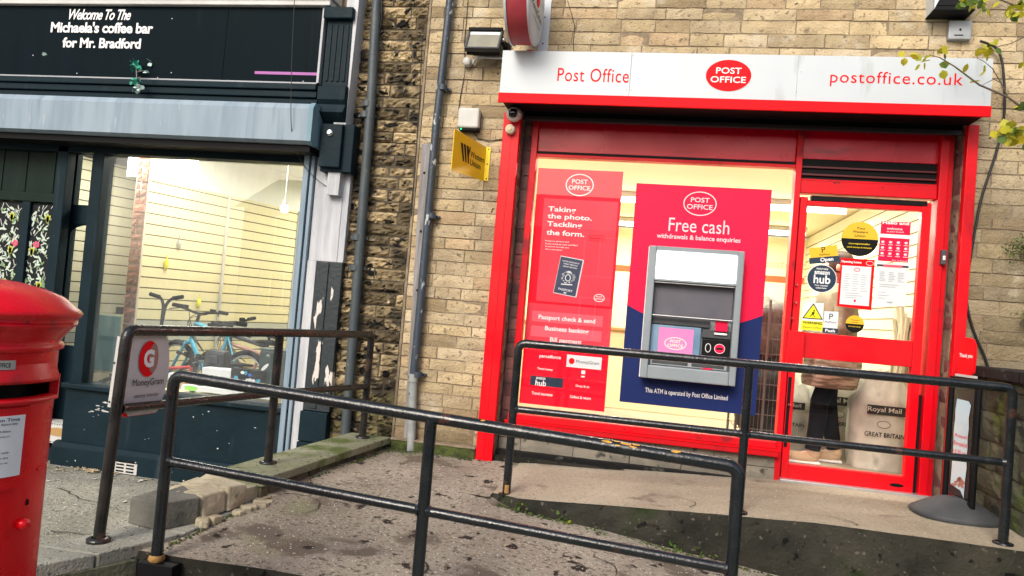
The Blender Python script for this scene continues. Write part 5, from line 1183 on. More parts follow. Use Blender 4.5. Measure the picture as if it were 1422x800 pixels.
# scooter
q = P(231, 412, .75); t = thing('scooter', 'black scooter with T shaped handlebar standing above the others in the left of the window', 'scooter', (q.x, .75, FL))
b = MB(); b.mat(black); b.tube(bend([(q.x-.16, .75, q.z+.01), (q.x-.05, .75, q.z-.015), (q.x-.02, .75, q.z-.08), (q.x-.045, .75, FL+.12)], .04), .014, 10); b.tube(bend([(q.x+.16, .75, q.z+.01), (q.x+.05, .75, q.z-.015), (q.x-.0, .75, q.z-.08), (q.x-.025, .75, q.z-.3)], .04), .014, 10)
for sx in (-1, 1): b.tube([(q.x+sx*.17, .75, q.z+.012), (q.x+sx*.07, .75, q.z-.008)], .019, 10)
b.build('handlebar', None, t)
b = MB(); b.mat(plasticgrey); b.box(q.x-.12, q.x+.5, .70, .80, FL+.08, FL+.10, bevel=.008); b.build('deck', None, t)
for x in (q.x-.06, q.x+.5):
    b = MB(); b.mat(rubber); b.lathe([(.02, -.015), (.055, -.015), (.06, 0), (.055, .015), (.02, .015)], (x, .75, FL+.062), 20, axis=(0, 1, 0)); b.mat(steel); b.lathe([(0, -.012), (.03, -.012), (.03, .012), (0, .012)], (x, .75, FL+.062), 16, axis=(0, 1, 0)); b.build('wheel', None, t)
# bag, boxes
q = P(300, 508, .45); t = thing('backpack', 'black hard shell bag among the bicycles', 'bag', (q.x, .45, q.z-.2))
b = MB(); b.mat(pm('black_bag', (.012, .016, .018), (.025, .03, .032), scale=8, rough=.45, bump=.3)); b.hexa([(q.x-.13, .40, q.z-.22), (q.x+.10, .38, q.z-.22), (q.x+.12, .55, q.z-.22), (q.x-.11, .57, q.z-.22), (q.x-.11, .42, q.z+.14), (q.x+.10, .40, q.z+.14), (q.x+.11, .52, q.z+.14), (q.x-.1, .54, q.z+.14)], bevel=.04); b.build('bag_body', None, t)
b = MB(); b.mat(plasticgrey); b.hexa([(q.x-.06, .385, q.z+.02), (q.x+.05, .38, q.z+.02), (q.x+.05, .41, q.z+.02), (q.x-.06, .41, q.z+.02), (q.x-.045, .388, q.z+.09), (q.x+.04, .383, q.z+.09), (q.x+.04, .42, q.z+.09), (q.x-.045, .42, q.z+.09)], bevel=.008); b.build('bag_flap', None, t)
def carton(pa, pb, y, dpt, mt, label, extra=None, cat='box', nm='carton', rz=0):
    a_, c_ = P(*pa, y), P(*pb, y); b = MB(); b.mat(mt); b.box(a_.x, c_.x, y, y+dpt, c_.z, a_.z, bevel=.003)
    if extra: extra(b, a_, c_, y)
    return one(nm, b, label, cat, ((a_.x+c_.x)/2, y+dpt/2, c_.z))
def ex1(b, a_, c_, y): b.mat(greyprint); b.tube([((a_.x*.5+c_.x*.5)-.05, y-.002, (a_.z+c_.z)/2), ((a_.x+c_.x)/2-.02, y-.002, (a_.z+c_.z)/2-.02), ((a_.x+c_.x)/2+.02, y-.002, (a_.z+c_.z)/2+.02), ((a_.x+c_.x)/2+.05, y-.002, (a_.z+c_.z)/2)], .003, 5)
def ex2(b, a_, c_, y):
    rnd = random.Random(2)
    for k in range(12): b.mat(rnd.choice((white, bikeblue, palegrey, pm('box_blue', (.05, .12, .5), rough=.4), pm('box_tan', (.5, .3, .2), rough=.5)))); b.ell(plane(y), rnd.uniform(a_.x+.02, c_.x-.02), rnd.uniform(c_.z+.02, a_.z-.02), rnd.uniform(.008, .02), rnd.uniform(.008, .02), .002+k*.0002, 12)
b = MB(); b.mat(creampale); q0, q1 = P(232, 527, .15), P(398, 556, .15); b.box(q0.x-.1, q1.x, .12, .6, sill-.03, sill+.0); one('window_shelf', b, 'pale shelf across the inside of the coffee shop window', 'shelf', (q0.x, .3, sill-.03))
carton((281, 510), (323, 546), .28, .14, cardbox, 'plain white carton with a grey squiggle, middle of the window shelf', ex1)
carton((321, 511), (362, 541), .26, .12, darkprint, 'black carton covered with blue and white pictures, beside the grey bin', ex2)
carton((234, 518), (282, 532), .35, .2, cardbox, 'flat white carton low behind the MoneyGram sign')
carton((252, 534), (320, 549), .20, .07, cardbox, 'long white carton lying at the front of the window shelf, green print at its end', lambda b, a_, c_, y: (b.mat(pm('lime_print', (.3, .75, .08), rough=.5)), b.ell(plane(y), a_.x+.09, (a_.z+c_.z)/2, .06, .022, .002)))
carton((321, 541), (380, 556), .17, .06, cardbox, 'low white carton under the black pictured carton')
t_b = thing('plastic_bin', 'dark green plastic bin with white labels in the right corner of the window', 'bin', (P(378, 520, .3).x, .4, sill))
a_, c_ = P(361, 486, .32), P(393, 545, .32); b = MB(); b.mat(pm('bin_plastic', (.035, .06, .06), rough=.4)); b.box(a_.x, c_.x, .32, .55, c_.z, a_.z, bevel=.01); b.build('bin_body', None, t_b)
b = MB(); b.mat(white); b.ell(plane(.319), a_.x+.06, a_.z-.14, .045, .014, .001, 14, ang=.8); b.ell(plane(.319), a_.x+.03, a_.z-.30, .03, .01, .001, 14, ang=-.6); b.text(plane(.319), 'PS', a_.x+.08, a_.z-.04, h=.02, d=.001); b.build('label', None, t_b)
b = MB(); b.mat(pm('bin_lid', (.05, .08, .08), rough=.4)); b.box(a_.x-.01, c_.x+.01, .31, .56, a_.z+.001, a_.z+.02, bevel=.006); b.build('lid', None, t_b)
# ------------------------------------------------------------------ RAILINGS
def flange(mb, x, y, z, r=.05): mb.lathe([(0, -.01), (r, -.01), (r, .008), (r*.62, .014), (.03, .014)], (x, y, z), 24)
RP = .0255
def railing(label, mt, posts, tops, mids, loc, foot=True, midr=.021):
    t = thing('railing', label, 'railing', loc)
    b = MB(); b.mat(mt); b.tube(bend(tops, .085, 8), RP, 18, cap=True); b.build('top_rail', None, t)
    for (x, y, z0, z1, *tp_) in posts:
        b = MB(); b.mat(mt); b.tube([(x, y, z0), (tp_[0] if tp_ else x, tp_[1] if tp_ else y, z1)], RP*.98, 18); p = b.build('post', None, t)
        if foot: b = MB(); b.mat(mt); flange(b, x, y, z0); b.build('foot_flange', None, p)
    for m_ in mids:
        b = MB(); b.mat(mt); b.tube(m_, midr, 16); mr = b.build('mid_rail', None, t)
        e0, e1 = Vector(m_[0]), Vector(m_[1]); dd = (e1-e0).normalized()
        for e_, sg_ in ((e0, 1), (e1, -1)):
            b = MB(); b.mat(mt); b.tube([e_+dd*sg_*k_ for k_ in (.018, .024, .029, .034)], [midr*1.32, midr*1.22, midr*1.1, midr*1.01], 16); b.build('weld', None, mr)
    return t
yA = -.97
ra = railing('black tubular railing along the platform edge in front of the window and door', blackgloss,
        [(-.775, yA, .082, .91), (.572, yA, .158, .99), (1.935, yA, .172, .91)],
        [(-.775, yA, .90), (-.775, yA, 1.003), (1.935, yA, 1.006), (1.935, yA, .90)],
        [[(-.775, yA, .604), (.572, yA, .604)], [(.572, yA, .604), (1.935, yA, .604)]], (.57, yA, .1))
b = MB(); b.mat(orange); b.lathe([(.0262, .0), (.0264, .03), (.0262, .05)], (-.775, yA, .10), 10, a0=-1.9, a1=-.9); b.build('paint_chip', None, ra)
yB = -2.47
rb = railing('black tubular railing nearest the camera, sloping down along the front of the ramp', blackgloss,
        [(-2.03, yB, -.02, .70), (-.848, yB, -.55, .725), (.368, yB, -.6, .60)],
        [(-2.03, yB, .69), (-2.03, yB, .792), (-.848, yB, .735), (.368, yB, .680), (.368, yB, .58)],
        [[(-2.03, yB, .415), (-.848, yB, .356)], [(-.848, yB, .356), (.368, yB, .296)]], (-.85, yB, -.5), foot=False)
b = MB(); b.mat(orange); b.lathe([(.028, -.0), (.036, .012), (.028, .03)], (-2.03, yB, -.02), 20); b.mat(black); b.box(-2.10, -1.93, yB-.03, yB+.035, -.085, -.022, bevel=.004); b.tube([(-2.03, yB, -.02), (-2.03, yB, -.5)], .012, 8); b.build('wall_bracket', None, rb)
b = MB(); b.mat(orange); rnd = random.Random(5); b.mats = []; b.mat(pm('bright_yellow_primer', (.70, .36, .04), (.5, .24, .03), scale=30, rough=.7))                                 # chipped paint on the top rail
def rail_z(x): return .792+(x+2.03)*(.735-.792)/1.182 if x < -.848 else .735+(x+.848)*(.680-.735)/1.216
def chip(x, ln, a, w):
    vs = []
    n_ = 9; e = .0004
    for i in range(n_):
        t_ = 2*math.pi*i/n_; rx = ln*(.6+.5*rnd.random())*math.cos(t_); ra_ = a+w*(.6+.5*rnd.random())*math.sin(t_)
        vs.append((x+rx, yB+(RP+e)*math.sin(ra_)*-1, rail_z(x+rx)+(RP+e)*math.cos(ra_)))
    c_ = (x, yB-(RP+e)*math.sin(a), rail_z(x)+(RP+e)*math.cos(a))
    b.faces(vs+[c_], [(i, (i+1) % n_, n_) for i in range(n_)])
for x, l, a_, w in ((-.13, .022, .7, .25), (-.095, .016, .35, .2), (-.06, .03, .6, .28), (-.02, .02, .45, .2), (.13, .02, .5, .3), (.145, .012, .25, .2), (-.63, .012, .5, .2), (-.09, .01, 1.1, .15), (-.03, .018, .95, .12)): chip(x, l, a_, w)
b.build('paint_chip', None, rb)
rc = railing('worn black tubular railing standing on the low wall beside the ramp', railworn,
        [(-2.323, -2.47, .03, .88, -2.296, -2.458), (-2.162, -1.31, .175, .945), (-2.01, -.22, .175, .85)],
        [(-2.2964, -2.4585, .87), (-2.292, -2.456, .966), (-2.162, -1.31, .948), (-2.01, -.22, .93), (-2.01, -.22, .84)],
        [[(-2.304, -2.462, .612), (-2.162, -1.31, .587)], [(-2.162, -1.31, .587), (-2.01, -.22, .55)]], (-2.16, -1.3, .03))
# MoneyGram sign on that railing
dC = Vector((.137, 1, 0)).normalized(); ms = thing('round_sign', 'oval white MoneyGram sign with red ring hanging in the worn railing', 'sign', (-2.30, -2.33, .55))
fr = Fr((-2.299, -2.30, .770), dC); 
fr.o = fr.o+fr.n*.0
def clipell(rx, rz, ox, lo_, hi_): return [(ox+rx*math.cos(6.28318*i/48), max(lo_, min(hi_, rz*math.sin(6.28318*i/48)))) for i in range(48)]
b = MB(); b.mat(signred); b.prism(fr, clipell(.148, .27, 0, -.205, .178), -.016, -.004); b.mat(whitetrim); b.sheet(fr, clipell(.137, .262, .010, -.203, .176), -.003)
b.build('sign_face', None, ms)
b = MB(); b.mat(signred); b.ell(fr, .012, .058, .058, .085, .001, 32); b.mat(darkprint); b.ell(fr, .012, .03, .054, .05, .0008, 32, a0=math.pi, a1=2*math.pi)
b.mat(pm('brown_print', (.35, .2, .15), rough=.5)); b.ell(fr, .04, .06, .028, .07, .0015, 20)
b.mat(white); b.text(fr, 'G', .012, .06, w=.062, h=.085, d=.003, bold=.05); b.build('logo', None, ms)
b = MB(); b.mat(darkprint); b.text(fr, 'MoneyGram', .022, -.055, w=.185, h=.042, d=.003, bold=.0); b.text(fr, 'money transfer', .02, -.115, w=.15, h=.024, d=.003, bold=.0, shear=.2); b.build('lettering', None, ms)
q0, q1, q2, q3 = P(163, 464, -2.45), P(187, 468, -2.45), P(172, 570, -2.45), P(150, 567, -2.45)
b = MB(); b.mat(plasticwhite); f9 = plane(-2.44); b.prism(f9, [(P(*c, -2.44).x, P(*c, -2.44).z) for c in ((150, 565), (163, 567), (177, 469), (164, 467))], 0, .004); b.mat(darkprint)
for pq in ((160, 504), (153, 558)): b.ell(f9, P(*pq, -2.44).x, P(*pq, -2.44).z, .005, .005, .006, 10)
b.build('mounting_strip', None, ms)
# ------------------------------------------------------------------ PILLAR BOX
pc = (-1.870, -3.652); DZ = -.012
pb = thing('pillar_box', 'bright red post pillar box with domed cap at the left edge', 'pillar box', (pc[0], pc[1], -.56))
c3 = (pc[0], pc[1], DZ); r0 = .228
fa = -.08           # the front faces along the street
ha = .52                                                  # half angle of the slot
prof = [(.255, -.60), (.255, -.42), (.240, -.40), (.232, -.38), (r0, -.36), (r0, .862)]
b = MB(); b.mat(postbox_red); b.lathe(prof, c3, 64)
NN = 96; st = 2*math.pi/NN
def in_slot(i, k): 
    a_ = (k+.5)*st; da = (a_-fa+math.pi) % (2*math.pi)-math.pi; return i == 0 and abs(da) < ha
b.lathe([(r0, .862), (r0, .905), (r0, .97), (r0, .992)], c3, NN, skip=in_slot)
b.build('body', None, pb)
b = MB(); b.mat(black)                                      # aperture recess
b.lathe([(r0-.05, .85), (r0-.05, .915)], c3, 24, a0=fa-ha, a1=fa+ha); b.lathe([(r0-.05, .861), (r0, .861)], c3, 24, a0=fa-ha, a1=fa+ha); b.lathe([(r0-.05, .906), (r0, .906)], c3, 24, a0=fa-ha, a1=fa+ha); b.build('letter_slot', None, pb)
b = MB(); b.mat(postbox_red)
b.lathe([(r0-.002, .905), (r0+.018, .905), (r0+.016, .914), (r0+.002, .955)], c3, 30, a0=fa-ha-.04, a1=fa+ha+.04); b.lathe([(r0-.01, .865), (r0+.016, .862), (r0+.018, .852), (r0+.001, .842)], c3, 30, a0=fa-ha-.04, a1=fa+ha+.04)
for s_0 in (-1, 1):
    aa = fa+s_0*(ha+.04); e = Vector((math.cos(aa), math.sin(aa), 0)); tt = Vector((-math.sin(aa), math.cos(aa), 0)); p_ = Vector(c3)+e*(r0+.004); b.hexa([p_-tt*.006-e*.01+Vector((0, 0, .85)), p_+tt*.006-e*.01+Vector((0, 0, .85)), p_+tt*.006+e*.012+Vector((0, 0, .85)), p_-tt*.006+e*.012+Vector((0, 0, .85)), p_-tt*.006-e*.01+Vector((0, 0, .92)), p_+tt*.006-e*.01+Vector((0, 0, .92)), p_+tt*.006+e*.012+Vector((0, 0, .92)), p_-tt*.006+e*.012+Vector((0, 0, .92))])
b.build('slot_hood', None, pb)
b = MB(); b.mat(postbox_red)
b.lathe([(r0, .985), (r0+.012, .990), (r0+.014, 1.002), (r0+.006, 1.008), (r0+.004, 1.015), (r0+.008, 1.022), (r0+.030, 1.050), (r0+.040, 1.058), (r0+.042, 1.068), (.268, 1.064), (.271, 1.080), (.277, 1.084), (.281, 1.092), (.275, 1.101), (.258, 1.114), (.23, 1.138), (.18, 1.158), (.12, 1.172), (.06, 1.179), (0, 1.181)], c3, 72); b.build('cap', None, pb)
# door with raised edge, notice plate
def arcbox(mb, a0, a1, z0, z1, r_in, r_out, n_=20):
    mb.lathe([(r_in, z0), (r_out, z0), (r_out, z1), (r_in, z1)], c3, n_, a0=a0, a1=a1, smooth=False)
    for aa in (a0, a1): e = Vector((math.cos(aa), math.sin(aa), 0)); mb.face([Vector(c3)+e*r_in+Vector((0, 0, z0)), Vector(c3)+e*r_out+Vector((0, 0, z0)), Vector(c3)+e*r_out+Vector((0, 0, z1)), Vector(c3)+e*r_in+Vector((0, 0, z1))])
b = MB(); b.mat(postbox_red); arcbox(b, fa-.86, fa+.30, -.30, .845, r0, r0+.004, 40); arcbox(b, fa+.33, fa+.62, .655, .662, r0, r0+.004, 8); arcbox(b, fa+.33, fa+.62, .10, .107, r0, r0+.004, 8); pdoor = b.build('door', None, pb)
b = MB(); b.mat(postbox_red); lump(b, Vector(c3)+Vector((math.cos(fa+.13), math.sin(fa+.13), 0))*(r0+.012)+Vector((0, 0, .520)), (.016, .018, .014), 1, 2, .1); b.mat(black); lump(b, Vector(c3)+Vector((math.cos(fa+.19), math.sin(fa+.19), 0))*(r0+.005)+Vector((0, 0, .575)), (.004, .004, .009), 1, 2, 0); b.build('door_knob', None, pdoor)
b = MB(); b.mat(postbox_red); na0, na1 = fa-.66, fa+.0; arcbox(b, na0-.07, na1+.07, .625, .842, r0+.002, r0+.012, 24); nf = b.build('notice_frame', None, pb)
b = MB(); b.mat(cardbox); arcbox(b, na0, na1, .66, .822, r0+.011, r0+.0135, 20); b.build('notice_plate', None, nf)
b = MB(); b.mat(darkprint)
af = na1-.10; e = Vector((math.cos(fa-.1), math.sin(fa-.1), 0))
def curved_text(mb, s, amid, z, w, h, R__):
    tm = MB(); tm.mat(darkprint); tm.text(Fr((0, 0, 0)), s, 0, 0, w=w, h=h, d=0, bold=.01)
    for v in tm.v:
        aa = amid+v.x/R__; v2 = Vector((pc[0]+R__*math.cos(aa), pc[1]+R__*math.sin(aa), z+v.z+DZ)); v.x, v.y, v.z = v2.x, v2.y, v2.z
    base = len(mb.v); mb.v += tm.v; mb.f += [tuple(i+base for i in f) for f in tm.f]; mb.mi += [mb.cur]*len(tm.f); mb.sm += [False]*len(tm.f); mb.t += [(1, 1, 1)]*len(tm.f)
RN = r0+.0143; am = na1-.34
curved_text(b, 'Collection Time', am+.05, .812, .11, .009, RN); curved_text(b, 'Monday to Saturday', am+.05, .800, .10, .007, RN)
for k_, s in enumerate(('Last collection 9.00am', 'from this postbox', '', '', 'A later collection is made', 'from the box at the', 'post office', '')):
    if s: curved_text(b, s, am, .782-.014*k_, .09, .005, RN)
b.build('notice_lettering', None, nf)
b = MB(); b.mat(pm('aged_white_plate', (.42, .42, .38), (.3, .3, .27), scale=30, rough=.6)); arcbox(b, fa-.56, fa-.16, .944, .968, r0+.004, r0+.008, 14); pl = b.build('name_plate', None, pb)
b = MB(); b.mat(darkprint); curved_text(b, 'POST OFFICE', fa-.36, .956, .07, .012, r0+.0092); b.build('plate_lettering', None, pl)
# ------------------------------------------------------------------ PAVEMENT SIGN
sp = thing('forecourt_sign', 'black swing pavement sign with red topper and torn paper poster on a rubber base', 'pavement sign', (1.86, -.5, .172))
A_ = Vector((1.845, -.30, 0)); B_ = Vector((1.895, -.62, 0)); dS = (B_-A_).normalized()
A_ = P(1318, 600, -.33); B_ = P(1356, 600, -.55); A_.z = B_.z = 0; dS = (B_-A_).normalized()
b = MB(); b.mat(black); b.tube(bend([A_+Vector((0, 0, .26)), A_+Vector((0, 0, .99)), B_+Vector((0, 0, .99)), B_+Vector((0, 0, .20))], .03), .018, 12); b.tube([A_+Vector((0, 0, .27)), B_+Vector((0, 0, .27))], .016, 10); b.build('frame', None, sp)
fr = Fr(tuple(A_), tuple(dS)); Ls = (B_-A_).length
b = MB(); b.mat(pm('dark_backing', (.018, .018, .02), rough=.25)); b.rect(fr, .03, Ls-.03, .30, .965, .004, th=.008); b.build('backing_board', None, sp)
b = MB(); b.mat(pm('torn_paper', (.62, .66, .68), (.45, .62, .72), scale=5, rough=.8, spots=[((.55, .25, .22), 9, .66, .06)])); rnd = random.Random(3)
pts = [(.05, .36)]+[(.05+rnd.uniform(0, .006), .36+.05*i) for i in range(1, 10)]+[(.06, .885), (.16, .88), (Ls-.05, .86)]+[(Ls-.05-rnd.uniform(0, .012), .84-.06*i) for i in range(0, 9)]+[(Ls-.06, .30), (Ls*.6, .34)]
b.sheet(fr, pts, .007); b.mat(signred); w1 = Ls-.12
for s, z, w in (('Royal', .66, .10), ('Emaild', .615, .11), ('10.30 am', .565, .12)): b.text(fr, s, Ls/2, z, w=min(w1, w), h=.026, d=.009, bold=.0)
b.mat(navyprint); b.text(fr, 'Open 10-2', Ls/2, .525, w=w1, h=.022, d=.009)
b.mat(pm('poster_rust', (.42, .16, .12), rough=.7))
for k in range(8): b.ell(fr, rnd.uniform(.07, Ls-.07), rnd.uniform(.35, .41), rnd.uniform(.01, .03), rnd.uniform(.004, .014), .008, 9, ang=rnd.uniform(-.8, .8))
b.build('paper_poster', None, sp)
b = MB(); b.mat(signred); rt = [(-.075, 0), (-.082, .10), (-.075, .18), (-.05, .215), (.0, .225), (.05, .215), (.075, .18), (.082, .10), (.075, 0), (.05, -.02), (-.05, -.02)]
b.prism(fr, [(Ls/2+x*.85, 1.055+z*.93) for x, z in rt], -.008, .008); tp = b.build('topper', None, sp)
b = MB(); b.mat(white); b.text(fr, 'Thank you', Ls/2, 1.15, w=.11, h=.03, d=.010, bold=.03); b.build('topper_lettering', None, tp)
b = MB(); b.mat(plasticwhite); b.rect(fr, Ls/2-.08, Ls/2+.08, 1.022, 1.036, .012, th=.024); b.mat(black); b.rect(fr, Ls/2-.10, Ls/2+.12, .985, 1.02, .03, th=.06); b.build('topper_clip', None, sp)
b = MB(); b.mat(plasticgrey); cS = PZ(1328, 720, .172); n_ = 40; rings = []
for (rx, ry, z) in ((.235, .20, .173), (.245, .21, .190), (.235, .20, .205), (.17, .145, .245), (.10, .08, .285), (.05, .04, .295)):
    rings.append([(cS.x+rx*math.copysign(abs(math.cos(a_))**.8, math.cos(a_)), cS.y+.03+ry*math.copysign(abs(math.sin(a_))**.8, math.sin(a_)), z) for a_ in [2*math.pi*i/n_ for i in range(n_)]])
b.faces([p for r_ in rings for p in r_], [(j*n_+i, j*n_+(i+1) % n_, (j+1)*n_+(i+1) % n_, (j+1)*n_+i) for j in range(len(rings)-1) for i in range(n_)], True); b.face(rings[-1]); b.build('rubber_base', None, sp)
# ------------------------------------------------------------------ small things on the wall
# yellow flag sign: flange on wall at right, panel projecting forward to the left
ya, yb_ = P(677, 205, -.004), P(672, 253, -.004)
ws = thing('projecting_sign', 'yellow projecting Western Union sign on the sandstone wall', 'sign', (-1.3, -.02, 2.15))
zt_, zb2 = 2.405, 2.150
xh = -1.315
b = MB(); b.mat(yellow); b.box(xh-.001, xh+.035, -.010, -.004, zb2, zt_, bevel=.001)
xo, yo = -1.43, -.50
dp = Vector((xo-xh, yo, 0)); 
fr = Fr((xo, yo, 0), tuple(-dp.normalized())); Lp = dp.length
b.prism(fr, [(0, zb2-.025), (Lp, zb2), (Lp, zt_), (0, zt_+.01)], -.004, 0); b.build('sign_panel', None, ws)
b = MB(); b.mat(darkprint)
cx = Lp*.36; cz = (zb2+zt_)/2+.005; hh = .062
for k in range(3): x = cx-.085+k*.045; b.sheet(fr, [(x, cz+hh), (x+.034, cz+hh), (x+.075-k*.008, cz-hh+.004), (x+.055-k*.006, cz-hh)], .0015)
b.sheet(fr, [(cx+.055, cz+hh), (cx+.072, cz+hh), (cx+.052, cz-.01), (cx+.040, cz+.015)], .0015)
b.text(fr, 'Western', cx+.19, cz+.018, w=.23, h=.044, d=.0015, bold=.01); b.text(fr, 'Union', cx+.165, cz-.042, w=.17, h=.044, d=.0015, bold=.01)
for zz in (zb2+.015, (zb2+zt_)/2, zt_-.015): b.ell(plane(-.010), xh+.02, zz, .005, .006, .0015, 10)
b.build('lettering', None, ws)
# floodlight
fl = thing('floodlight', 'black floodlight with pale glass front on the wall above the yellow sign', 'floodlight', (-1.40, -.05, 3.15))
q = P(672, 55, -.16); rot = Matrix.Rotation(R_(-28), 3, 'X'); cx_, cy_, cz_ = q.x, -.15, q.z
def fb(mb, x0, x1, y0, y1, z0, z1, bev=.003): mb.box(cx_+x0, cx_+x1, cy_+y0, cy_+y1, cz_+z0, cz_+z1, bevel=bev, rot=rot, about=(cx_, cy_, cz_))
b = MB(); b.mat(black); fb(b, -.125, .125, .0, .06, -.10, .10, .01); fb(b, -.13, .13, -.03, .02, .075, .105); fb(b, -.10, .10, .06, .10, -.07, .07, .02); b.mat(plasticgrey); fb(b, -.13, -.115, -.02, .02, -.1, .09); fb(b, .115, .13, -.02, .02, -.1, .09); fb(b, -.13, .13, -.02, .02, -.105, -.09); b.build('lamp_body', None, fl)
b = MB(); b.mat(lens_m); fb(b, -.115, .115, -.01, .005, -.088, .045, .002); b.mat(palegrey); fb(b, -.115, .115, -.012, .004, .045, .076, .002); b.build('glass_front', None, fl)
b = MB(); b.mat(black); b.box(cx_+.125, cx_+.15, -.16, -.0, cz_-.02, cz_+.02, bevel=.004); b.box(cx_+.12, cx_+.17, -.03, -.002, cz_-.07, cz_+.03, bevel=.004); b.mat(chrome); b.lathe([(0, .01), (.012, .008), (.014, 0)], (cx_+.15, -.162, cz_), 12, axis=(0, -1, 0)); b.build('mounting_arm', None, fl)
# sensor knob with white pipe
sn = thing('motion_sensor', 'small round white sensor on a curved pipe under the floodlight', 'sensor', tuple(P(649, 86, -.03)))
q = P(649, 86, -.05); b = MB(); b.mat(plasticwhite); b.lathe([(0, .035), (.026, .034), (.033, .026), (.034, -.02), (.03, -.03)], (q.x, -.04, q.z), 24, axis=(0, -1, 0)); b.build('sensor_head', None, sn)
b = MB(); b.mat(palegrey); b.tube(bend([P(656, 90, -.03), P(661, 80, -.03), P(672, 80, -.03), P(699, 81, -.03)], .03), .009, 8); b.build('conduit', None, sn)
# white alarm / wifi box
wb = thing('junction_box', 'white rounded electrical box with a green light above the yellow sign', 'electrical box', tuple(P(651, 165, -.03)))
q0, q1 = P(637, 149, -.08), P(664, 178, -.08); b = MB(); b.mat(plasticwhite); b.box(q0.x, q1.x, -.085, -.02, q1.z, q0.z, bevel=.014); b.build('cover', None, wb)
b = MB(); b.mat(black); b.box(q0.x+.012, q1.x-.002, -.07, -.002, q1.z-.018, q0.z-.01, bevel=.008); b.build('back_plate', None, wb)
b = MB(); b.mat(pm('green_led', (.02, .6, .25), emit='#20e080', estr=2)); b.lathe([(0, .004), (.006, .002), (.006, 0)], (q0.x+.03, -.072, q1.z-.008), 10, axis=(0, -1, 0)); b.build('indicator', None, wb)
# cables on wall
b = MB(); b.mat(cable_m)
b.tube([P(x, y, -.008) for x, y in ((650, 0), (645, 60), (646, 100), (640, 130), (637, 152))], .0035, 6)
b.tube([P(x, y, -.010) for x, y in ((655, 182), (664, 192), (680, 196), (697, 193), (702, 186))], .0035, 6)
one('wall_cable', b, 'thin black cable running down the wall past the floodlight to the white box', 'cable', tuple(P(645, 60, 0)))
b = MB(); b.mat(cable_m); b.tube([P(x, y, -.008) for x, y in ((788, 0), (798, 35), (796, 58), (797, 74))], .0025, 6); one('wall_cable', b, 'thin brown wire hanging above the left end of the white sign', 'cable', tuple(P(798, 35, 0)))
b = MB(); b.mat(cable_m); b.tube(bend([P(x, y, -.05 if y < 170 else -.02) for x, y in ((1361, 57), (1370, 60), (1385, 66), (1392, 85), (1396, 130), (1394, 175), (1378, 230), (1362, 275), (1352, 330), (1344, 380), (1341, 420), (1352, 462), (1370, 500), (1376, 530))], .2, 4), .0085, 8); one('wall_cable', b, 'thick black cable looping down the wall right of the door', 'cable', tuple(P(1390, 180, 0)))
b = MB(); b.mat(cable_m); b.tube(bend([P(x, y, yy) for x, y, yy in ((409, 0, -.31), (406, 60, -.31), (404, 130, -.33), (404, 175, -.34), (408, 205, -.2), (424, 235, -.12), (450, 258, -.08), (475, 268, -.07))], .2, 4), .0028, 6); one('loose_wire', b, 'loose thin wire sagging across the shutter box and white pilaster', 'wire', tuple(P(406, 60, -.3)))
# CCTV dome and siren
cd = thing('security_camera', 'white dome camera with black eye at the left end of the sign', 'camera', tuple(P(713, 157, -.2)))
q = P(713, 157, -.14); b = MB(); b.mat(plasticwhite); b.lathe([(0, .06), (.03, .056), (.043, .05), (.052, .038), (.055, .0), (.05, -.04)], (q.x, -.10, q.z), 28, axis=(0, -1, -.25)); b.build('housing', None, cd)
b = MB(); b.mat(pm('black_lens', (.005, .005, .006), rough=.08)); lump(b, (q.x, -.155, q.z-.005), (.032, .028, .032), 1, 3, 0); b.build('lens', None, cd)
cd = thing('bell', 'small round cream bell under the dome camera', 'bell', tuple(P(708, 178, -.1)))
q = P(708, 179, -.1); b = MB(); b.mat(pm('cream_plastic', (.62, .58, .46), rough=.4)); b.lathe([(0, .03), (.008, .034), (.014, .03), (.018, .022), (.028, .024), (.034, .018), (.036, -.02)], (q.x, -.085, q.z), 24, axis=(0, -1, 0)); b.mat(yellow2); b.ring(plane(-.116), q.x, q.z, .018, .018, .004, .0); b.build('housing', None, cd)
# doorbell box on right reveal
q = P(1306, 358, .10); b = MB(); b.mat(plasticgrey); b.box(q.x-.012, q.x+.022, .05, .10, q.z-.05, q.z+.05, bevel=.005); b.mat(white); b.box(q.x-.003, q.x+.013, .046, .052, q.z-.02, q.z+.01, bevel=.002); one('door_bell', b, 'small grey bell push box on the red frame right of the door', 'door bell', tuple(q))
# metal switch box, top right
q0, q1 = P(1317, 30, -.03), P(1347, 56, -.03); b = MB(); b.mat(pm('grey_metal_box', (.36, .38, .39), (.28, .30, .31), scale=12, rough=.5, metal=.3)); b.box(q0.x, q1.x, -.05, -.002, q1.z, q0.z, bevel=.004); b.mat(black); c_ = (q0.x+q1.x)/2; b.ell(plane(-.050), c_, (q0.z+q1.z)/2+.0, .008, .009, .001, 10); b.rect(plane(-.050), c_-.035, c_+.02, q1.z+.022, q1.z+.03, .001); one('switch_box', b, 'square grey metal box on the wall above the right end of the sign', 'electrical box', ((q0.x+q1.x)/2, -.02, q1.z))
q0, q1 = P(1296, -12, -.12), P(1351, 18, -.12); al = thing('wall_bracket', 'white and black angular housing at the top right above the grey metal box', 'housing', (q0.x, -.1, q1.z)); b = MB(); b.mat(black); b.box(q0.x, q1.x, -.16, -.002, q1.z+.0, q1.z+.03, bevel=.004); b.hexa([(q0.x, -.16, q1.z+.031), (q1.x, -.16, q1.z+.031), (q1.x, -.004, q1.z+.031), (q0.x, -.004, q1.z+.031), (q0.x, -.10, q1.z+.30), (q1.x, -.10, q1.z+.30), (q1.x, -.004, q1.z+.30), (q0.x, -.004, q1.z+.30)], bevel=.006); b.build('housing', None, al)
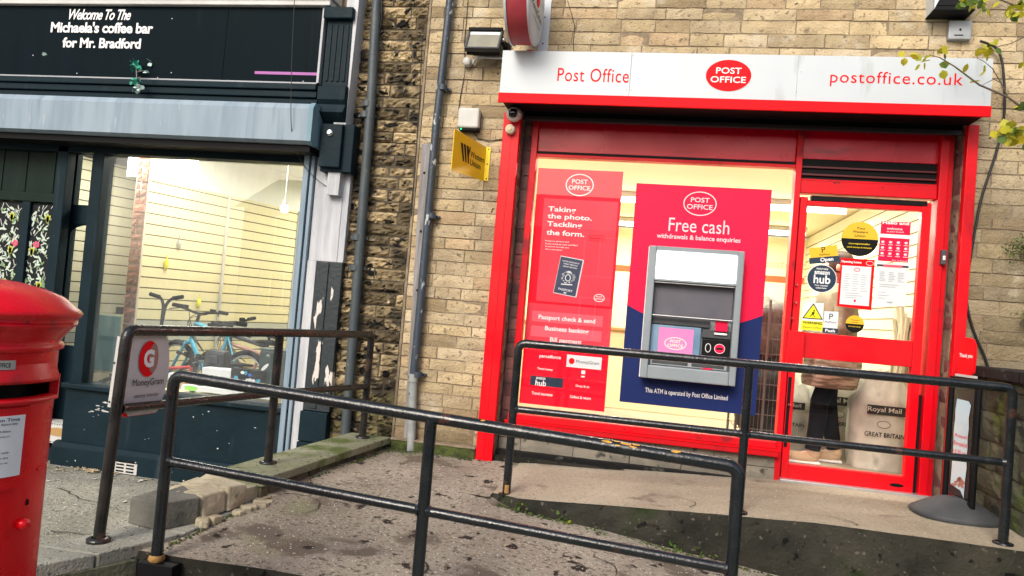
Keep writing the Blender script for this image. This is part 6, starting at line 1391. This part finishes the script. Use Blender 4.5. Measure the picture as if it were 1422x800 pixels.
b = MB(); b.mat(signwhite); b.face([(q0.x-.002, -.165, q1.z+.005), (q0.x+.14, -.150, q1.z+.32), (q0.x-.002, -.140, q1.z+.32)]); b.face([(q0.x-.004, -.163, q1.z+.005), (q0.x-.004, -.138, q1.z+.32), (q0.x-.004, -.004, q1.z+.32), (q0.x-.004, -.004, q1.z+.005)]); b.build('white_panel', None, al)
# projecting drum sign
ds = thing('drum_sign', 'red rimmed round projecting sign above the left end of the white sign board', 'sign', (-1.03, -.4, 3.05))
b = MB(); b.mat(pm('faded_red_rim', (.45, .06, .07), (.32, .03, .05), scale=4, rough=.5)); cD = (-1.10, -.42, 3.365); Rd = .31
b.lathe([(Rd, .0), (Rd, .14)], cD, 64, axis=(1, 0, 0)); b.build('rim', None, ds)
for xx, sx in ((-1.10, -1), (-.96, 1)):
    b = MB(); b.mat(signwhite); b.lathe([(Rd+.006, 0), (Rd+.006, .016*sx), (Rd-.01, .02*sx), (0, .02*sx)], (xx, -.42, 3.365), 64, axis=(1, 0, 0)); b.build('sign_face', None, ds)
fr = Fr((-.938, -.42, 3.365), (0, 1, 0)); b = MB(); b.mat(signred); b.ell(fr, .02, .06, .075, .115, .001, 32); b.mat(white); b.text(fr, 'G', .02, .06, w=.08, h=.11, d=.003, bold=.04); b.build('logo', None, ds)
b = MB(); b.mat(darkprint); b.text(fr, 'MoneyGram', .0, -.10, w=.40, h=.07, d=.002); b.text(fr, 'money transfer', .02, -.165, w=.27, h=.03, d=.002); b.build('lettering', None, ds)
b = MB(); b.mat(signwhite); b.box(-.985, -.91, -.014, -.002, 3.03, 3.75, bevel=.002); b.box(-1.04, -1.02, -.12, -.002, 3.08, 3.11); b.box(-1.04, -1.02, -.12, -.002, 3.60, 3.63); b.mat(signred); b.tube([(-1.03, -.13, 3.095), (-.90, -.04, 3.095)], .016, 10); b.mat(darkprint)
for zz in (3.07, 3.2, 3.4): b.ell(plane(-.014), -.95, zz, .006, .006, .001, 10)
b.build('bracket', None, ds)
# ------------------------------------------------------------------ plants
def leaf(mb, c, size, rnd, wide=.45):
    d = Vector((rnd.gauss(0, 1), rnd.gauss(0, 1), rnd.gauss(-.3, .8))).normalized(); u = d.cross(Vector((rnd.gauss(0, 1), rnd.gauss(0, 1), rnd.gauss(0, 1)))).normalized(); c = Vector(c); n_ = d.cross(u)
    mb.face([c, c+d*size*.3+u*size*wide*.8, c+d*size*.65+u*size*wide*.75+n_*size*.05, c+d*size+n_*size*.1, c+d*size*.6-u*size*wide*.75+n_*size*.05, c+d*size*.25-u*size*wide*.7])
tr = thing('tree', 'tree with thin twigs of yellow green autumn leaves reaching in at the top right', 'tree', (3.1, -1.3, -.5))
b = MB(); b.mat(bark); b.tube([(3.1, -1.3, -.6), (3.12, -1.28, .8), (3.05, -1.25, 2.0), (3.15, -1.2, 3.2), (3.1, -1.1, 4.6)], [.10, .08, .065, .05, .02], 10)
yb = -.75
brs = []
def twig(pts, r0_=.006):
    r0_ *= 1.35
    pts = [P(x, y, yy) for x, y, yy in pts]; n_ = len(pts); b.tube(pts, [r0_*(1-.75*i/(n_-1)) for i in range(n_)], 6); brs.append(pts)
b.tube([(3.05, -1.25, 2.0), (2.75, -1.0, 2.35), P(1440, 165, yb)], [.03, .018, .010], 8); b.tube([(3.15, -1.2, 3.2), (2.6, -1.0, 3.35), P(1440, 20, yb)], [.03, .018, .010], 8)
twig([(1440, 165, yb), (1400, 135, yb), (1360, 118, yb), (1325, 92, yb), (1305, 80, yb), (1290, 76, yb)], .0055)
twig([(1400, 135, yb), (1390, 115, yb), (1378, 95, yb), (1366, 85, yb), (1355, 80, yb)], .003)
twig([(1390, 115, yb), (1380, 110, yb), (1368, 116, yb), (1362, 120, yb)], .0025)
twig([(1440, 20, yb), (1410, 8, yb), (1380, -4, yb), (1345, -10, yb)], .006)
twig([(1440, 165, yb), (1425, 180, yb), (1410, 185, yb), (1385, 190, yb)], .004); twig([(1440, 20, yb), (1425, 50, yb), (1405, 60, yb), (1372, 68, yb)], .004)
b.build('trunk', None, tr)
b = MB(); rnd = random.Random(9)
cl = [(1258, 78, 2), (1270, 80, 3), (1280, 88, 3), (1285, 82, 2), (1307, 68, 3), (1313, 95, 3), (1345, 2, 8), (1362, 6, 8), (1335, 2, 4), (1375, 10, 5), (1400, 15, 6), (1415, 8, 8), (1408, 22, 5), (1372, 62, 4), (1368, 70, 4), (1380, 66, 2), (1418, 88, 4), (1395, 178, 5), (1402, 190, 6), (1412, 180, 6), (1420, 150, 4), (1386, 186, 3), (1420, 196, 5), (1366, 92, 1), (1360, 100, 1), (1350, 88, 1), (1352, 112, 1), (1412, 170, 3)]
for px, py, n_ in cl:
    for k in range(n_):
        c = P(px+rnd.uniform(-6, 6), py+rnd.uniform(-5, 5), yb+rnd.uniform(-.06, .06)); b.mat(leafg if rnd.random() > .22 else leafd); leaf(b, c, rnd.uniform(.045, .072), rnd, .5)
for k in range(260):                                     # crown beyond the frame
    c = Vector((3.1+rnd.gauss(0, .28), -1.2+rnd.gauss(0, .4), 3.6+rnd.gauss(0, .6)))
    if c.x > 2.75: b.mat(leafg if rnd.random() > .3 else leafd); leaf(b, c, rnd.uniform(.04, .07), rnd)
b.build('crown', None, tr)
def wallplant(px, py, label, w, h, n_, sd):
    q = P(px, py, -.05); rnd = random.Random(sd); b = MB(); b.mat(bark)
    for k in range(10): b.tube([(q.x+.22, -.01, q.z-.1), (q.x+.1+rnd.uniform(-.05, .05), -.05, q.z-.03+rnd.uniform(-.05, .05)), (q.x+rnd.uniform(-w, w), -.08, q.z+rnd.uniform(-h, h))], [.004, .003, .001], 5)
    for k in range(n_): b.mat(leafd); leaf(b, (q.x+.04+rnd.gauss(0, w*.6), -.06+rnd.uniform(-.05, .04), q.z+rnd.gauss(0, h*.5)), rnd.uniform(.012, .03), rnd, .25)
    one('wall_plant', b, label, 'plant', (q.x+.22, -.01, q.z-.1))
wallplant(1412, 345, 'feathery green plant rooted high in the wall at the right edge', .09, .07, 260, 1)
wallplant(1418, 438, 'small sparse green plant rooted in the wall just above the mossy wall', .045, .06, 90, 2)
def weed(px, py, z, n_, s, label, sd):
    q = PZ(px, py, z); rnd = random.Random(sd); b = MB()
    for k in range(n_): b.mat(leafd if rnd.random() > .04 else leafg); leaf(b, (q.x+rnd.gauss(0, s), q.y+rnd.gauss(0, s*.3)-.01, q.z+abs(rnd.gauss(0, s*.55))), rnd.uniform(.012, .03), rnd, .4)
    one('weed', b, label, 'weed', tuple(q), group='weeds at the foot of the platform')
weed(724, 706, .05, 22, .03, 'tiny weed at the left tip of the platform step', 1); weed(782, 726, .0, 40, .035, 'low weed left of centre at the foot of the platform step', 2); weed(828, 740, -.02, 20, .025, 'thin weed near the middle of the platform step', 5)
weed(938, 765, -.08, 60, .055, 'spreading green weed behind the right bay of the front railing', 3); weed(975, 773, -.09, 40, .05, 'low weed touching the right post of the front railing', 4); weed(1062, 790, -.12, 50, .045, 'bright weed on the ramp right of the front railing', 6)
# artificial rose tucked in the fascia
q = P(190, 92, -.2); t = thing('artificial_rose', 'faded green artificial rose hanging over the edge of the black fascia', 'artificial flower', tuple(q)); rnd = random.Random(2)
b = MB(); b.mat(pm('rose_stem', (.25, .22, .2), rough=.7)); b.tube([P(189, 92, -.2), P(190, 112, -.22), P(194, 128, -.34)], .004, 6); b.tube([P(190, 100, -.2), P(199, 98, -.22)], .003, 6); b.build('stem', None, t)
b = MB(); b.mat(greenrose)
for k in range(26): leaf(b, P(189+rnd.uniform(-5, 5), 90+rnd.uniform(-4, 5), -.2+rnd.uniform(-.02, .02)), rnd.uniform(.025, .045), rnd, .6)
for k in range(20): leaf(b, P(188+rnd.uniform(-5, 5), 113+rnd.uniform(-4, 4), -.24+rnd.uniform(-.02, .02)), rnd.uniform(.025, .04), rnd, .55)
b.build('petals', None, t)
b = MB(); b.mat(palepetal)
for px, py in ((201, 98), (190, 124), (197, 119), (186, 123), (194, 108)):
    for k in range(3): leaf(b, P(px+rnd.uniform(-2, 2), py+rnd.uniform(-2, 2), -.25), .04, rnd, .45)
b.build('leaves', None, t)
b = MB(); b.mat(palepetal); leaf(b, P(210, 86, -.15), .045, rnd, .5); leaf(b, P(211, 88, -.15), .04, rnd, .5); one('petal', b, 'loose pale petal stuck to the black fascia right of the rose', 'petal', tuple(P(210, 86, -.15)))
b = MB(); b.mat(palepetal); leaf(b, P(58, 76, -.15), .045, rnd, .5); one('petal', b, 'loose pale petal stuck to the black fascia below the lettering on the left', 'petal', tuple(P(58, 76, -.15)))
# moss clumps in the joints
b = MB(); rnd = random.Random(41); b.mat(moss)
def mclump(x, y, z, r):
    n_ = 7; top = (x, y, z+r*.7); b.faces([(x+r*rnd.uniform(.6, 1.3)*math.cos(6.283*i/n_), y+r*rnd.uniform(.6, 1.3)*math.sin(6.283*i/n_), z-.002) for i in range(n_)]+[(x+r*.5*math.cos(6.283*i/n_), y+r*.5*math.sin(6.283*i/n_), z+r*rnd.uniform(.4, .7)) for i in range(n_)]+[top], [(i, (i+1) % n_, n_+(i+1) % n_, n_+i) for i in range(n_)]+[(n_+i, n_+(i+1) % n_, 2*n_) for i in range(n_)], True)
def lz(x, y): return .085+.06*min(0, y+1.0) if (y > YS and x < -.86) else z_front(x, y)
for k in range(420):
    x = rnd.uniform(-1.84, -1.2) if rnd.random() > .3 else rnd.uniform(-1.84, -1.6); y = -.085-abs(rnd.gauss(0, .035))*(1.8 if x < -1.55 else .6); mclump(x, y, lz(x, y), rnd.uniform(.003, .011))
for k in range(260):
    y = -rnd.random()**1.2*1.55-.05; x = xr(y)+.012+abs(rnd.gauss(0, .016)); mclump(x, y, lz(x, y), rnd.uniform(.003, .010))
for k in range(420):
    x = rnd.uniform(-.80, 2.0); y = YS-.03-abs(rnd.gauss(0, .022)); mclump(x, y, z_front(x, y), rnd.uniform(.003, .012))
for k in range(120):
    y = rnd.uniform(-2.4, -1.6); x = xr(y)+.01+abs(rnd.gauss(0, .015)); mclump(x, y, lz(x, y), rnd.uniform(.003, .009))
tag(b.build('moss_growth'), 'dark green moss clumps in the joints along the wall foot, kerb and step', 'moss', kind='stuff')
b = MB(); rnd = random.Random(77); b.mat(pm('crack_dirt', (.03, .027, .02), rough=1))
def crack(x, y, a_, n_, zf, w0=.005):
    pts = []
    for i in range(n_):
        pts.append((x, y)); a_ += rnd.uniform(-.5, .5); st_ = rnd.uniform(.02, .05); x += st_*math.cos(a_); y += st_*math.sin(a_)
    for i in range(n_-1):
        (xa, ya), (xb, yb_) = pts[i], pts[i+1]; w = w0*(1-i/n_)*rnd.uniform(.5, 1.2)+.0008; L_ = math.hypot(xb-xa, yb_-ya); nx_, ny_ = -(yb_-ya)/L_*w, (xb-xa)/L_*w
        b.face([(xa-nx_, ya-ny_, zf(xa, ya)+.0065), (xb-nx_, yb_-ny_, zf(xb, yb_)+.0065), (xb+nx_, yb_+ny_, zf(xb, yb_)+.0065), (xa+nx_, ya+ny_, zf(xa, ya)+.0065)])
crack(-1.95, -1.5, .2, 16, lz); crack(-.9, -2.2, 1.9, 14, lz); crack(-.2, -1.5, -.4, 14, lz, .004); crack(.3, -.95, 1.4, 14, lambda x, y: zplat(x, y), .003); crack(1.2, -1.0, 1.8, 12, lambda x, y: zplat(x, y), .003)
crack(-4.2, -.6, .1, 30, pave_z, .005); crack(-3.6, -1.3, -.2, 22, pave_z, .005); crack(-3.0, -.4, -1.6, 14, pave_z, .004)
o = b.build('ground_cracks'); o['kind'] = 'structure'
# litter: fallen leaves and grit on the ground
b = MB(); rnd = random.Random(12); dry = pm('dry_leaf', (.38, .26, .12), (.5, .42, .28), scale=20, rough=.8); chipw = pm('pale_grit', (.55, .53, .48), (.4, .38, .33), scale=20, rough=.9)
for k in range(90):
    x = rnd.uniform(-4.7, -2.5); y = rnd.uniform(-2.2, -.12) if rnd.random() > .45 else rnd.uniform(-.25, -.12); z = pave_z(x, y)+.004; b.mat(dry if rnd.random() > .5 else chipw); s_1 = rnd.uniform(.008, .028); a_ = rnd.uniform(0, 6)
    b.face([(x+s_1*math.cos(a_+i*1.05)*rnd.uniform(.5, 1), y+s_1*math.sin(a_+i*1.05)*rnd.uniform(.5, 1), z+rnd.uniform(0, .01)) for i in range(6)])
for px, py in ((128, 654), (133, 655), (139, 652), (146, 656), (120, 652), (168, 655), (112, 650)):
    for k in range(4): q = PZ(px+rnd.uniform(-4, 4), py+rnd.uniform(-2, 3), -.37); b.mat(dry); s_1 = rnd.uniform(.015, .035); a_ = rnd.uniform(0, 6); b.face([(q.x+s_1*math.cos(a_+i*1.05)*rnd.uniform(.4, 1), min(-.11, q.y)+s_1*.6*math.sin(a_+i*1.05)*rnd.uniform(.4, 1)-.03, -.36+rnd.uniform(0, .015)) for i in range(6)])
for k in range(160):
    x = rnd.uniform(-1.95, 1.0); y = rnd.uniform(-2.4, -1.15) if x > -.9 else rnd.uniform(-2.4, -.1); z = (z_front(x, y) if y < YS or x < -.86 else .1)+.006; b.mat(chipw if rnd.random() > .3 else dry); s_1 = rnd.uniform(.003, .010); a_ = rnd.uniform(0, 6)
    b.face([(x+s_1*math.cos(a_+i*1.25), y+s_1*math.sin(a_+i*1.25), z+rnd.uniform(0, .003)) for i in range(5)])
tag(b.build('leaf_litter'), 'scattered dry leaves and pale grit on the pavement and ramp', 'litter', kind='stuff')
# loose granite aggregate of the worn ramp
b = MB(); rnd = random.Random(99); b.mat(chipw)
g2 = pm('brown_grit', (.16, .12, .09), (.28, .22, .17), scale=20, rough=.9)
for k in range(3200):
    x = rnd.uniform(-2.0, .9); y = rnd.uniform(YF+.02, YS-.06) if x > -.9 else rnd.uniform(YF+.02, -.3); z = z_front(x, y)+rnz(x, y) if y < YS else .085+.06*min(0, y+1)+rnz(x, y)
    if x > xr(y)+.03:
        b.mat(chipw if rnd.random() > .62 else g2); s_1 = rnd.uniform(.0025, .006); a_ = rnd.uniform(0, 6); p_ = [(x+s_1*math.cos(a_+i*1.57), y+s_1*math.sin(a_+i*1.57)) for i in range(4)]
        b.faces([(*p_[0], z), (*p_[1], z), (*p_[2], z), (*p_[3], z), (x, y, z+s_1*.8)], [(0, 1, 4), (1, 2, 4), (2, 3, 4), (3, 0, 4)])
tag(b.build('ramp_grit'), 'fine loose pale and brown grit on the worn ramp surface', 'grit', kind='stuff')
# row of houses across the street, behind the camera (seen only in the window reflections)
hs = thing('terraced_house', 'plain stone terraced houses across the road, seen only in the window reflections', 'house', (0, -21, -.6))
b = MB(); b.mat(pm('far_stone', (.20, .16, .11), (.15, .12, .08), scale=2, rough=.9)); b.box(-16, 16, -27, -21, -.6, 4.4); b.build('wall', None, hs)
b = MB(); b.mat(pm('slate', (.07, .075, .085), rough=.7)); b.face([(-16.3, -20.7, 4.3), (16.3, -20.7, 4.3), (16.3, -24, 6), (-16.3, -24, 6)]); b.face([(-16.3, -27.3, 4.3), (16.3, -27.3, 4.3), (16.3, -24, 6), (-16.3, -24, 6)]); b.build('roof', None, hs)
for i in range(8):
    for zz in (.4, 2.6):
        x = -14+i*4; b = MB(); b.mat(plasticwhite); b.box(x-.6, x+.6, -21.0, -20.93, zz, zz+1.5); b.mat(black); b.box(x-.52, x-.03, -20.94, -20.91, zz+.08, zz+1.42); b.box(x+.03, x+.52, -20.94, -20.91, zz+.08, zz+1.42); b.build('window', None, hs)
# ------------------------------------------------------------------ lamps inside
def area(name, loc, sx, sy, e, col, rot=(0, 0, 0)):
    l = bpy.data.lights.new(name, 'AREA'); l.shape = 'RECTANGLE'; l.size = sx; l.size_y = sy; l.energy = e; l.color = col; o = bpy.data.objects.new(name, l); COL.objects.link(o); o.location = loc; o.rotation_euler = rot; o['kind'] = 'structure'; return o
area('strip_and_fill_glow', (.35, 2.9, 2.49), 3.0, .06, 85, (1, .95, .82)); area('strip_and_fill_glow', (.35, 5.0, 2.49), 3.0, .06, 70, (1, .95, .82)); area('strip_and_fill_glow', (.45, .78, 2.6), 2.6, .12, 75, (1, .96, .86))  # last one is an added unseen fill lamp just inside the window
area('ceiling_and_fill_glow', (-4.0, 1.0, 2.5), .5, .5, 26, (1, .96, .86)); area('ceiling_and_fill_glow', (-3.3, 3.2, 2.5), .6, .6, 38, (1, .93, .75)); area('ceiling_and_fill_glow', (-5.15, .75, 2.5), .3, .3, 30, (1, .95, .85))  # last one is an added fill to brighten the wall behind the entrance
# ------------------------------------------------------------------ world, sun
w = bpy.data.worlds.new('World'); scene.world = w; w.use_nodes = True; nt = w.node_tree; bg = nt.nodes['Background']
sky = nt.nodes.new('ShaderNodeTexSky'); sky.sky_type = 'NISHITA'; sky.sun_disc = False; EL, AZ = R_(36), R_(196)
sky.sun_elevation = EL; sky.sun_rotation = AZ; sky.air_density = 1.0; sky.dust_density = 4.0; sky.ozone_density = 1.0
nt.links.new(sky.outputs[0], bg.inputs[0]); bg.inputs[1].default_value = .12
s = bpy.data.lights.new('sun', 'SUN'); s.energy = 1.5; s.angle = R_(24); s.color = (1, .96, .90); so = bpy.data.objects.new('sun', s); COL.objects.link(so)
dirv = Vector((math.sin(AZ)*math.cos(EL), math.cos(AZ)*math.cos(EL), math.sin(EL)))   # towards the sun
so.rotation_euler = dirv.to_track_quat('Z', 'Y').to_euler(); so.location = dirv*20
vs = scene.view_settings; vs.view_transform = 'Standard'; vs.look = 'None'; vs.exposure = .62; vs.gamma = 1
scene.render.engine = 'CYCLES'; scene.cycles.max_bounces = 8; scene.cycles.transparent_max_bounces = 16; scene.cycles.use_denoising = True
scene.render.resolution_x = 1024; scene.render.resolution_y = 576
for o in bpy.data.objects:
    if '_o' in o: del o['_o']
